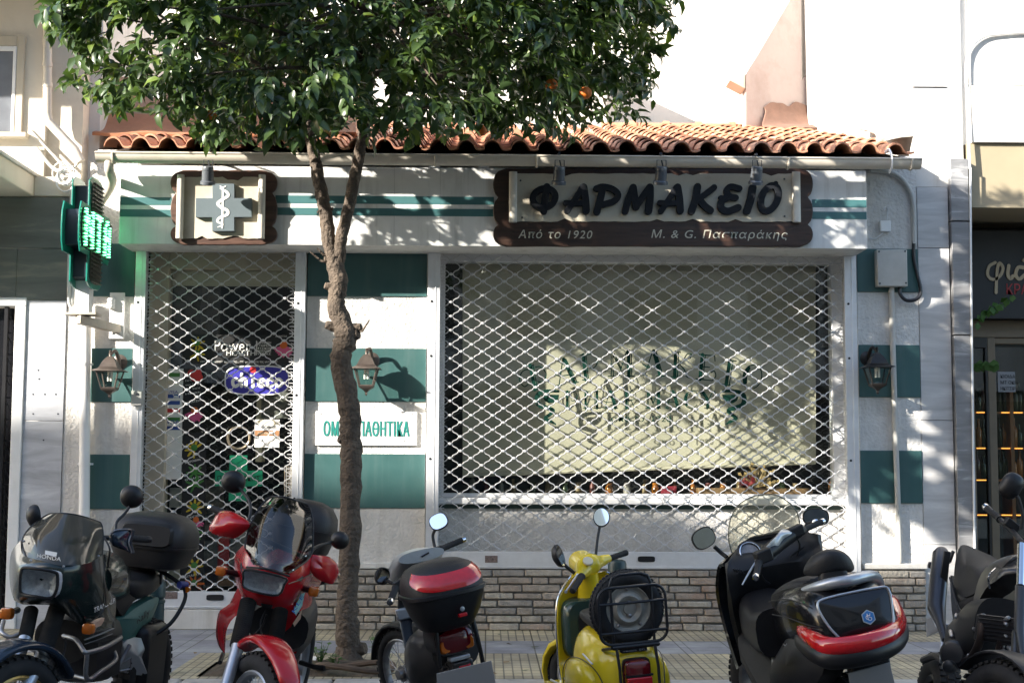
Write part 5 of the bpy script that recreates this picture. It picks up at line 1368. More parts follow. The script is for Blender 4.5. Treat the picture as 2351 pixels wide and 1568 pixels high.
# limbs reaching into the clumps
forks = [q(705, 290, .1), q(680, 200, .2), q(640, 80, .3), q(840, 270, -.15), q(850, 170, -.25), q(880, 40, -.4)]
for p, ul in random.sample(clumps, 64):
    s_ = min(forks, key=lambda f_: (f_ - p).length); m_ = s_.lerp(p, .5) + Vector((random.uniform(-.1, .1), random.uniform(-.1, .1), random.uniform(.0, .14)))
    tb.tube([s_, m_, p], [.022, .013, .004], 6, smooth=3)
trunk = under(tb.build('trunk', bark, None, ang=60), tree)
V, F, MI = [], [], []
for p, ul in clumps:
    ntw = random.randint(3, 5); light = random.random()
    for t_ in range(ntw):
        out = (p - CC).normalized(); d = (out * .8 + Vector((random.gauss(0, .6), random.gauss(0, .6), random.gauss(-.05, .5)))).normalized()
        tw0 = p + Vector((random.gauss(0, .10), random.gauss(0, .10), random.gauss(0, .09))); tl = random.uniform(.14, .30)
        jx, jy = random.gauss(0, 20), random.gauss(4, 20); nl = random.randint(10, 15); ang = random.uniform(0, 6.28)
        sd = d.orthogonal().normalized(); sb_ = d.cross(sd)
        for k in range(nl):
            f_ = (k + .5) / nl; b0 = tw0 + d * tl * f_ - Vector((0, 0, .10 * f_ * f_)); ang += 2.4
            ld = (sd * math.cos(ang) + sb_ * math.sin(ang)) * (1.0 - .4 * f_) + d * (.45 + .6 * f_) + Vector((0, 0, -.55)); ld.normalize()
            if k == nl - 1: ld = (d + Vector((0, 0, -.3))).normalized()
            L_ = random.uniform(.085, .135); W_ = L_ * random.uniform(.21, .27)
            up = Vector((0, 0, 1)) + out * .5 + Vector((random.gauss(0, .3), random.gauss(0, .3), 0)); sdv = ld.cross(up)
            if sdv.length < .1: sdv = ld.orthogonal()
            sdv.normalize(); nv = sdv.cross(ld).normalized()
            tip = b0 + ld * L_ - nv * L_ * random.uniform(.05, .3)
            pt = project(tip)
            if not inside((pt[0] + jx, pt[1] + jy)): continue
            i = len(V); m1 = b0 + ld * L_ * .30 + nv * L_ * .02; m2 = b0 + ld * L_ * .66 - nv * L_ * .02; e = nv * W_ * .42
            V += [b0, m1, m2, tip, m1 + sdv * W_ + e, m2 + sdv * W_ * .82 + e * .8, m1 - sdv * W_ + e, m2 - sdv * W_ * .82 + e * .8]
            F += [(i, i + 1, i + 4), (i + 1, i + 2, i + 5, i + 4), (i + 2, i + 3, i + 5), (i, i + 6, i + 1), (i + 1, i + 6, i + 7, i + 2), (i + 2, i + 7, i + 3)]
            r_ = random.random(); MI += [2 if r_ < .07 + .1 * (light > .85) else (1 if r_ < .5 else 0)] * 6
# gaps where sunlight gets through to the shopfront
VA = np.array([tuple(v) for v in V], dtype=float).reshape(-1, 8, 3); cen = VA.mean(1); keep = np.ones(len(cen), bool); sd_ = np.array(SUN_TO)
rh = random.Random(23)
for (xa, xb, ya, yb, n_, r0, r1) in ((720, 1120, 395, 560, 20, .04, .10), (1140, 1860, 390, 560, 14, .03, .06), (1200, 1560, 590, 760, 6, .04, .07), (1560, 1900, 640, 1090, 24, .05, .11), (1990, 2200, 420, 1180, 15, .04, .10), (1880, 1990, 400, 560, 4, .04, .08)):
    for _ in range(n_):
        h_ = np.array(at(rh.uniform(xa, xb), rh.uniform(ya, yb), -.1)); dv = cen - h_; tt = dv @ sd_; dist = np.linalg.norm(dv - tt[:, None] * sd_, axis=1); keep &= dist > rh.uniform(r0, r1)
idx = np.nonzero(keep)[0]; V = VA[idx].reshape(-1, 3).tolist(); F2, M2 = [], []
for q_, i in enumerate(idx):
    for f_ in F[i * 6:i * 6 + 6]: F2.append(tuple(a - i * 8 + q_ * 8 for a in f_))
    M2 += MI[i * 6:i * 6 + 6]
b = MB(); b.v = [tuple(v) for v in V]; b.f = F2; b.m = M2
crown = under(b.build('crown', leaf_ms, None, flip=True, ang=180), tree)
crown.data.set_sharp_from_angle(angle=math.pi)
peel_g = pm('green_orange_peel', (.12, .19, .04), .5, var=.15, bump=1, bs=120); peel_o = pm('ripe_orange_peel', (.62, .15, .015), .45, var=.1, bump=1, bs=120)
def fruit_mb(c, r=.04):
    return MB().lathe([(r * math.sin(math.pi * k / 12), -r * .97 * math.cos(math.pi * k / 12)) for k in range(13)], c, (0, 0, 1), 18)
for px, py, dy, m in ((112, 62, -.2, peel_g), (305, 30, -1.55, peel_g), (462, 262, -1.4, peel_g), (483, 268, -1.3, peel_o), (1344, 214, -1.35, peel_o), (1266, 196, -1.3, peel_o), (575, 95, -1.65, peel_g), (1105, 300, -.6, peel_o)):
    under(fruit_mb(q(px, py, dy), .044 if m is peel_g else .042).build('fruit', m, None), tree)
o = fruit_mb(Vector((0, 0, 0)), .04).build('fallen_orange', peel_o, None); p = at(996, 384, fy + .1); o.location = (p.x, fy + .05, fz1 + .037); tag(o, 'small orange lying on top of the white fascia under the gutter', 'orange')
# weeds and litter round the trunk, and the old hose ring
weed_m = leaf_mat('weed_leaf', (.05, .12, .02), (.12, .28, .03), .5)
def weed(px, py, n, h, lab):
    c = atz(px, py, .02); t = MB()
    for k in range(n):
        a = random.uniform(0, 6.28); L_ = h * random.uniform(.5, 1); d = Vector((math.cos(a) * .45, math.sin(a) * .45, 1)).normalized(); t.tube([(0, 0, 0), d * L_ * .6 + Vector((0, 0, .0)), d * L_], [.004, .003, .001], 4)
        for j in range(6):
            b0 = d * L_ * (.3 + .12 * j); a2 = random.uniform(0, 6.28); ld = Vector((math.cos(a2), math.sin(a2), random.uniform(-.2, .5))).normalized() * random.uniform(.03, .06); s_ = Vector((-ld.y, ld.x, 0)) * .38
            t.add([b0, b0 + ld * .5 + s_, b0 + ld, b0 + ld * .5 - s_], [(0, 1, 2, 3)])
    o = t.build('weed', weed_m, None, flip=True); o.location = c; tag(o, lab, 'weed')
weed(735, 1525, 10, .20, 'leafy green weed left of the tree trunk foot')
weed(880, 1535, 5, .30, 'thin upright weed on the right edge of the tree pit')
weed(770, 1535, 6, .12, 'low weed right at the foot of the tree trunk')
b = MB(); c = atz(815, 1540, .03)
b.tube([c + Vector((.26 * math.cos(a), .11 * math.sin(a), .03 + .02 * math.sin(2 * a))) for a in [2 * math.pi * k / 16 for k in range(16)]], .022, 8, closed=True, smooth=2)
o = b.build('old_hose', pm('brown_hose_rubber', (.09, .06, .04), .7, var=.3), None); tag(o, 'muddy hose ring lying around the tree foot', 'hose')
b = MB(); P = []
for i in range(4): P.append([(.03 * i + random.uniform(-.01, .01), .025 * j + random.uniform(-.01, .01), random.uniform(0, .045)) for j in range(4)])
b.grid(P, .001, 2); o = b.build('paper_scrap', st_white, None); o.location = atz(700, 1522, .0); tag(o, 'crumpled white paper scrap in the tree pit', 'litter')
lv = MB(); rl = random.Random(3)
for k in range(60):
    px = rl.gauss(800, 260); py = rl.uniform(1452, 1552); p = atz(px, py, .008); a = rl.uniform(0, 6.28); L_ = rl.uniform(.025, .05)
    d1, d2 = Vector((math.cos(a), math.sin(a), 0)) * L_, Vector((-math.sin(a), math.cos(a), 0)) * L_ * .4
    lv.mi = k % 2; lv.add([p - d1, p + d2 + Vector((0, 0, .012 * rl.random())), p + d1 + Vector((0, 0, .01 * rl.random())), p - d2], [(0, 1, 2, 3)])
tag(lv.build('fallen_leaves', [pm('dry_leaf', (.20, .12, .05), .8, var=.3), leaf_ms[0]], None, flip=True), 'scattered dry fallen leaves on the pavement round the tree', 'leaves', kind='stuff')
# bollards on the pavement edge
boll_m = pm('dark_green_bollard_paint', (.012, .035, .038), .4, var=.15, dirt=(.05, .05, .05), dirt_amt=.3)
def bollard(px, py_top, Y, lab):
    zt = Z(px, py_top, Y); x = X(px, py_top, Y)
    t = thing('bollard', lab, 'bollard', (x, Y, 0), 'green bollards along the kerb'); r = .058
    b = MB(); b.lathe([(.085, 0), (.085, .02), (r, .03), (r, zt - .16), (r * 1.1, zt - .155), (r * 1.1, zt - .14), (r * .9, zt - .13)], (x, Y, 0), (0, 0, 1), 24); under(b.build('post', boll_m, None), t)
    b = MB(); b.lathe([(r * .9, zt - .13), (r * 1.12, zt - .115), (r * 1.12, zt - .03), (r * 1.0, zt - .012), (r * .6, zt - .002), (0, zt)], (x, Y, 0), (0, 0, 1), 24); under(b.build('top_cap', boll_m, None), t)
bollard(359, 1330, -2.66, 'dark green bollard behind the green touring motorcycle')
bollard(1417, 1283, -2.62, 'dark green bollard top showing behind the yellow scooter')
# vine sprigs reaching over the wine shop front
for px0, py0, px1, py1, lab_ in ((2222, 745, 2320, 690, 'upper leafy vine sprig rising before the wine shop sign'), (2222, 838, 2282, 842, 'lower leafy vine sprig before the wine shop door')):
    b = MB()
    a_, c_ = at(px0, py0, .3), at(px1, py1, .25); b.tube([a_, a_.lerp(c_, .5) + Vector((0, 0, .02)), c_], .004, 5)
    for k in range(26):
        p = a_.lerp(c_, random.uniform(.1, 1)) + Vector((random.gauss(0, .015), random.gauss(0, .03), random.gauss(0, .022))); L_ = random.uniform(.03, .05)
        d1 = Vector((random.gauss(0, 1), random.gauss(0, .4), random.gauss(-.2, .8))).normalized(); d2 = d1.cross(Vector((0, 1, .3))).normalized()
        b.add([p - d1 * L_, p + d2 * L_ * .7, p + d1 * L_, p - d2 * L_ * .7], [(0, 1, 2, 3)])
    tag(b.build('vine_sprig', weed_m, None, flip=True), lab_, 'vine')

# ================================================================== parked motorcycles and scooters
def paint_gloss(name, c, **k): return pm(name, c, .25, var=.04, vs=4, coat=.45, spec=.3, **k)
yellow_p = paint_gloss('scooter_yellow_paint', (.74, .55, .02), dirt=(.30, .2, .02), dirt_amt=.25, ds=5)
red_p = paint_gloss('motorcycle_red_paint', (.42, .008, .014), dirt=(.2, .02, .02), dirt_amt=.3, ds=4)
darkgreen_p = paint_gloss('black_green_paint', (.006, .016, .015))
black_gloss = paint_gloss('gloss_black_paint', (.006, .006, .008))
blueblack_p = paint_gloss('blue_black_paint', (.012, .022, .038))
teal_p = pm('faded_teal_plastic', (.05, .16, .14), .4, var=.12, vs=5, dirt=(.03, .08, .07), dirt_amt=.5, ds=5)
greygreen_p = paint_gloss('dark_green_plastic', (.02, .045, .038))
graph_p = pm('graphite_body_paint', (.03, .029, .03), .35, .2, var=.1, coat=.25)
plast = pm('black_plastic', (.013, .013, .0148), .42, var=.15, vs=8, spec=.35, dirt=(.035, .032, .03), dirt_amt=.2, ds=4)
plast2 = pm('worn_grey_black_plastic', (.016, .0155, .017), .5, var=.2, vs=8, bump=.4, bs=200, spec=.4, dirt=(.05, .046, .042), dirt_amt=.3, ds=4)
rubber = pm('tyre_rubber', (.014, .014, .015), .85, var=.2, vs=10, dirt=(.06, .055, .05), dirt_amt=.4, ds=6)
vinyl = pm('seat_vinyl', (.012, .012, .0135), .5, spec=.35, var=.15, vs=6, bump=.4, bs=180, dirt=(.06, .055, .05), dirt_amt=.3, ds=3)
chrome = pm('chrome', (.72, .72, .74), .1, 1.0, var=.04)
silver_p = pm('silver_paint', (.46, .48, .51), .35, .6, var=.07, dirt=(.2, .19, .17), dirt_amt=.3, ds=5)
steel = pm('dull_steel', (.32, .32, .33), .4, .8, var=.2, vs=14, dirt=(.12, .08, .05), dirt_amt=.5, ds=9)
lens_red = pm('red_lens', (.50, .008, .012), .12, var=.15, vs=25, coat=.6)
lens_darkred = pm('dark_red_lens', (.12, .004, .008), .12, var=.1, vs=20, coat=.6)
lens_amber = pm('amber_lens', (.50, .12, .008), .15, var=.15, vs=25, coat=.6)
mirror_m = pm('mirror_glass', (.85, .87, .9), .02, 1.0, var=0)
reflector_m = pm('headlight_reflector', (.62, .64, .66), .3, .35, var=.3, vs=22, bump=2.5, bs=45)
plate_grey = pm('blank_grey_plate', (.27, .27, .27), .6, var=.02)
smoke = glass('smoked_screen', (.20, .20, .21), .03, .07)
dark_smoke = glass('dark_smoked_screen', (.055, .055, .06), .06, .05, .09)
clear_scr = glass('clear_screen', (.80, .79, .68), .02, .10, .16)
head_glass = glass('headlight_glass', (.85, .87, .88), .03, .06)
cream_rim = pm('cream_wheel_rim', (.38, .36, .31), .45, .2, var=.12, vs=10, dirt=(.18, .10, .05), dirt_amt=.5, ds=8)

class Bike:
    """own frame: x right, y forward, z up, origin on the road under the middle of the machine"""
    def __init__(s, name, label, cat, a, lean, lx, ly, px, py, Y):
        Rm = Matrix.Rotation(R(a), 4, 'Z') @ Matrix.Rotation(R(lean), 4, 'Y')
        wp = at(px, py, Y)
        lz = (wp.z - ROAD - (Rm.to_3x3() @ Vector((lx, ly, 0))).z) / (Rm.to_3x3() @ Vector((0, 0, 1))).z
        o = wp - Rm.to_3x3() @ Vector((lx, ly, lz)); o.z = ROAD
        s.M = Matrix.Translation(o) @ Rm; s.Mi = s.M.inverted(); s.lz = lz; s.o = o
        s.root = thing(name, label, cat, M=s.M)
    def K(s, px, py, Y): return s.Mi @ at(px, py, Y)
    def KL(s, pts): return [s.K(*p) for p in pts]
    def put(s, b, name, m, parent=None, **k):
        o = b.build(name, m, parent or s.root, **k); return o
def dome(b, out, bulge, back, rings=5, smooth=3, closed_back=True):
    """a swollen panel: smooth outline, skin rising along 'bulge' to the middle, rim going back by 'back'"""
    out, _ = catmull([Vector(p) for p in out], [0] * len(out), smooth, True) if smooth else ([Vector(p) for p in out], 0)
    c = sum(out, Vector()) / len(out); bulge = Vector(bulge); back = Vector(back); rs = []
    if closed_back: rs.append([p + back for p in out])
    for i in range(rings):
        t = i / rings; h = 1 - (1 - t) ** 2.2
        rs.append([p.lerp(c, t) + bulge * h for p in out])
    rs.append([c + bulge + (p - c) * .02 for p in out])
    b.rings(rs, False, True)
def wheel(bk, c, axis, Rr, r, m_rim, nsp=0, name='wheel', disc=False):
    t = MB(); t.torus(c, axis, Rr - r, r, 40, 12); 
    a = Vector(axis).normalized(); u = a.orthogonal().normalized(); v = a.cross(u)
    for k in range(44):
        for sd in (-.45, .0, .45):
            g = 2 * math.pi * (k + (.5 if sd == 0 else 0)) / 44; d = u * math.cos(g) + v * math.sin(g); tt = -u * math.sin(g) + v * math.cos(g)
            t.obox(Vector(c) + d * (Rr - r * (.02 + .12 * abs(sd) * 2)) + a * sd * r * 1.3, d * .006, tt * .013, a * r * .22)
    w = bk.put(t, 'tyre', rubber)
    rm = MB(); rm.torus(c, axis, Rr - r * 1.9, r * .42, 40, 8, 1.8); bk.put(rm, 'rim', m_rim, w)
    h = MB(); h.lathe([(.0, -.06), (.03, -.06), (.03, -.03), (.05, -.03), (.05, .03), (.03, .03), (.03, .06), (0, .06)], c, axis, 16); bk.put(h, 'hub', steel, w)
    if nsp:
        sp = MB()
        for k in range(nsp):
            g = 2 * math.pi * k / nsp; d = u * math.cos(g) + v * math.sin(g); d2 = u * math.cos(g + .35 * (-1) ** k) + v * math.sin(g + .35 * (-1) ** k)
            sp.tube([Vector(c) + d2 * .045 + a * .03 * (-1) ** (k // 2), Vector(c) + d * (Rr - r * 2.1)], .0022, 4)
        bk.put(sp, 'spokes', steel, w)
    if disc:
        d_ = MB(); d_.lathe([(.06, -.075), (.125, -.075), (.125, -.07), (.06, -.07)], c, axis, 28); bk.put(d_, 'brake_disc', steel, w)
    return w
def mirror(bk, c, nrm, w, h, stem, seen, r=.008, e=2.4, up=(0, 0, 1), roll=0.0):
    """rear-view mirror: nrm is where the glass looks; seen=True when the photo shows the glass"""
    n = Vector(nrm).normalized(); u = Vector(up).cross(n).normalized(); v = n.cross(u)
    if roll: u, v = u * math.cos(roll) + v * math.sin(roll), v * math.cos(roll) - u * math.sin(roll)
    c = Vector(c); b = MB()
    b.loft([(c + n * .012, u * w, v * h, e), (c, u * w * 1.03, v * h * 1.03, e), (c - n * .022, u * w * .86, v * h * .86, e), (c - n * .036, u * w * .45, v * h * .45, e), (c - n * .04, u * w * .1, v * h * .1, e)], 28)
    mo = bk.put(b, 'mirror', plast)
    g = MB(); g.loft([(c + n * .0125, u * w * .92, v * h * .92, e), (c + n * .0135, u * w * .92, v * h * .92, e)], 28); bk.put(g, 'mirror_glass', mirror_m, mo)
    s = MB(); s.tube([Vector(p) for p in stem], r, 8, smooth=4); bk.put(s, 'mirror_stem', plast, mo)
def grip(bk, p0, p1, r=.017, tip=chrome):
    p0, p1 = Vector(p0), Vector(p1); d = (p1 - p0).normalized()
    b = MB(); n = 9; path = [p0.lerp(p1, k / n) for k in range(n + 1)]; b.tube(path, [r * (1.25 if k == 0 else (1.0 + .06 * (k % 2))) for k in range(n + 1)], 12); g = bk.put(b, 'grip', rubber)
    t = MB(); t.tube([p1, p1 + d * .004, p1 + d * .022, p1 + d * .026], [r * 1.05, r * 1.1, r * 1.0, r * .6], 12); bk.put(t, 'bar_end', tip, g)
    return g
def gaiter(b, p0, p1, r, n=22):
    p0, p1 = Vector(p0), Vector(p1); path = []; rr = []
    for k in range(n * 2 + 1): path.append(p0.lerp(p1, k / (2 * n))); rr.append(r * (1.08 if k % 2 else .88))
    b.tube(path, rr, 14)
def decal_text(bk, s, pts, m, name, depth=.0015, parent=None, **k):
    """lettering laid on a surface: pts = (left baseline, right baseline, a point above the left one)"""
    p0, p1, p2 = [Vector(p) for p in pts]; ux = (p1 - p0); L_ = ux.length; ux.normalize(); n = ux.cross(p2 - p0).normalized(); uy = n.cross(ux)
    h = (p2 - p0).dot(uy); vs, fs = text_mesh(s, 1.0, depth=.0, align='LEFT', **k)
    xs = [v[0] for v in vs]; ys = [v[1] for v in vs]; sx, sy_ = L_ / (max(xs) - min(xs)), h / max(ys)
    vv = [p0 + ux * (v[0] - min(xs)) * sx + uy * v[1] * sy_ + n * (.002 if v[2] >= 0 else .0) for v in vs]
    return bk.put(MB().add(vv, fs), name, m, parent, flip=True)

# ------------------------------------------------------------------ yellow scooter, seen from behind
B = Bike('yellow_scooter', 'yellow vintage scooter with spare wheel on its rear rack', 'scooter', 13, -4, 0, -.74, 1444, 1397, -4.80)
K = B.K; zsp = B.lz
b = MB()
b.loft([((0, -.80, .40), (.085, 0, 0), (0, 0, .12), 2.4), ((0, -.775, .40), (.15, 0, 0), (0, 0, .175), 2.5), ((0, -.70, .395), (.20, 0, 0), (0, 0, .22), 2.6), ((0, -.55, .39), (.225, 0, 0), (0, 0, .245), 2.7), ((0, -.35, .40), (.215, 0, 0), (0, 0, .25), 2.7), ((0, -.15, .42), (.17, 0, 0), (0, 0, .24), 2.6), ((0, 0.0, .42), (.10, 0, 0), (0, 0, .2), 2.4)], 32)
body = B.put(b, 'body', yellow_p, sub=1)
for sd in (-1, 1):
    b = MB(); b.loft([((sd * .19, -.70, .34), (.03, 0, 0), (0, 0, .09), 2.4), ((sd * .205, -.6, .34), (.06, 0, 0), (0, 0, .15), 2.5), ((sd * .21, -.42, .34), (.07, 0, 0), (0, 0, .17), 2.5), ((sd * .2, -.22, .34), (.05, 0, 0), (0, 0, .14), 2.4), ((sd * .18, -.12, .34), (.02, 0, 0), (0, 0, .08), 2.2)], 24)
    B.put(b, 'side_cowl', yellow_p, sub=1)
b = MB(); b.tube([K(1338, 1500, -4.75), K(1360, 1524, -4.85)], .006, 8, flat=.5); B.put(b, 'cowl_trim', silver_p, body)
b = MB(); b.loft([((0, -.785, .455), (.075, 0, 0), (0, 0, .075), 5), ((0, -.83, .45), (.07, 0, 0), (0, 0, .07), 5), ((0, -.845, .445), (.05, 0, 0), (0, 0, .05), 4)], 24); tl = B.put(b, 'tail_light', lens_darkred, bev=.004)
b = MB(); b.loft([((0, -.77, .455), (.083, 0, 0), (0, 0, .083), 5), ((0, -.80, .455), (.08, 0, 0), (0, 0, .08), 5)], 24); b.box(-.076, .076, -.848, -.82, .442, .452); B.put(b, 'light_surround', plast, tl)
b = MB(); b.box(-.07, .07, -.852, -.80, .386, .438); B.put(b, 'red_reflector', lens_red, tl, bev=.006)
b = MB(); b.loft([((0, -.762, .575), (.078, 0, 0), (0, .004, .0105), 5), ((0, -.772, .572), (.078, 0, 0), (0, .004, .0105), 5)], 16); bd = B.put(b, 'name_badge', plast)
decal_text(B, 'vespa 50', [(-.062, -.7735, .567), (.062, -.7735, .567), (-.062, -.7735, .577)], chrome, 'badge_lettering', parent=bd)
# spare wheel
ys_ = -.70; c_ = Vector((0, ys_, zsp))
t = MB(); t.torus(c_, (0, 1, 0), .160, .048, 44, 14)
for k in range(56):
    for sd in (-.5, 0, .5):
        g = 2 * math.pi * (k + (.5 if sd == 0 else 0)) / 56; d = Vector((math.cos(g), 0, math.sin(g))); tt = Vector((-math.sin(g), 0, math.cos(g)))
        t.obox(c_ + d * (.208 - .012 * abs(sd) * 2) + Vector((0, sd * .055, 0)), d * .004, tt * .0075, Vector((0, .010, 0)))
sp = B.put(t, 'spare_tyre', rubber)
b = MB(); b.lathe([(.132, .02), (.134, .03), (.122, .034), (.112, .022), (.095, .018), (.088, .034), (.070, .046), (.052, .040), (.045, .03), (.03, .03), (.028, .038), (.0, .04)], c_, (0, -1, 0), 40); B.put(b, 'spare_rim', cream_rim, sp)
b = MB()
for k in range(5):
    g = R(90 + 72 * k); b.lathe([(.009, .02), (.009, .035), (.004, .04)], c_ + Vector((.105 * math.cos(g), 0, .105 * math.sin(g))), (0, -1, 0), 6)
for z_ in (.035, -.035): b.lathe([(.011, .03), (.011, .052), (.005, .056)], c_ + Vector((0, 0, z_)), (0, -1, 0), 6)
B.put(b, 'wheel_nuts', steel, sp)
# rack
yr = -.80; b = MB(); rt = .0085
def rr_loop(x0, x1, z0, z1, rad, y, n=5):
    pts = []
    for cx, cz, a0 in ((x1 - rad, z1 - rad, 0), (x0 + rad, z1 - rad, 90), (x0 + rad, z0 + rad, 180), (x1 - rad, z0 + rad, 270)):
        for k in range(n + 1): a = R(a0 + 90 * k / n); pts.append((cx + rad * math.cos(a), y, cz + rad * math.sin(a)))
    return pts
zc_ = zsp - .02
b.tube(rr_loop(-.19, .19, zc_ - .155, zc_ + .145, .065, yr), rt, 8, closed=True)
b.tube([(-.115, yr + .01, zc_ - .155), (-.115, yr + .01, zc_ + .16), (-.10, yr + .012, zc_ + .195), (-.06, yr + .014, zc_ + .21), (.06, yr + .014, zc_ + .21), (.10, yr + .012, zc_ + .195), (.115, yr + .01, zc_ + .16), (.115, yr + .01, zc_ - .155)], rt, 8)
for z_ in (.06, -.095): b.tube([(-.19, yr, zc_ + z_), (.19, yr, zc_ + z_)], rt * .9, 8)
b.tube([(-.13, yr - .01, zc_ - .17), (.13, yr - .01, zc_ - .17)], .012, 10)
for x_ in (-.108, .108): b.tube([(x_, yr - .01, zc_ - .165), (x_, yr - .045, zc_ - .28), (x_, yr - .05, .15)], .0085, 8)
b.tube([(-.13, yr - .01, zc_ - .17), (-.15, yr + .1, zc_ - .19), (-.1, -.6, zc_ - .2)], .009, 8); b.tube([(.13, yr - .01, zc_ - .17), (.15, yr + .1, zc_ - .19), (.1, -.6, zc_ - .2)], .009, 8)
B.put(b, 'luggage_rack', black_paint)
b = MB(); b.loft([((0, -.66, .66), (.10, 0, 0), (0, 0, .03), 3), ((0, -.56, .68), (.135, 0, 0), (0, 0, .05), 3), ((0, -.3, .70), (.13, 0, 0), (0, 0, .045), 3), ((0, -.05, .70), (.09, 0, 0), (0, 0, .035), 2.6), ((0, .02, .69), (.04, 0, 0), (0, 0, .02), 2.4)], 20); B.put(b, 'seat', vinyl, sub=1)
# floor, leg shield, glove box
b = MB(); b.box(-.2, .2, -.05, .40, .235, .26); B.put(b, 'floorboard', yellow_p, bev=.01)
Ysh = -3.72
e = B.Mi @ at(1276, 1420, Ysh); ysh = e.y; hw = abs(e.x) if abs(e.x) > .15 else .235
xs_l = e.x; xs_r = e.x + .47; xm = (xs_l + xs_r) / 2; ztop = K(1330, 1322, Ysh).z
rows = []
for v in range(7):
    z_ = .24 + (ztop - .24) * v / 6; f_ = (1 if v < 4 else (.97, .86, .52)[v - 4]); row = []
    for j in range(7):
        u = -1 + 2 * j / 6; row.append((xm + u * .235 * f_, ysh + .07 * (1 - u * u) + .05 * (1 - v / 6) * 0 - .04 * (v < 1), z_))
    rows.append(row)
b = MB(); b.grid(rows, -.012, 3); sh = B.put(b, 'leg_shield', yellow_p)
edge = [r_[0] for r_ in rows] + rows[-1][1:-1] + [r_[-1] for r_ in rows[::-1]]
b = MB(); b.tube(edge, .0075, 8, smooth=3); B.put(b, 'shield_trim', chrome, sh)
g0, g1 = K(1284, 1378, Ysh - .1), K(1284, 1522, Ysh - .1)
b = MB(); gx = xm; gh = (g0.z - g1.z) / 2; gz = (g0.z + g1.z) / 2
b.loft([((gx, ysh + .05, gz), (.205, 0, 0), (0, 0, gh), 5), ((gx, ysh - .11, gz), (.20, 0, 0), (0, 0, gh * .98), 5), ((gx, ysh - .13, gz), (.185, 0, 0), (0, 0, gh * .92), 5)], 28); gb = B.put(b, 'glove_box', greygreen_p)
b = MB(); b.loft([((gx + .02, ysh - .128, gz - .01), (.15, 0, 0), (0, 0, gh * .66), 7), ((gx + .02, ysh - .138, gz - .01), (.15, 0, 0), (0, 0, gh * .66), 7)], 24)
b.box(gx - .1, gx - .02, ysh - .146, ysh - .136, gz + .06, gz + .065); b.box(gx - .1, gx - .02, ysh - .146, ysh - .136, gz - .05, gz - .045); B.put(b, 'glove_box_lid', plast, gb)
# steering column and headset
hc = K(1348, 1298, -3.72)
b = MB(); b.tube([K(1352, 1385, -3.68), K(1352, 1350, -3.70), K(1350, 1315, -3.72)], [.075, .068, .062], 16); B.put(b, 'steering_column', yellow_p)
b = MB()
pL, pR = K(1322, 1330, -3.86), K(1398, 1281, -3.60)
pts = [pL, K(1333, 1318, -3.82), K(1343, 1303, -3.74), K(1358, 1294, -3.70), K(1375, 1289, -3.65), pR]
b.tube(pts, [.026, .034, .066, .068, .04, .026], 16, smooth=5); b.loft([(K(1347, 1300, -3.72), Vector((.075, 0, 0)), Vector((0, 0, .06)), 2.2), (K(1335, 1290, -3.55), Vector((.085, 0, 0)), Vector((0, 0, .075)), 2.2), (K(1330, 1290, -3.42), Vector((.07, 0, 0)), Vector((0, 0, .07)), 2.0), (K(1328, 1290, -3.38), Vector((.03, 0, 0)), Vector((0, 0, .03)), 2.0)], 24)
hs_ = B.put(b, 'headset', yellow_p)
b = MB(); q_ = K(1349, 1296, -3.79); b.lathe([(.032, 0), (.032, .008), (.027, .012), (.0, .012)], q_ + Vector((0, -.01, .02)), (0, -.75, .66), 20); B.put(b, 'speedometer', st_cream, hs_)
grip(B, K(1336, 1322, -3.88), K(1317, 1352, -4.0), .019, rubber); grip(B, K(1392, 1284, -3.60), K(1433, 1270, -3.50), .0185, rubber)
b = MB(); b.tube([K(1326, 1318, -3.86), K(1318, 1330, -3.92), K(1300, 1356, -4.02)], [.008, .007, .005], 8); b.lathe([(.009, -.005), (.009, .005)], K(1299, 1358, -4.02), (0, 1, 0), 10); B.put(b, 'brake_lever', silver_p)
b = MB(); b.tube([K(1330, 1300, -3.6), K(1318, 1290, -3.5), K(1328, 1268, -3.45), K(1345, 1268, -3.5), K(1360, 1282, -3.6)], .008, 8, smooth=4); B.put(b, 'control_cable', plast)
b = MB(); b.obox(K(1388, 1288, -3.62), (.022, 0, 0), (0, .02, 0), (0, 0, .018)); B.put(b, 'switch_block', silver_p, bev=.005)
toC = B.Mi.to_3x3() @ Vector((0, -1, .12))
mirror(B, K(1381, 1188, -3.52), B.Mi.to_3x3() @ Vector((-.15, -1, .35)), .052, .062, [K(1367, 1287, -3.6), K(1369, 1262, -3.58), K(1373, 1230, -3.55), K(1377, 1208, -3.53)], True, .009, 2.0)
mirror(B, K(1283, 1276, -3.85), B.Mi.to_3x3() @ Vector((.95, -.5, .4)), .05, .07, [K(1330, 1325, -3.8), K(1315, 1312, -3.82), K(1300, 1300, -3.84), K(1290, 1288, -3.85)], True, .011, 2.0)
b = MB(); b.tube([(-.232, -.16, .30), (-.245, -.22, .42), (-.24, -.35, .50), (-.225, -.55, .515), (-.19, -.70, .46), (-.165, -.765, .36)], .0028, 5, smooth=5); b.tube([(.232, -.16, .30), (.245, -.22, .42), (.24, -.35, .50), (.225, -.55, .515), (.19, -.70, .46), (.165, -.765, .36)], .0028, 5, smooth=5); B.put(b, 'cowl_seam', black_paint, body)
b = MB(); b.tube([(-.165, -.05, .268), (-.165, .36, .268)], .008, 6); b.tube([(.1, -.05, .268), (.1, .36, .268)], .008, 6); b.tube([(-.08, -.05, .268), (-.08, .36, .268)], .008, 6); B.put(b, 'floor_runners', silver_p)
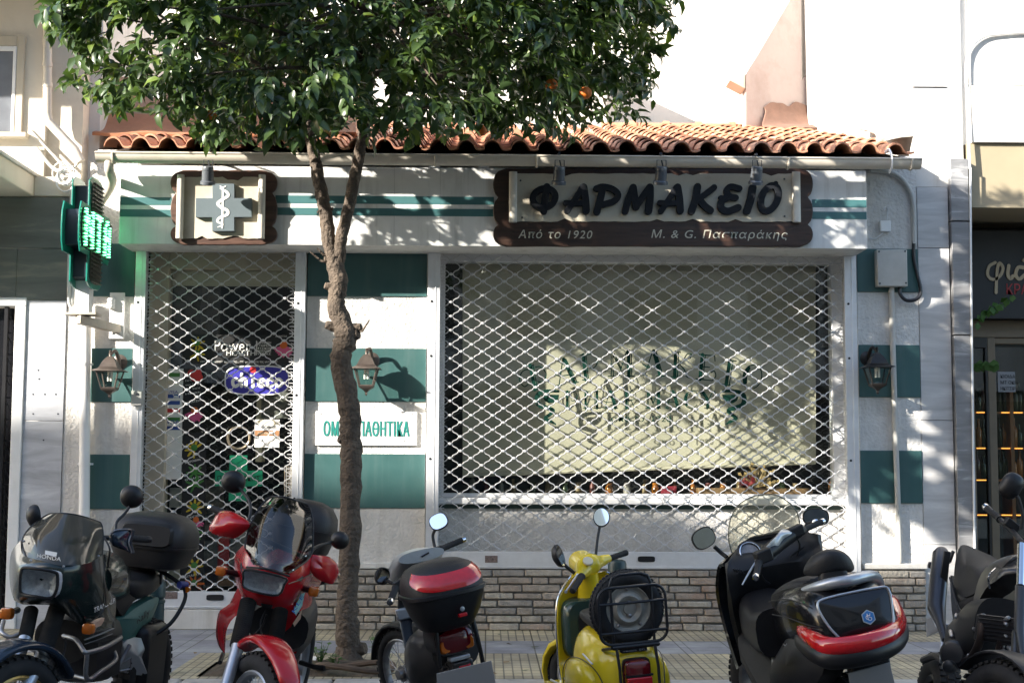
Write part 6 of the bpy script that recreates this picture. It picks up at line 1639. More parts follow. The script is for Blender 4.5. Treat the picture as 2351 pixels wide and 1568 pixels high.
# front mudguard and wheel
fw = K(1300, 1640, -3.25); fw = Vector((xm - .02, fw.y, .205)); ax = Matrix.Rotation(R(28), 3, 'Z') @ Vector((1, 0, 0))
wheel(B, fw, ax, .205, .048, cream_rim)
b = MB(); fd = ax.cross(Vector((0, 0, 1))).normalized() * -1
secs = []
for k in range(9):
    a = R(-20 + 25 * k); d = fd * math.cos(a) + Vector((0, 0, 1)) * math.sin(a); s_ = max(.25, math.sin(math.pi * (k + .6) / 9.2)); secs.append((fw + d * .225, ax * .085 * (.6 + .4 * s_), d * .035 * s_, 2.4))
b.loft(secs, 16); B.put(b, 'front_mudguard', yellow_p)
wheel(B, Vector((0, -.55, .205)), (1, 0, 0), .205, .048, cream_rim)

# ------------------------------------------------------------------ grey step-through with top box
B = Bike('grey_step_through', 'grey step-through moped with black top box and red reflector band', 'moped', 20, -11, 0, -.62, 1014, 1350, -5.14)
K = B.K; zc_ = B.lz
tc0 = Vector((0, -.62, zc_ - .02))
case_secs = [(-.185, .10, .10, 0.02), (-.175, .135, .125, .02), (-.10, .175, .165, .01), (-.03, .198, .19, 0), (.0, .205, .197, 0)]
lid_secs = [(.022, .206, .198, 0), (.06, .204, .192, 0), (.10, .192, .172, .01), (.135, .165, .14, .02), (.155, .125, .10, .025), (.165, .07, .055, .03), (.168, .01, .01, .03)]
def box_loft(secs, e=3.0, n=36): return MB().loft([(tc0 + Vector((0, dy, z)), (hx, 0, 0), (0, hy, 0), e) for z, hx, hy, dy in secs], n)
tcs = B.put(box_loft(case_secs), 'top_box', plast)
B.put(box_loft(lid_secs), 'top_box_lid', plast2, tcs)
b = MB(); b.loft([(tc0 + Vector((0, 0, -.004)), (.206, 0, 0), (0, .198, 0), 3), (tc0 + Vector((0, 0, .0)), (.214, 0, 0), (0, .206, 0), 3), (tc0 + Vector((0, 0, .018)), (.214, 0, 0), (0, .206, 0), 3), (tc0 + Vector((0, 0, .023)), (.207, 0, 0), (0, .199, 0), 3)], 36); B.put(b, 'box_rim', plast, tcs)
def on_lid(a, z, off=.004):
    for (z0, hx0, hy0, d0), (z1, hx1, hy1, d1) in zip(lid_secs[:-1], lid_secs[1:]):
        if z0 <= z <= z1:
            t = (z - z0) / (z1 - z0); hx, hy, dy = hx0 + (hx1 - hx0) * t, hy0 + (hy1 - hy0) * t, d0 + (d1 - d0) * t
            ca, sa = math.cos(a), math.sin(a); e = 3.0
            return tc0 + Vector(((hx + off) * math.copysign(abs(ca) ** (2 / e), ca), dy + (hy + off) * math.copysign(abs(sa) ** (2 / e), sa), z + off * .6))
    return tc0
rows = []
for v in range(5):
    row = []
    for j in range(17):
        u = -1 + j / 8; a = R(270 + 68 * u); lo = .030 + .054 * abs(u) ** 2.2; hi = .112 + .020 * abs(u) ** 1.5; row.append(on_lid(a, lo + (hi - lo) * v / 4))
    rows.append(row)
b = MB(); b.grid(rows, .003, 2); B.put(b, 'red_reflector', lens_red, tcs)
b = MB(); b.lathe([(.012, 0), (.012, .006), (.006, .008)], tc0 + Vector((.03, -.188, -.075)), (0, -1, -.1), 14); B.put(b, 'box_lock', silver_p, tcs)
b = MB(); b.box(.008, .052, -.19 + tc0.y, -.165 + tc0.y, tc0.z - .115, tc0.z - .097); B.put(b, 'lock_flap', lens_red, tcs, bev=.003)
# tail lamp, tail body, plate
tlc = K(1044, 1468, -5.06)
b = MB(); b.loft([(tlc + Vector((0, .16, .01)), (.12, 0, 0), (0, 0, .10), 2.8), (tlc + Vector((0, .05, .005)), (.115, 0, 0), (0, 0, .088), 3), (tlc + Vector((0, .01, 0)), (.108, 0, 0), (0, 0, .075), 3)], 26); B.put(b, 'tail_cowl', graph_p)
b = MB(); b.loft([(tlc + Vector((0, .015, 0)), (.098, 0, 0), (0, 0, .066), 3.2), (tlc + Vector((0, -.025, 0)), (.092, 0, 0), (0, 0, .06), 3.2), (tlc + Vector((0, -.04, 0)), (.07, 0, 0), (0, 0, .04), 3)], 26); tl = B.put(b, 'tail_light', lens_darkred)
for sx in (-.066, .066):
    b = MB(); b.loft([(tlc + Vector((sx, -.02, -.022)), (.03, 0, 0), (0, 0, .036), 3), (tlc + Vector((sx * .98, -.037, -.02)), (.024, 0, 0), (0, 0, .03), 3)], 16); B.put(b, 'indicator', lens_amber, tl)
b = MB(); b.box(tlc.x - .05, tlc.x + .06, tlc.y - .03, tlc.y + .03, tlc.z - .105, tlc.z - .082); B.put(b, 'number_lamp', silver_p, bev=.005)
b = MB(); b.box(tlc.x - .04, tlc.x + .075, tlc.y - .02, tlc.y + .1, tlc.z - .2, tlc.z - .11); gb = B.put(b, 'rear_mudguard', graph_p, bev=.012)
b = MB(); b.box(tlc.x - .01, tlc.x + .055, tlc.y - .026, tlc.y - .0195, tlc.z - .185, tlc.z - .135); B.put(b, 'square_reflector', lens_red, gb, bev=.004)
def plate(bk, c4, th=.006):
    b = MB(); p = [bk.K(*q) for q in c4]; n = (p[1] - p[0]).cross(p[3] - p[0]).normalized(); b.prism(p, n * th); return bk.put(b, 'number_plate', plate_grey, bev=.002)
plate(B, [(1002, 1546, -5.2), (1128, 1516, -5.2), (1142, 1590, -5.16), (1006, 1622, -5.16)])
b = MB(); b.loft([(K(1048, 1440, -4.9), (.11, 0, 0), (0, 0, .07), 2.6), (K(1010, 1430, -4.6), (.13, 0, 0), (0, 0, .10), 2.6), (K(985, 1440, -4.3), (.10, 0, 0), (0, 0, .09), 2.6)], 20); B.put(b, 'seat', vinyl)
b = MB(); b.loft([(K(1045, 1490, -4.95), (.13, 0, 0), (0, 0, .11), 2.5), (K(1005, 1500, -4.7), (.16, 0, 0), (0, 0, .17), 2.5), (K(985, 1520, -4.45), (.14, 0, 0), (0, 0, .19), 2.5), (K(970, 1540, -4.2), (.09, 0, 0), (0, 0, .16), 2.4)], 22); B.put(b, 'side_fairing', graph_p)
b = MB(); b.tube([K(1000, 1425, -5.1), K(1003, 1460, -5.12), K(1010, 1530, -5.1)], .011, 8, smooth=3); b.tube([K(1085, 1420, -5.1), K(1098, 1470, -5.1), K(1110, 1530, -5.06), K(1108, 1545, -5.05)], .012, 8, smooth=3); b.tube([K(990, 1420, -5.0), K(1080, 1408, -5.0)], .013, 8); B.put(b, 'carrier_frame', plast)
# leg shield and front
rows = []
for (pl, pr, y_) in (((918, 1352), (975, 1330), -4.05), ((917, 1400), (985, 1380), -4.02), ((925, 1450), (990, 1440), -4.1), ((938, 1510), (995, 1500), -4.2), ((955, 1590), (1010, 1580), -4.3)):
    a_, c_ = K(*pl, y_), K(*pr, y_ - .05); m_ = a_.lerp(c_, .5) + Vector((0, .07, 0)); rows.append([a_, a_.lerp(m_, .6), m_, m_.lerp(c_, .6), c_])
b = MB(); b.grid(rows, .012, 3); sh = B.put(b, 'leg_shield', plast)
b = MB(); b.tube([rows[k][0] for k in range(5)], .009, 8, smooth=4); B.put(b, 'shield_edge', graph_p, sh)
b = MB(); b.obox(K(928, 1408, -4.06), (.05, 0, 0), (0, .012, 0), (0, 0, .035)); B.put(b, 'shield_panel', silver_p, bev=.01)
b = MB(); b.loft([(K(968, 1275, -4.20), (.14, 0, 0), (0, .0, .035), 2.4), (K(955, 1292, -4.05), (.15, 0, 0), (0, 0, .085), 2.3), (K(940, 1308, -3.9), (.13, 0, 0), (0, 0, .10), 2.2), (K(930, 1318, -3.8), (.07, 0, 0), (0, 0, .06), 2.0)], 24); cw = B.put(b, 'handlebar_cowl', silver_p)
b = MB(); b.tube([K(938, 1290, -4.16), K(960, 1272, -4.2)], .012, 6, flat=.5); b.tube([K(968, 1278, -4.2), K(985, 1268, -4.2)], .01, 6, flat=.5); B.put(b, 'cowl_vents', plast, cw)
grip(B, K(1012, 1260, -4.0), K(1060, 1240, -3.92), .018); grip(B, K(908, 1350, -4.32), K(897, 1378, -4.42), .019)
b = MB(); b.tube([K(908, 1350, -4.3), K(935, 1322, -4.2), K(970, 1290, -4.1), K(1012, 1260, -4.0)], .013, 8, smooth=3); b.obox(K(1002, 1264, -4.0), (.03, 0, .008), (0, .025, 0), (-.006, 0, .018)); b.obox(K(916, 1340, -4.3), (.03, 0, .01), (0, .025, 0), (-.006, 0, .022)); B.put(b, 'handlebar', plast, bev=.005)
mirror(B, K(1007, 1198, -3.98), B.Mi.to_3x3() @ Vector((-.1, -1, .42)), .056, .05, [K(1000, 1262, -4.0), K(996, 1245, -3.98), K(994, 1228, -3.97), K(1000, 1214, -3.97)], True, .009, 2.6, roll=.3)
mirror(B, K(877, 1322, -4.25), B.Mi.to_3x3() @ Vector((.6, -.8, .02)), .045, .05, [K(912, 1345, -4.3), K(900, 1338, -4.28), K(889, 1332, -4.26)], True, .009, 2.4, roll=-.5)
fwc = K(935, 1560, -3.72); fwc.z = .275; axf = Matrix.Rotation(R(18), 3, 'Z') @ Vector((1, 0, 0)); wheel(B, fwc, axf, .275, .035, steel, 28)
b = MB(); fd = axf.cross(Vector((0, 0, 1))).normalized() * -1; secs = []
for k in range(8):
    a = R(15 + 18 * k); d = fd * math.cos(a) + Vector((0, 0, 1)) * math.sin(a); secs.append((fwc + d * .30, axf * .05, d * .018, 2.4))
b.loft(secs, 14); B.put(b, 'front_mudguard', plast2)
wheel(B, Vector((0, -.36, .275)), (1, 0, 0), .275, .04, steel, 28)

# ------------------------------------------------------------------ big black scooter
B = Bike('black_maxi_scooter', 'large black scooter with clear windscreen, backrest and wide red tail light', 'scooter', 8, -9, 0, -.80, 1960, 1425, -5.6)
K = B.K; zt_ = B.lz
b = MB()
b.loft([((0, -.90, zt_ - .03), (.13, 0, 0), (0, 0, .075), 3), ((0, -.87, zt_ - .01), (.195, 0, 0), (0, .03, .125), 3.4), ((0, -.80, zt_ + .01), (.225, 0, 0), (0, .04, .16), 3.6), ((0, -.60, zt_ + .02), (.235, 0, 0), (0, 0, .17), 3.4), ((0, -.35, zt_ + .0), (.22, 0, 0), (0, 0, .17), 3.2), ((0, -.12, zt_ - .05), (.18, 0, 0), (0, 0, .15), 3), ((0, .05, zt_ - .12), (.11, 0, 0), (0, 0, .1), 2.6)], 32)
tb_ = B.put(b, 'tail_body', black_gloss, sub=1)
tilt = .55
def face(u, v, off=0.0):            # the sloping boot lid at the back
    return Vector((u, -.885 - off + (v + .05) * .30, zt_ + .03 + v - off * .2))
lid = [face(*p, .012) for p in ((-.185, .085), (-.14, .105), (.12, .11), (.175, .095), (.165, 0), (.15, -.06), (.0, -.085), (-.11, -.075), (-.15, -.02))]
b = MB(); dome(b, lid, (0, -.018, .004), (0, .05, 0), 5, 3); B.put(b, 'boot_lid', black_gloss, tb_)
rim = [face(*p, .014) for p in ((-.12, -.085), (-.165, -.01), (-.19, .085), (-.13, .112), (.12, .118), (.18, .1), (.17, 0), (.155, -.06))]
b = MB(); b.tube(rim, .006, 8, smooth=4); B.put(b, 'lid_edge', silver_p, tb_)
# wrap-round tail light
b = MB(); path = [K(1832, 1432, -5.30), K(1845, 1450, -5.52), K(1872, 1470, -5.70), K(1905, 1484, -5.80), K(1960, 1480, -5.83), K(2010, 1468, -5.80), K(2046, 1452, -5.70), K(2062, 1428, -5.52), K(2050, 1385, -5.32), K(2040, 1365, -5.22)]
b.tube(path, [.012, .032, .040, .042, .042, .042, .042, .042, .034, .010], 14, smooth=5, flat=1.1); tl = B.put(b, 'tail_light', lens_red)
pB = [p - Vector((0, 0, .055)) + Vector((0, .02, 0)) for p in path]
b = MB(); b.tube(pB, [.02, .045, .052, .054, .054, .054, .054, .052, .045, .02], 14, smooth=5); B.put(b, 'tail_skirt', plast, tb_)
lg = face(.035, .0, .034); n_ = Vector((0, -.95, .28)).normalized(); u_ = Vector((1, 0, 0)); v_ = n_.cross(u_) * -1
hexp = lambda r_, off: [lg + n_ * off + u_ * r_ * math.cos(R(60 * k + 30)) * 1.0 + v_ * r_ * math.sin(R(60 * k + 30)) for k in range(6)]
b = MB(); b.prism(hexp(.036, 0), n_ * .004); em = B.put(b, 'emblem', silver_p, tb_)
b = MB(); b.prism(hexp(.031, .004), n_ * .0015); B.put(b, 'emblem_field', pm('emblem_blue', (.02, .16, .42), .3, var=0), em)
b = MB()
def EM(pts, w): 
    rs_ = [lg + n_ * .0062 + u_ * x * .031 + v_ * y * .031 for x, y in pts]; b.tube(rs_, w, 6, smooth=4, flat=.5)
EM([(-.15, -.55), (-.15, .3), (.0, .5), (.3, .5), (.42, .25), (.25, .05), (0, .02)], .0032); EM([(-.15, .35), (-.42, .2), (-.42, -.1), (-.15, -.25), (.2, -.2), (.32, -.5)], .0032); B.put(b, 'emblem_mark', st_white, em)
# grab rail, backrest, seat
b = MB(); b.tube([K(1828, 1398, -5.2), K(1842, 1366, -5.35), K(1868, 1350, -5.5), K(1905, 1340, -5.58), K(1950, 1332, -5.6), K(1990, 1322, -5.5), K(2010, 1326, -5.35), K(2022, 1345, -5.2)], [.022, .034, .032, .036, .036, .036, .032, .022], 12, smooth=5, flat=.8); B.put(b, 'grab_rail', silver_p)
bc = K(1910, 1293, -5.5); bu = (K(1962, 1286, -5.5) - K(1858, 1298, -5.5)).normalized()
secs = []
for k in range(11):
    u = -1 + k / 5; w_ = .056 * max(.16, (1 - abs(u) ** 5)) ; secs.append((bc + bu * .128 * u + Vector((0, .06 * u * u, -.052 * u * u + .014)), Vector((0, .05 * (w_ / .047), 0)), Vector((0, 0, w_ * (1.0 if abs(u) > .3 else 1.05))), 2.6))
b = MB(); b.loft(secs, 18); br = B.put(b, 'backrest', vinyl, sub=1)
b = MB(); b.loft([(K(1915, 1345, -5.5), bu * .075, (0, .045, 0), 3), (K(1912, 1318, -5.5), bu * .07, (0, .04, 0), 3), (K(1911, 1300, -5.5), bu * .065, (0, .035, 0), 3)], 18); B.put(b, 'backrest_stem', plast, br)
b = MB(); b.loft([((0, -.52, zt_ + .15), (.13, 0, 0), (0, 0, .06), 3), ((0, -.35, zt_ + .13), (.17, 0, 0), (0, 0, .07), 3), ((0, -.1, zt_ + .06), (.16, 0, 0), (0, 0, .07), 3), ((0, .1, zt_ + .02), (.11, 0, 0), (0, 0, .06), 2.6), ((0, .16, zt_ - .02), (.05, 0, 0), (0, 0, .03), 2.4)], 20); B.put(b, 'seat', vinyl, sub=1)
# side skirt with badge, floorboard
b = MB(); dome(b, B.KL([(1790, 1490, -5.1), (1825, 1445, -5.25), (1850, 1475, -5.5), (1890, 1515, -5.65), (1880, 1560, -5.6), (1830, 1600, -5.3), (1780, 1590, -5.0), (1768, 1540, -4.95)]), (-.06, -.03, .01), (.14, .05, 0), 5, 3); sk = B.put(b, 'side_skirt', plast)
b = MB(); b.prism(B.KL([(1798, 1476, -5.2), (1836, 1464, -5.28), (1838, 1478, -5.28), (1802, 1496, -5.2)]), (-.008, -.008, 0)); bp2 = B.put(b, 'badge_plate', graph_p, sk)
decal_text(B, 'X evo', [K(1802, 1489, -5.235), K(1833, 1477, -5.31), K(1801, 1478, -5.235)], silver_p, 'badge_lettering', parent=bp2)
b = MB(); b.prism(B.KL([(1690, 1440, -4.15), (1722, 1440, -4.2), (1800, 1552, -5.0), (1795, 1570, -5.0), (1745, 1590, -5.0), (1700, 1500, -4.3)]), (0, .02, -.05)); fbd = B.put(b, 'floorboard', plast2, bev=.01)
b = MB(); b.prism(B.KL([(1772, 1498, -4.75), (1782, 1488, -4.8), (1792, 1542, -5.0), (1772, 1548, -4.95)]), (0, .004, .006)); B.put(b, 'foot_grip', steel, fbd)
b = MB(); b.loft([(K(1790, 1450, -4.9), (.13, 0, 0), (0, 0, .13), 3), (K(1765, 1445, -4.55), (.12, 0, 0), (0, 0, .12), 3), (K(1755, 1415, -4.25), (.15, 0, 0), (0, 0, .16), 3)], 20); B.put(b, 'centre_tunnel', plast)
# front shield, dash, bars
rows = []
for pts in ([(1664, 1295, -4.28), (1700, 1262, -4.12), (1760, 1240, -4.02), (1820, 1222, -4.05), (1885, 1228, -4.25)], [(1668, 1330, -4.30), (1705, 1310, -4.30), (1765, 1300, -4.25), (1830, 1290, -4.25), (1890, 1290, -4.28)], [(1672, 1390, -4.26), (1705, 1385, -4.16), (1765, 1380, -4.1), (1830, 1370, -4.12), (1880, 1370, -4.22)], [(1684, 1450, -4.2), (1710, 1445, -4.1), (1765, 1440, -4.0), (1830, 1430, -4.05), (1870, 1430, -4.15)], [(1705, 1520, -4.2), (1725, 1515, -4.1), (1765, 1510, -4.0), (1820, 1500, -4.0), (1850, 1500, -4.1)]):
    rows.append(B.KL(pts))
b = MB(); b.grid(rows, .03, 4); shd = B.put(b, 'leg_shield', plast)
b = MB(); b.grid([[p + Vector((0, .04, .004)) for p in rows[0]], [p + Vector((0, .16, -.03)) for p in rows[0]], [p + Vector((0, .28, -.2)) for p in rows[0]], [p + Vector((0, .22, -.42)) for p in rows[0]], [p + Vector((0, .1, -.62)) for p in rows[0]]], .02, 3); B.put(b, 'front_fairing', black_gloss, shd)
b = MB(); 
for k in range(4): b.tube([K(1683 + 6 * k, 1304 + 1 * k, -4.33), K(1690 + 6 * k, 1314 + 1 * k, -4.33)], .004, 5)
for k in range(5): b.tube([K(1812 + 6 * k, 1280 - 4 * k, -4.3), K(1822 + 6 * k, 1270 - 4 * k, -4.3)], .004, 5)
B.put(b, 'dash_vents', black_paint, shd)
dc = K(1722, 1268, -4.22); nd = (B.Mi.to_3x3() @ Vector((.1, -1, .55))).normalized()
b = MB(); b.lathe([(.075, -.05), (.078, 0), (.066, .006), (.06, -.004), (0, -.004)], dc, nd, 28); dsh = B.put(b, 'instrument_pod', plast)
b = MB(); b.torus(dc + nd * .006, nd, .062, .0035, 32, 8); B.put(b, 'instrument_ring', chrome, dsh)
b = MB(); b.lathe([(.056, 0), (0, .001)], dc - nd * .002, nd, 24); B.put(b, 'dial', pm('dial_grey', (.2, .2, .21), .3, var=.3, vs=30), dsh)
b = MB(); b.grid([B.KL([(1700, 1262, -4.05), (1725, 1240, -4.0), (1760, 1232, -3.98), (1800, 1222, -4.0)]), B.KL([(1692, 1272, -4.12), (1718, 1245, -4.1), (1755, 1236, -4.08), (1800, 1228, -4.1)])], .02, 4); B.put(b, 'dash_cowl', plast, shd)
gl0, gl1 = K(1742, 1292, -4.60), K(1736, 1322, -4.72); gr0, gr1 = K(1845, 1216, -4.25), K(1885, 1198, -4.15)
b = MB(); b.tube([gl0, K(1748, 1280, -4.5), K(1770, 1262, -4.42), K(1800, 1238, -4.35), K(1830, 1222, -4.3), gr0], [.022, .035, .045, .045, .035, .022], 14, smooth=4); hb = B.put(b, 'handlebar', plast)
b = MB(); dome(b, B.KL([(1748, 1273, -4.5), (1768, 1268, -4.46), (1785, 1262, -4.44), (1800, 1240, -4.40), (1818, 1232, -4.36), (1824, 1222, -4.34), (1800, 1214, -4.34), (1788, 1222, -4.36), (1775, 1240, -4.40), (1756, 1258, -4.45)]), (0, -.025, .035), (0, .05, -.05), 5, 3); B.put(b, 'handlebar_cover', silver_p, hb)
b = MB(); b.obox(K(1752, 1276, -4.56), (.045, 0, .01), (0, .04, 0), (-.005, 0, .035)); b.obox(K(1826, 1220, -4.32), (.045, 0, .012), (0, .035, 0), (-.005, 0, .03)); B.put(b, 'switchgear', plast, hb, bev=.008)
b = MB(); b.obox(K(1826, 1212, -4.34), (.014, 0, .003), (0, .01, 0), (0, 0, .007)); B.put(b, 'red_switch', lens_red, hb, bev=.002)
grip(B, gl0, gl1, .018); grip(B, gr0, gr1, .0175)
b = MB(); b.tube([K(1735, 1290, -4.58), K(1722, 1310, -4.62), K(1704, 1342, -4.66)], [.006, .006, .004], 6, smooth=3); B.put(b, 'brake_lever', silver_p, hb)
mirror(B, K(1615, 1235, -4.12), B.Mi.to_3x3() @ Vector((.12, -1, .05)), .072, .06, [K(1668, 1278, -4.1), K(1655, 1268, -4.08), K(1640, 1254, -4.08)], True, .013, 2.5, roll=.35)
mirror(B, K(1873, 1187, -3.98), B.Mi.to_3x3() @ Vector((-.1, -1, .05)), .078, .052, [K(1856, 1232, -4.1), K(1852, 1222, -4.05), K(1852, 1205, -4.0)], True, .013, 2.5, roll=-.15)
# screen
rows = [B.KL([(1682, 1275, -4.05), (1705, 1262, -3.92), (1750, 1248, -3.86), (1800, 1238, -3.9), (1830, 1224, -4.02)]), B.KL([(1673, 1238, -4.06), (1700, 1225, -3.92), (1750, 1212, -3.85), (1805, 1204, -3.9), (1836, 1208, -4.03)]), B.KL([(1676, 1195, -4.08), (1704, 1180, -3.96), (1752, 1170, -3.9), (1804, 1170, -3.95), (1833, 1185, -4.06)]), B.KL([(1694, 1160, -4.12), (1716, 1148, -4.03), (1755, 1141, -3.98), (1795, 1145, -4.02), (1822, 1163, -4.10)]), B.KL([(1722, 1142, -4.14), (1738, 1137, -4.08), (1758, 1135, -4.05), (1780, 1136, -4.07), (1800, 1145, -4.13)])]
b = MB(); b.grid(rows, 0, 5); scr = B.put(b, 'windscreen', clear_scr)
b = MB(); b.tube([r_[0] for r_ in rows] + rows[-1][1:-1] + [r_[-1] for r_ in rows[::-1]], .0035, 6, smooth=4); B.put(b, 'screen_edge', pm('screen_edge_grey', (.10, .11, .09), .3), scr)
b = MB(); b.box(-.10, .10, -.93, -.86, zt_ - .42, zt_ - .16); B.put(b, 'plate_carrier', plast, bev=.01)
plate(B, [(1947, 1545, -5.78), (2043, 1520, -5.78), (2062, 1600, -5.74), (1962, 1628, -5.74)])
wheel(B, Vector((0, -.62, .27)), (1, 0, 0), .27, .07, steel)
fwc = K(1735, 1560, -4.0); fwc = Vector((fwc.x, .74, .28)); wheel(B, fwc, Matrix.Rotation(R(12), 3, 'Z') @ Vector((1, 0, 0)), .28, .06, steel)

b = MB(); b.tube([(-.236, -.30, zt_ + .02), (-.24, -.55, zt_ + .03), (-.232, -.78, zt_ + .02), (-.2, -.875, zt_ + .01)], .0028, 5, smooth=4); b.tube([(-.228, -.25, zt_ + .08), (-.225, -.55, zt_ + .12), (-.21, -.80, zt_ + .105)], .0028, 5, smooth=4); b.tube([(-.19, -.2, zt_ + .1), (-.19, -.5, zt_ + .165), (-.05, -.66, zt_ + .185), (.17, -.6, zt_ + .17)], .0028, 5, smooth=4); B.put(b, 'panel_seam', plast2, tb_)
b = MB(); b.tube(B.KL([(1752, 1290, -4.55), (1746, 1310, -4.45), (1754, 1330, -4.35), (1768, 1340, -4.3)]), .006, 6, smooth=4); b.tube(B.KL([(1826, 1228, -4.3), (1836, 1250, -4.28), (1830, 1275, -4.26)]), .006, 6, smooth=4); B.put(b, 'cable', plast)

# ------------------------------------------------------------------ red enduro motorcycle, facing the street
B = Bike('red_motorcycle', 'red touring motorcycle with hand guards and smoked screen facing the street', 'motorcycle', 176, -11, 0, .62, 612, 1336, -5.06)
K = B.K
rows = [B.KL(r_) for r_ in (
 [(562, 1252, -4.85), (568, 1268, -5.0), (590, 1296, -5.12), (625, 1305, -5.14), (660, 1316, -5.1), (690, 1298, -4.98), (711, 1276, -4.85)],
 [(543, 1277, -4.75), (556, 1302, -4.98), (580, 1316, -5.12), (618, 1328, -5.15), (656, 1334, -5.1), (690, 1325, -4.98), (714, 1315, -4.8)],
 [(544, 1325, -4.74), (555, 1345, -4.98), (580, 1358, -5.10), (612, 1366, -5.13), (645, 1370, -5.08), (678, 1358, -4.98), (702, 1348, -4.8)],
 [(549, 1352, -4.78), (562, 1372, -4.94), (585, 1383, -5.02), (612, 1391, -5.05), (640, 1394, -5.02), (664, 1390, -4.95), (684, 1380, -4.8)])]
b = MB(); b.grid(rows, .008, 4); fr_ = B.put(b, 'front_fairing', red_p)
for pts in ([(552, 1300, -5.0), (559, 1281, -4.95), (562, 1300, -5.0), (556, 1322, -5.0)], [(683, 1330, -5.02), (696, 1312, -4.95), (700, 1314, -4.93), (692, 1334, -5.0)]):
    b = MB(); b.prism(B.KL(pts), (0, .012, 0)); B.put(b, 'air_slot', black_paint, fr_)
for pts in ([(566, 1374, -5.0), (588, 1380, -5.06), (590, 1388, -5.06), (570, 1384, -5.0)], [(600, 1384, -5.08), (626, 1388, -5.07), (624, 1396, -5.06), (602, 1392, -5.07)]):
    b = MB(); b.prism(B.KL(pts), (0, .012, 0)); B.put(b, 'air_slot', black_paint, fr_)
hl = B.KL([(568, 1306, -5.16), (615, 1313, -5.20), (661, 1326, -5.16), (657, 1340, -5.16), (643, 1364, -5.15), (600, 1359, -5.18), (565, 1346, -5.14), (563, 1325, -5.15)])
hl = [p + Vector((0, .045, 0)) for p in hl]
b = MB(); dome(b, hl, (0, -.05, 0), (0, -.03, 0), 6, 2); hlo = B.put(b, 'headlight', reflector_m)
b = MB(); dome(b, [p + Vector((0, .004, 0)) for p in hl], (0, .02, 0), (0, -.002, 0), 5, 2, False); B.put(b, 'headlight_glass', head_glass, hlo)
b = MB(); b.tube(hl, .006, 6, closed=True, smooth=3); b.tube([K(566, 1302, -5.14), K(612, 1306, -5.2), K(664, 1322, -5.14)], .010, 6, smooth=4, flat=.6); B.put(b, 'headlight_rim', plast, hlo)
rows = [B.KL(r_) for r_ in (
 [(583, 1294, -5.14), (606, 1302, -5.17), (625, 1306, -5.18), (645, 1312, -5.16), (662, 1316, -5.12)],
 [(563, 1262, -4.93), (595, 1266, -5.10), (635, 1276, -5.14), (675, 1290, -5.08), (712, 1278, -4.88)],
 [(571, 1215, -4.86), (605, 1214, -5.0), (645, 1224, -5.04), (685, 1236, -4.98), (719, 1222, -4.82)],
 [(594, 1168, -4.78), (620, 1166, -4.9), (652, 1172, -4.93), (688, 1184, -4.88), (715, 1178, -4.76)],
 [(618, 1143, -4.72), (634, 1140, -4.78), (655, 1141, -4.8), (680, 1149, -4.77), (706, 1158, -4.70)])]
b = MB(); b.grid(rows, 0, 5); sc_ = B.put(b, 'windscreen', smoke)
b = MB(); b.tube([r_[0] for r_ in rows] + rows[-1][1:-1] + [r_[-1] for r_ in rows[::-1]], .005, 6, smooth=4); B.put(b, 'screen_edge', plast, sc_)
b = MB()
for px, py in ((566, 1282), (591, 1290), (647, 1302), (672, 1308), (701, 1276)): b.lathe([(.006, 0), (.003, .005)], K(px, py, -5.14 if 580 < px < 690 else -5.0), B.Mi.to_3x3() @ Vector((0, -1, 0)), 8)
B.put(b, 'screen_screws', chrome, sc_)
# side fairings
b = MB(); dome(b, B.KL([(672, 1388, -4.95), (708, 1345, -4.7), (718, 1370, -4.5), (712, 1420, -4.5), (690, 1440, -4.65), (686, 1480, -4.7), (676, 1500, -4.7), (668, 1440, -4.85)]), (-.03, -.03, 0), (.05, .05, 0), 5, 3); sfr = B.put(b, 'side_fairing', red_p)
b = MB(); dome(b, B.KL([(548, 1345, -4.82), (538, 1375, -4.8), (518, 1392, -4.72), (501, 1408, -4.65), (496, 1460, -4.65), (510, 1494, -4.7), (512, 1450, -4.75), (524, 1420, -4.8), (545, 1395, -4.9)]), (.02, -.03, 0), (-.03, .06, 0), 4, 3); sfl = B.put(b, 'side_fairing', red_p)
b = MB(); b.prism(B.KL([(674, 1402, -4.96), (692, 1362, -4.9), (700, 1360, -4.84), (694, 1390, -4.88), (680, 1412, -4.95)]), (0, .004, 0)); dc_ = B.put(b, 'white_decal', pm('pale_teal_decal', (.25, .5, .48), .3, var=.3, vs=40), sfr)
decal_text(B, 'KLE', [K(676, 1408, -4.985), K(698, 1368, -4.905), K(671, 1400, -4.985)], paint('decal_blue', (.02, .10, .35)), 'decal_lettering', parent=dc_)
b = MB(); b.prism(B.KL([(673, 1430, -4.99), (694, 1398, -4.93), (690, 1420, -4.93), (676, 1438, -4.98)]), (0, .004, 0)); B.put(b, 'cream_decal', pm('cream_decal_film', (.5, .32, .22), .3, var=.1), sfr)
b = MB(); b.loft([(K(640, 1440, -4.85), (.16, 0, 0), (0, 0, .11), 2.6), (K(650, 1420, -4.5), (.19, 0, 0), (0, 0, .2), 2.6), (K(660, 1430, -4.2), (.15, 0, 0), (0, 0, .2), 2.6)], 22); B.put(b, 'engine', plast)
b = MB(); b.loft([(K(655, 1330, -4.75), (.12, 0, 0), (0, 0, .08), 2.6), (K(672, 1310, -4.45), (.17, 0, 0), (0, 0, .12), 2.6), (K(690, 1320, -4.15), (.13, 0, 0), (0, 0, .1), 2.6)], 22); B.put(b, 'fuel_tank', red_p)
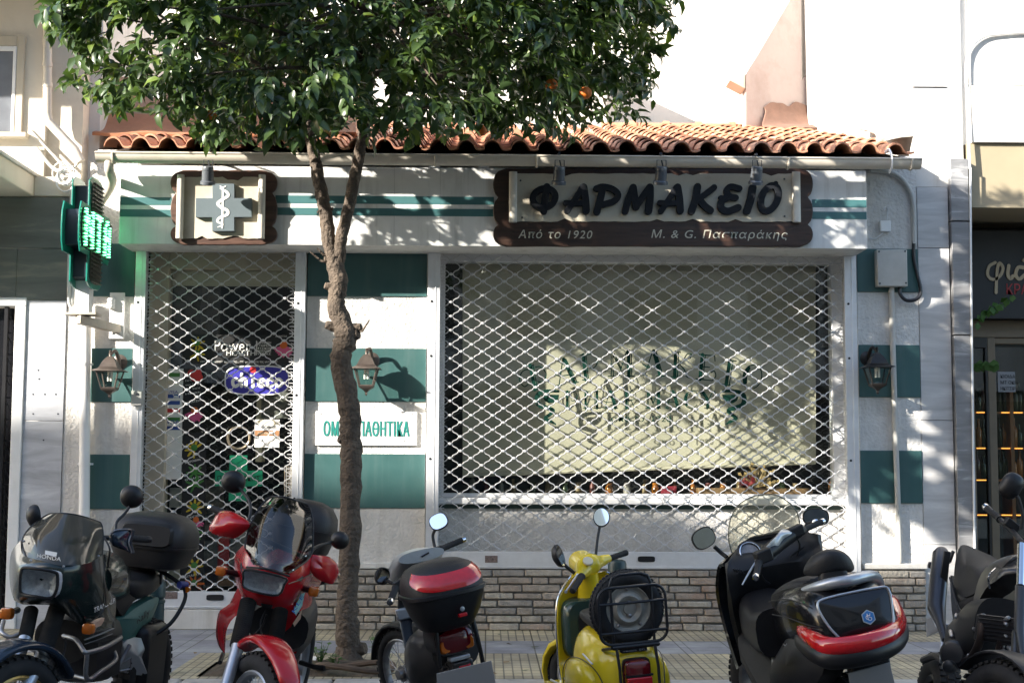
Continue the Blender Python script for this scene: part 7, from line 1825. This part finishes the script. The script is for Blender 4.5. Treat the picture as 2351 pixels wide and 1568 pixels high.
b = MB(); b.loft([(K(700, 1320, -4.15), (.13, 0, 0), (0, 0, .05), 2.8), (K(712, 1310, -3.9), (.14, 0, 0), (0, 0, .055), 2.8), (K(722, 1300, -3.6), (.12, 0, 0), (0, 0, .05), 2.8)], 20); B.put(b, 'seat', vinyl)
# top box behind
tcc = K(700, 1212, -3.95); b = MB(); b.loft([(tcc + Vector((0, 0, -.16)), (.13, 0, 0), (0, .14, 0), 3), (tcc + Vector((0, 0, -.13)), (.16, 0, 0), (0, .17, 0), 3.2), (tcc + Vector((0, 0, 0)), (.19, 0, 0), (0, .19, 0), 3.2), (tcc + Vector((0, 0, .08)), (.18, 0, 0), (0, .18, 0), 3), (tcc + Vector((0, 0, .14)), (.14, 0, 0), (0, .14, 0), 2.8), (tcc + Vector((0, 0, .165)), (.08, 0, 0), (0, .08, 0), 2.6), (tcc + Vector((0, 0, .17)), (.01, 0, 0), (0, .01, 0), 2)], 32)
tb2 = B.put(b, 'top_box', plast2); b = MB(); b.loft([(tcc + Vector((0, 0, -.008)), (.195, 0, 0), (0, .195, 0), 3.2), (tcc + Vector((0, 0, .008)), (.195, 0, 0), (0, .195, 0), 3.2)], 32); B.put(b, 'box_rim', plast, tb2)
# forks, mudguard, wheel
b = MB(); gaiter(b, K(570, 1380, -5.12), K(546, 1484, -5.32), .04); gaiter(b, K(644, 1400, -5.08), K(632, 1478, -5.2), .038); B.put(b, 'fork_gaiter', rubber)
b = MB(); b.tube([K(546, 1482, -5.32), K(542, 1497, -5.34), K(518, 1575, -5.46), K(500, 1640, -5.55)], [.034, .032, .028, .03], 14); b.tube([K(632, 1478, -5.2), K(622, 1560, -5.36), K(612, 1650, -5.5)], [.03, .027, .027], 14); B.put(b, 'fork_leg', silver_p)
axw = (K(600, 1600, -5.30) - K(530, 1590, -5.52)); axw = (B.Mi.to_3x3() @ Vector((.80, .55, -.12))).normalized()
wc = K(582, 1660, -5.50); wheel(B, wc, axw, .34, .05, silver_p, 32)
upv = (Vector((0, 0, 1)) - axw * axw.z).normalized(); fdv = axw.cross(upv).normalized()
if (B.M.to_3x3() @ fdv).y > 0: fdv = -fdv
secs = []
for k in range(12):
    a = R(38 + 8.5 * k); d = fdv * math.cos(a) + upv * math.sin(a); wd = .085 * (1 - .5 * abs(k - 5.5) / 5.5 * .8); secs.append((wc + d * .40, axw * wd, d * .026, 2.6))
b = MB(); b.loft(secs, 16); B.put(b, 'front_mudguard', red_p, sub=1)
# bars, hand guards, mirrors, indicators
b = MB(); b.tube([K(487, 1167, -4.62), K(520, 1180, -4.68), K(568, 1205, -4.78), K(600, 1235, -4.8), K(690, 1275, -4.72), K(735, 1305, -4.62), K(765, 1320, -4.52)], .013, 10, smooth=4); hb = B.put(b, 'handlebar', plast)
grip(B, K(520, 1180, -4.68), K(488, 1167, -4.62), .018); grip(B, K(735, 1300, -4.62), K(770, 1318, -4.5), .018)
b = MB(); dome(b, B.KL([(479, 1214, -4.74), (488, 1196, -4.74), (504, 1174, -4.74), (528, 1174, -4.8), (550, 1184, -4.86), (573, 1203, -4.9), (560, 1222, -4.88), (538, 1236, -4.84), (518, 1234, -4.82), (495, 1228, -4.78)]), (0, .07, .01), (0, -.03, 0), 6, 3); B.put(b, 'hand_guard', red_p, hb)
b = MB(); dome(b, B.KL([(711, 1276, -4.84), (732, 1275, -4.82), (754, 1279, -4.74), (770, 1292, -4.66), (776, 1308, -4.62), (774, 1324, -4.62), (763, 1340, -4.66), (743, 1335, -4.74), (724, 1325, -4.82), (712, 1305, -4.86)]), (0, .07, .01), (0, -.03, 0), 6, 3); B.put(b, 'hand_guard', red_p, hb)
mirror(B, K(536, 1106, -4.62), B.Mi.to_3x3() @ Vector((0, 1, .1)), .066, .062, [K(566, 1205, -4.76), K(575, 1178, -4.72), K(572, 1150, -4.68), K(556, 1128, -4.64), K(545, 1116, -4.64)], False, .009, 2.1)
mirror(B, K(780, 1240, -4.5), B.Mi.to_3x3() @ Vector((.1, 1, .1)), .052, .050, [K(708, 1276, -4.74), K(722, 1258, -4.66), K(740, 1250, -4.58), K(762, 1244, -4.52)], False, .009, 2.1)
def indicator(px, py, Y, px2, py2, Y2, w=.028):
    c = K(px, py, Y); b = MB(); b.loft([(c + Vector((0, -.02, 0)), (w * .8, 0, 0), (0, 0, w * .8), 4), (c, (w, 0, 0), (0, 0, w * .95), 4), (c + Vector((0, .03, 0)), (w * .92, 0, 0), (0, 0, w * .88), 4), (c + Vector((0, .036, 0)), (w * .6, 0, 0), (0, 0, w * .6), 3)], 20); i_ = B.put(b, 'indicator', lens_amber)
    b = MB(); b.tube([c + Vector((0, -.01, 0)), K(px2, py2, Y2)], [.014, .018], 8); B.put(b, 'indicator_stalk', plast, i_)
indicator(509, 1310, -5.0, 546, 1318, -4.9); indicator(722, 1357, -4.95, 690, 1350, -4.85)
b = MB(); b.tube([K(690, 1520, -4.5), K(720, 1530, -4.6), K(745, 1533, -4.62)], .014, 8); b.tube([K(512, 1500, -4.7), K(505, 1520, -4.9)], .012, 8); b.tube([K(560, 1480, -5.1), K(600, 1440, -5.0), K(612, 1410, -5.0)], .006, 6, smooth=3); B.put(b, 'foot_peg', plast)
wheel(B, Vector((0, -.72, .32)), (1, 0, 0), .32, .06, silver_p, 32)

b = MB()
b.tube(B.KL([(572, 1206, -4.78), (585, 1232, -4.9), (578, 1262, -4.98), (566, 1300, -4.95), (560, 1372, -4.98), (552, 1440, -5.2)]), .005, 6, smooth=5)
b.tube(B.KL([(700, 1276, -4.74), (690, 1300, -4.72), (670, 1330, -4.7), (650, 1400, -4.95), (628, 1480, -5.2), (606, 1560, -5.4)]), .005, 6, smooth=5)
b.tube(B.KL([(610, 1400, -5.02), (598, 1430, -5.05), (604, 1462, -5.1), (626, 1490, -5.2)]), .004, 6, smooth=5)
B.put(b, 'cable', plast)
b = MB(); b.lathe([(.07, -.004), (.13, -.004), (.13, .004), (.07, .004)], wc - axw * .075, axw, 32); dk = B.put(b, 'brake_disc', steel)
b = MB(); b.obox(wc - axw * .08 + upv * .12, axw * .03, fdv * .03, upv * .05); B.put(b, 'brake_caliper', plast, dk, bev=.006)
b = MB(); b.tube(B.KL([(545, 1282, -4.86), (560, 1306, -5.07), (581, 1318, -5.17)]), .0025, 5, smooth=4); b.tube(B.KL([(712, 1318, -4.88), (690, 1330, -5.05), (662, 1340, -5.16)]), .0025, 5, smooth=4); B.put(b, 'panel_seam', black_paint, fr_)

# ------------------------------------------------------------------ dark green tourer at far left
B = Bike('green_touring_motorcycle', 'black and green touring motorcycle with silver crash bars and black top box', 'motorcycle', 170, -5, 0, .66, 100, 1336, -5.3)
K = B.K
rows = [B.KL(r_) for r_ in (
 [(50, 1242, -5.0), (56, 1275, -5.18), (95, 1289, -5.34), (145, 1296, -5.36), (200, 1292, -5.25), (236, 1272, -5.0), (243, 1290, -4.7)],
 [(30, 1268, -4.95), (42, 1300, -5.2), (85, 1302, -5.37), (140, 1310, -5.38), (198, 1325, -5.25), (238, 1325, -5.0), (250, 1330, -4.7)],
 [(25, 1310, -4.95), (38, 1340, -5.2), (85, 1350, -5.36), (140, 1358, -5.37), (195, 1365, -5.22), (240, 1362, -4.98), (262, 1372, -4.7)],
 [(28, 1350, -4.98), (42, 1372, -5.18), (85, 1372, -5.32), (130, 1380, -5.33), (185, 1398, -5.18), (235, 1400, -4.97), (262, 1410, -4.7)],
 [(36, 1376, -5.0), (55, 1384, -5.1), (90, 1384, -5.2), (130, 1390, -5.2), (188, 1432, -5.1), (225, 1440, -4.95), (260, 1440, -4.7)])]
b = MB(); b.grid(rows, .008, 4); fr_ = B.put(b, 'front_fairing', darkgreen_p)
b = MB(); dome(b, B.KL([(190, 1400, -5.14), (235, 1398, -4.97), (262, 1400, -4.72), (261, 1442, -4.72), (232, 1462, -4.9), (196, 1476, -5.08), (200, 1435, -5.12)]), (-.02, .02, 0), (.05, -.06, 0), 4, 2); lf = B.put(b, 'lower_fairing', darkgreen_p)
b = MB(); b.tube([K(195, 1468, -5.16), K(230, 1455, -5.0), K(260, 1442, -4.77)], .007, 6, smooth=4, flat=.4); b.tube([K(195, 1478, -5.14), K(230, 1466, -4.98), K(258, 1454, -4.77)], .004, 6, smooth=4, flat=.4); B.put(b, 'pale_stripe', silver_p, lf)
b = MB(); dome(b, B.KL([(202, 1432, -5.15), (222, 1420, -5.05), (238, 1418, -5.0), (230, 1436, -5.03), (212, 1440, -5.12)]), (0, .004, 0), (0, -.01, 0), 3, 2); B.put(b, 'cream_decal', MATS['cream_decal_film'], lf)
decal_text(B, 'TRANSALP', [K(216, 1406, -5.16), K(264, 1382, -4.78), K(215, 1395, -5.16)], st_white, 'fairing_lettering', parent=fr_, shear=.3)
hl = B.KL([(60, 1310, -5.37), (68, 1301, -5.38), (100, 1304, -5.42), (132, 1310, -5.42), (143, 1318, -5.4), (141, 1350, -5.4), (128, 1370, -5.39), (95, 1367, -5.4), (63, 1361, -5.36), (57, 1345, -5.36)])
hl = [p + Vector((0, .05, 0)) for p in hl]
b = MB(); dome(b, hl, (0, -.05, 0), (0, -.05, 0), 6, 2); hlo = B.put(b, 'headlight', reflector_m)
b = MB(); dome(b, [p + Vector((0, .006, 0)) for p in hl], (0, .014, 0), (0, -.002, 0), 5, 2, False); B.put(b, 'headlight_glass', head_glass, hlo)
b = MB(); b.tube(hl, .008, 8, closed=True, smooth=3); B.put(b, 'headlight_rim', plast, hlo)
rows = [B.KL(r_) for r_ in (
 [(62, 1282, -5.22), (98, 1291, -5.36), (146, 1298, -5.38), (198, 1293, -5.27), (235, 1273, -5.02)],
 [(51, 1246, -5.04), (90, 1258, -5.28), (145, 1264, -5.32), (200, 1258, -5.2), (237, 1240, -5.0)],
 [(60, 1221, -4.98), (95, 1226, -5.18), (148, 1230, -5.23), (200, 1226, -5.12), (236, 1216, -4.97)],
 [(86, 1196, -4.94), (112, 1196, -5.06), (152, 1200, -5.12), (198, 1202, -5.04), (233, 1203, -4.95)],
 [(112, 1180, -4.92), (130, 1178, -5.0), (158, 1179, -5.04), (190, 1185, -5.0), (226, 1197, -4.94)])]
b = MB(); b.grid(rows, 0, 5); sc_ = B.put(b, 'windscreen', dark_smoke)
b = MB(); b.tube([r_[0] for r_ in rows] + rows[-1][1:-1] + [r_[-1] for r_ in rows[::-1]], .004, 6, smooth=4); B.put(b, 'screen_edge', plast, sc_)
decal_text(B, 'HONDA', [K(85, 1279, -5.36), K(140, 1288, -5.415), K(86, 1270, -5.36)], st_white, 'screen_lettering', parent=sc_)
b = MB(); b.prism(B.KL([(104, 1263, -5.36), (131, 1268, -5.375), (129, 1277, -5.38), (103, 1272, -5.37)]), (0, -.002, 0)); B.put(b, 'paper_tag', st_white, sc_)
b = MB()
for px, py in ((71, 1286), (146, 1300), (55, 1242), (226, 1276)): b.lathe([(.007, 0), (.003, .006)], K(px, py, -5.4 if 60 < px < 150 else -5.1), B.Mi.to_3x3() @ Vector((0, -1, 0)), 8)
B.put(b, 'screen_screws', steel, sc_)
# tank, seat, side panel
b = MB(); b.loft([(K(200, 1330, -4.9), (.14, 0, 0), (0, 0, .09), 2.6), (K(215, 1318, -4.65), (.19, 0, 0), (0, 0, .14), 2.6), (K(240, 1330, -4.4), (.16, 0, 0), (0, 0, .12), 2.6), (K(255, 1345, -4.2), (.1, 0, 0), (0, 0, .08), 2.4)], 22); B.put(b, 'fuel_tank', darkgreen_p)
b = MB(); b.loft([(K(262, 1345, -4.3), (.10, 0, 0), (0, 0, .06), 2.8), (K(278, 1350, -4.15), (.14, 0, 0), (0, 0, .075), 2.8), (K(298, 1338, -3.95), (.16, 0, 0), (0, 0, .08), 3), (K(318, 1325, -3.7), (.16, 0, 0), (0, 0, .075), 3), (K(335, 1315, -3.45), (.12, 0, 0), (0, 0, .06), 3)], 22); B.put(b, 'seat', vinyl, sub=1)
b = MB(); dome(b, B.KL([(263, 1372, -4.42), (280, 1350, -4.36), (310, 1345, -4.15), (350, 1322, -3.9), (364, 1328, -3.8), (350, 1355, -3.92), (310, 1378, -4.15), (290, 1396, -4.28), (283, 1414, -4.32), (270, 1398, -4.4)]), (-.02, .0, .01), (.08, 0, 0), 4, 3); B.put(b, 'seat_skirt', vinyl)
b = MB(); dome(b, B.KL([(264, 1420, -4.42), (285, 1416, -4.34), (310, 1396, -4.18), (345, 1376, -4.0), (362, 1370, -3.9), (363, 1384, -3.9), (344, 1428, -3.98), (318, 1455, -4.1), (294, 1476, -4.25), (278, 1464, -4.34), (266, 1440, -4.4)]), (-.03, 0, 0), (.06, 0, 0), 5, 3); spn = B.put(b, 'side_panel', teal_p)
decal_text(B, 'Rally', [K(314, 1432, -4.22), K(345, 1408, -4.07), K(312, 1418, -4.22)], plast, 'panel_lettering', parent=spn, shear=.3)
# top box
tcc = K(356, 1240, -3.85); Rb = Matrix.Rotation(R(0), 3, 'Z')
cs = [(-.165, .15, .14), (-.15, .19, .175), (-.05, .235, .21), (0, .245, .215), (.06, .24, .21), (.115, .215, .19), (.15, .17, .15), (.168, .10, .09), (.172, .01, .01)]
b = MB(); b.loft([(tcc + Vector((0, 0, z)), (hx, 0, 0), (0, hy, 0), 3.4) for z, hx, hy in cs], 36); tb2 = B.put(b, 'top_box', plast2)
b = MB(); b.loft([(tcc + Vector((0, 0, -.035)), (.246, 0, 0), (0, .222, 0), 3.4), (tcc + Vector((0, 0, -.022)), (.246, 0, 0), (0, .222, 0), 3.4)], 36); B.put(b, 'box_rim', plast, tb2)
b = MB(); b.loft([(tcc + Vector((-.03, .19, .05)), (.16, 0, 0), (0, 0, .07), 5), (tcc + Vector((-.03, .222, .045)), (.15, 0, 0), (0, -.01, .06), 5)], 24); B.put(b, 'box_panel', plast, tb2)
b = MB(); b.tube([K(365, 1308, -3.85), K(395, 1326, -3.9), K(422, 1345, -3.92)], .013, 8); b.tube([K(422, 1345, -3.92), K(426, 1368, -3.92), K(416, 1395, -3.95), K(390, 1432, -4.0), K(345, 1462, -4.05), K(310, 1470, -4.1)], .012, 8, smooth=4); b.tube([K(330, 1306, -3.8), K(372, 1306, -3.8), K(366, 1340, -3.8)], .014, 8); B.put(b, 'luggage_rack', plast)
b = MB(); b.lathe([(.02, -.03), (.022, .0), (.022, .03)], K(420, 1342, -3.92), (.4, 1, 0), 12); B.put(b, 'rear_indicator', paint('indicator_blue_tape', (.02, .04, .22)))
b = MB(); b.lathe([(.016, 0), (.018, .03)], K(433, 1352, -3.9), (0, 1, 0), 12); B.put(b, 'tail_reflector', lens_amber)
# bars
grip(B, K(292, 1235, -4.78), K(337, 1238, -4.68), .018, plast)
b = MB(); b.tube([K(150, 1245, -4.85), K(236, 1234, -4.85), K(292, 1235, -4.78)], .014, 8); B.put(b, 'handlebar', plast)
b = MB(); dome(b, B.KL([(250, 1230, -4.92), (262, 1216, -4.92), (298, 1214, -4.86), (302, 1226, -4.84), (295, 1245, -4.86), (303, 1270, -4.84), (285, 1262, -4.88), (258, 1252, -4.92)]), (0, .05, .0), (0, -.04, 0), 5, 2); hg = B.put(b, 'hand_guard', blueblack_p)
b = MB(); b.tube(B.KL([(252, 1230, -4.93), (264, 1217, -4.93), (298, 1215, -4.87), (301, 1226, -4.85), (295, 1245, -4.87), (302, 1269, -4.85)]), .004, 6, smooth=3); B.put(b, 'worn_edge', steel, hg)
mirror(B, K(302, 1140, -4.72), B.Mi.to_3x3() @ Vector((0, 1, .1)), .062, .062, [K(266, 1222, -4.85), K(268, 1198, -4.8), K(285, 1180, -4.76), K(297, 1163, -4.74)], False, .008, 2.1)
mirror(B, K(79, 1184, -4.9), B.Mi.to_3x3() @ Vector((.75, .65, .1)), .055, .06, [K(88, 1250, -4.95), K(84, 1225, -4.92), K(80, 1208, -4.9)], False, .009, 2.1)
indicator(19, 1407, -5.15, 40, 1400, -5.0, .032); indicator(206, 1442, -5.2, 215, 1440, -5.0, .03)
# forks, mudguard, wheel, crash bars, engine
b = MB(); gaiter(b, K(72, 1400, -5.12), K(58, 1465, -5.3), .034); gaiter(b, K(132, 1396, -5.12), K(98, 1505, -5.36), .042); B.put(b, 'fork_gaiter', rubber)
b = MB(); b.tube([K(98, 1503, -5.36), K(90, 1520, -5.4), K(60, 1575, -5.52), K(30, 1640, -5.6)], [.038, .034, .032, .032], 14); b.tube([K(58, 1465, -5.3), K(35, 1530, -5.42), K(10, 1600, -5.52)], [.032, .03, .03], 14); B.put(b, 'fork_leg', silver_p)
axw = (B.Mi.to_3x3() @ Vector((.86, -.42, -.08))).normalized(); wc = K(20, 1668, -5.55); wheel(B, wc, axw, .34, .052, pm('gold_rim', (.42, .30, .10), .35, .8), 32)
upv = (Vector((0, 0, 1)) - axw * axw.z).normalized(); fdv = axw.cross(upv).normalized()
if (B.M.to_3x3() @ fdv).y > 0: fdv = -fdv
secs = []
for k in range(12):
    a = R(30 + 11 * k); d = fdv * math.cos(a) + upv * math.sin(a); secs.append((wc + d * .395, axw * .085, d * .026, 2.6))
b = MB(); b.loft(secs, 16); B.put(b, 'front_mudguard', blueblack_p, sub=1)
b = MB()
cbp = [(146, 1459, -5.1), (174, 1468, -5.2), (190, 1490, -5.26), (200, 1497, -5.26), (243, 1484, -5.1), (277, 1463, -4.85), (262, 1466, -4.7)]
b.tube(B.KL(cbp), .012, 10, smooth=4); b.tube(B.KL([(200, 1497, -5.26), (199, 1558, -5.22), (232, 1540, -5.1), (264, 1516, -4.9), (264, 1500, -4.85), (256, 1486, -4.8)]), .012, 10, smooth=4); b.tube(B.KL([(199, 1558, -5.22), (150, 1545, -5.0)]), .011, 10)
b.tube(B.KL([(50, 1452, -5.1), (25, 1462, -5.12), (4, 1450, -5.1), (8, 1425, -5.0)]), .012, 10, smooth=4); B.put(b, 'crash_bar', steel)
b = MB(); b.loft([(K(140, 1470, -5.0), (.15, 0, 0), (0, 0, .11), 2.8), (K(170, 1480, -4.7), (.2, 0, 0), (0, 0, .2), 2.8), (K(215, 1480, -4.35), (.17, 0, 0), (0, 0, .2), 2.8)], 22); b.obox(K(238, 1510, -4.9), (.03, 0, 0), (0, .15, 0), (0, 0, .10)); B.put(b, 'engine', plast)
b = MB(); dome(b, B.KL([(282, 1478, -4.35), (310, 1462, -4.2), (346, 1472, -4.1), (342, 1486, -4.1), (330, 1510, -4.12), (338, 1545, -4.12), (305, 1548, -4.2), (276, 1535, -4.3), (290, 1505, -4.3)]), (-.01, 0, 0), (.03, 0, 0), 3, 2); fp = B.put(b, 'footrest_plate', silver_p)
b = MB(); b.tube(B.KL([(262, 1546, -4.5), (280, 1515, -4.45), (298, 1480, -4.4)]), .012, 8); b.tube(B.KL([(275, 1525, -4.45), (300, 1510, -4.4), (300, 1535, -4.4), (275, 1540, -4.45)]), .007, 6); B.put(b, 'foot_peg', steel)
b = MB(); b.box(-.1, .1, -.85, -.5, .2, .62); B.put(b, 'tail_underframe', plast, bev=.05)
wheel(B, Vector((0, -.72, .32)), (1, 0, 0), .32, .065, MATS['gold_rim'], 32)

b = MB()
b.tube(B.KL([(240, 1234, -4.86), (252, 1262, -4.95), (248, 1300, -4.9), (256, 1350, -4.8)]), .005, 6, smooth=5)
b.tube(B.KL([(150, 1250, -4.86), (130, 1262, -4.95), (110, 1256, -5.0)]), .005, 6, smooth=5)
b.tube(B.KL([(150, 1465, -5.2), (146, 1500, -5.25), (120, 1540, -5.35), (100, 1560, -5.4)]), .006, 6, smooth=5)
B.put(b, 'cable', plast)
b = MB(); b.lathe([(.07, -.004), (.135, -.004), (.135, .004), (.07, .004)], wc + axw * .075, axw, 32); B.put(b, 'brake_disc', steel)
b = MB(); b.tube(B.KL([(242, 1290, -5.0), (238, 1330, -5.03), (243, 1362, -5.0), (236, 1402, -5.0), (205, 1430, -5.16)]), .0028, 5, smooth=4); B.put(b, 'panel_seam', black_paint, fr_)

# ------------------------------------------------------------------ naked motorcycle cut by the right edge
B = Bike('grey_naked_motorcycle', 'dark grey naked motorcycle with upswept silencer at the right edge', 'motorcycle', 176, -9, 0, .1, 2290, 1320, -5.0)
K = B.K
b = MB(); b.tube(B.KL([(2162, 1264, -4.0), (2161, 1272, -4.02), (2155, 1330, -4.15), (2150, 1396, -4.3), (2152, 1402, -4.32), (2160, 1432, -4.42), (2170, 1470, -4.55)]), [.036, .051, .052, .052, .048, .027, .02], 20); ex = B.put(b, 'silencer', pm('silencer_black', (.05, .053, .065), .3, .5, var=.1))
b = MB(); b.obox(K(2170, 1300, -4.2), (.02, 0, 0), (0, .01, 0), (0, 0, .09)); b.tube([K(2180, 1290, -4.1), K(2185, 1275, -4.1), K(2189, 1264, -4.1)], .012, 8); B.put(b, 'silencer_guard', plast, ex, bev=.006)
b = MB(); dome(b, B.KL([(2193, 1376, -4.55), (2190, 1330, -4.4), (2194, 1285, -4.2), (2204, 1254, -4.02), (2222, 1252, -4.02), (2250, 1268, -4.3), (2274, 1292, -4.6), (2252, 1322, -4.7), (2244, 1356, -4.72), (2212, 1372, -4.62)]), (0.03, .04, .03), (-.12, .0, -.03), 6, 3); B.put(b, 'seat', vinyl)
b = MB(); dome(b, B.KL([(2182, 1320, -4.3), (2196, 1352, -4.5), (2212, 1374, -4.66), (2240, 1366, -4.78), (2230, 1385, -4.74), (2208, 1412, -4.62), (2194, 1432, -4.55), (2185, 1400, -4.4)]), (.015, .03, 0), (-.06, 0, 0), 4, 3); B.put(b, 'side_panel', graph_p)
b = MB(); dome(b, B.KL([(2232, 1404, -4.82), (2242, 1345, -4.78), (2262, 1304, -4.8), (2300, 1280, -4.85), (2340, 1272, -5.0), (2375, 1280, -5.0), (2370, 1310, -5.15), (2310, 1318, -5.1), (2285, 1334, -5.05), (2262, 1352, -4.95)]), (.02, .07, .04), (-.1, -.05, -.05), 6, 3); tk = B.put(b, 'fuel_tank', graph_p)
b = MB(); b.tube(B.KL([(2272, 1350, -5.08), (2270, 1322, -5.1), (2285, 1304, -5.02)]), .004, 6, smooth=4); B.put(b, 'tank_trim', chrome, tk)
b = MB(); b.tube(B.KL([(2195, 1420, -4.6), (2192, 1470, -4.6), (2205, 1478, -4.62), (2240, 1445, -4.8), (2252, 1390, -4.9)]), .018, 10, smooth=3); b.tube(B.KL([(2200, 1480, -4.62), (2255, 1448, -4.8), (2275, 1430, -4.9)]), .014, 8); B.put(b, 'frame_tubes', plast)
b = MB(); b.loft([(K(2225, 1480, -4.6), (.14, 0, 0), (0, 0, .14), 3), (K(2270, 1460, -4.95), (.17, 0, 0), (0, 0, .19), 3), (K(2300, 1440, -5.15), (.14, 0, 0), (0, 0, .15), 3)], 22); en = B.put(b, 'engine', plast)
b = MB()
for k, (px, py, r_) in enumerate(((2190, 1500, .07), (2215, 1505, .055), (2240, 1490, .04), (2180, 1530, .035), (2262, 1480, .03))): b.lathe([(r_, -.02), (r_, .02), (r_ * .8, .035), (r_ * .3, .04), (0, .04)], K(px, py, -4.95 - .02 * k), (.5, .85, .1), 20)
B.put(b, 'engine_cover', graph_p, en)
b = MB(); r_ = random.Random(5)
for k in range(26):
    px, py = r_.uniform(2175, 2325), r_.uniform(1415, 1560); Y_ = -4.72 - .55 * (px - 2175) / 150 - .12
    c_ = K(px, py, Y_); d_ = Vector((r_.uniform(-.4, .4), 1, r_.uniform(-.4, .4))).normalized(); w_ = r_.uniform(.006, .016); b.lathe([(w_, -.05), (w_, .012), (w_ * .6, .018), (0, .018)], c_, d_, 8)
for k in range(9):
    p0 = (r_.uniform(2185, 2310), r_.uniform(1410, 1540)); p1 = (p0[0] + r_.uniform(-50, 50), p0[1] + r_.uniform(-20, 60)); Yf = lambda q: -4.86 - .55 * (q - 2175) / 150
    b.tube([K(p0[0], p0[1], Yf(p0[0])), K((p0[0] + p1[0]) / 2 + r_.uniform(-12, 12), (p0[1] + p1[1]) / 2, Yf(p0[0]) - .03), K(p1[0], p1[1], Yf(p1[0]))], r_.uniform(.005, .010), 7, smooth=4)
B.put(b, 'engine_fittings', steel, en)
b = MB()
for k in range(7): b.tube(B.KL([(2180 + 3 * k, 1325 + 6 * k, -4.5), (2205, 1400 + 10 * k, -4.75), (2260, 1420 + 12 * k, -4.95)]), .004, 6, smooth=4)
B.put(b, 'hoses', plast, en)
b = MB(); b.tube(B.KL([(2208, 1520, -4.95), (2230, 1510, -5.1), (2250, 1470, -5.2), (2255, 1430, -5.2)]), .022, 12, smooth=4); b.tube(B.KL([(2300, 1470, -5.3), (2285, 1520, -5.25), (2250, 1560, -5.1)]), .022, 12, smooth=4); B.put(b, 'exhaust_header', pm('burnt_header', (.06, .045, .04), .4, .7, var=.3))
rd = B.KL([(2248, 1410, -5.2), (2330, 1420, -5.38), (2322, 1480, -5.36), (2240, 1470, -5.18)]); b = MB(); b.prism(rd, (0, -.05, 0)); rdo = B.put(b, 'radiator', plast, bev=.008)
b = MB()
for k in range(8): b.tube([rd[0].lerp(rd[3], k / 7) + Vector((0, .004, 0)), rd[1].lerp(rd[2], k / 7) + Vector((0, .004, 0))], .004, 5)
B.put(b, 'radiator_fins', black_paint, rdo)
b = MB(); b.prism(B.KL([(2128, 1420, -4.3), (2138, 1416, -4.32), (2150, 1440, -4.4), (2180, 1430, -4.45), (2182, 1440, -4.45), (2152, 1452, -4.4), (2128, 1462, -4.32)]), (0, -.015, 0)); b.tube(B.KL([(2164, 1450, -4.5), (2162, 1520, -4.6)]), .012, 10); b.tube(B.KL([(2172, 1466, -4.55), (2178, 1480, -4.6), (2168, 1510, -4.6)]), .009, 8); B.put(b, 'footrest_hanger', silver_p, bev=.003)
b = MB(); b.tube(B.KL([(2120, 1515, -4.1), (2150, 1505, -4.3), (2180, 1530, -4.5)]), .022, 8, smooth=3); B.put(b, 'swing_arm', plast)
b = MB(); b.tube(B.KL([(2345, 1250, -5.2), (2344, 1300, -5.3), (2343, 1345, -5.38)]), .02, 14); b.tube(B.KL([(2380, 1250, -5.15), (2378, 1345, -5.33)]), .02, 14); B.put(b, 'fork_tube', chrome)
b = MB(); b.loft([(K(2343, 1345, -5.42), (.024, 0, 0), (0, .03, 0), 3), (K(2340, 1440, -5.56), (.024, 0, 0), (0, .03, 0), 3), (K(2346, 1510, -5.66), (.012, 0, 0), (0, .03, 0), 3)], 14); b.tube(B.KL([(2334, 1450, -5.52), (2327, 1580, -5.7), (2322, 1660, -5.8)]), [.022, .024, .024], 14); B.put(b, 'fork_leg', graph_p)
fwc = K(2300, 1668, -5.72); axw = (B.Mi.to_3x3() @ Vector((.9, .35, -.1))).normalized(); wheel(B, fwc, axw, .31, .06, graph_p)
b = MB(); upv = (Vector((0, 0, 1)) - axw * axw.z).normalized(); fdv = axw.cross(upv).normalized(); secs = []
for k in range(10):
    a = R(40 + 11 * k); d = fdv * math.cos(a) + upv * math.sin(a); secs.append((fwc + d * .345, axw * .075, d * .014, 2.6))
b.loft(secs, 14); B.put(b, 'front_mudguard', plast)
b = MB(); b.tube(B.KL([(2268, 1165, -4.75), (2300, 1196, -4.88), (2330, 1225, -5.0), (2352, 1245, -5.1), (2400, 1235, -5.05)]), .014, 10, smooth=4); b.obox(K(2322, 1205, -4.95), (.035, 0, .02), (0, .03, 0), (-.01, 0, .02)); hb = B.put(b, 'handlebar', plast, bev=.005)
grip(B, K(2296, 1192, -4.86), K(2266, 1166, -4.74), .018)
mirror(B, K(2322, 1115, -4.98), B.Mi.to_3x3() @ Vector((0, 1, .1)), .058, .07, [K(2344, 1215, -5.0), K(2348, 1185, -5.0), K(2340, 1150, -5.0), K(2334, 1138, -5.0)], False, .010, 2.6, roll=.35)
b = MB(); b.lathe([(.02, -.03), (.024, 0), (.018, .03)], K(2143, 1298, -3.9), (1, 0, 0), 12); b.tube(B.KL([(2143, 1298, -3.9), (2180, 1290, -4.0)]), .01, 8); B.put(b, 'rear_indicator', plast)
wheel(B, K(2150, 1620, -4.05), (1, 0, 0), .31, .075, graph_p, disc=True)
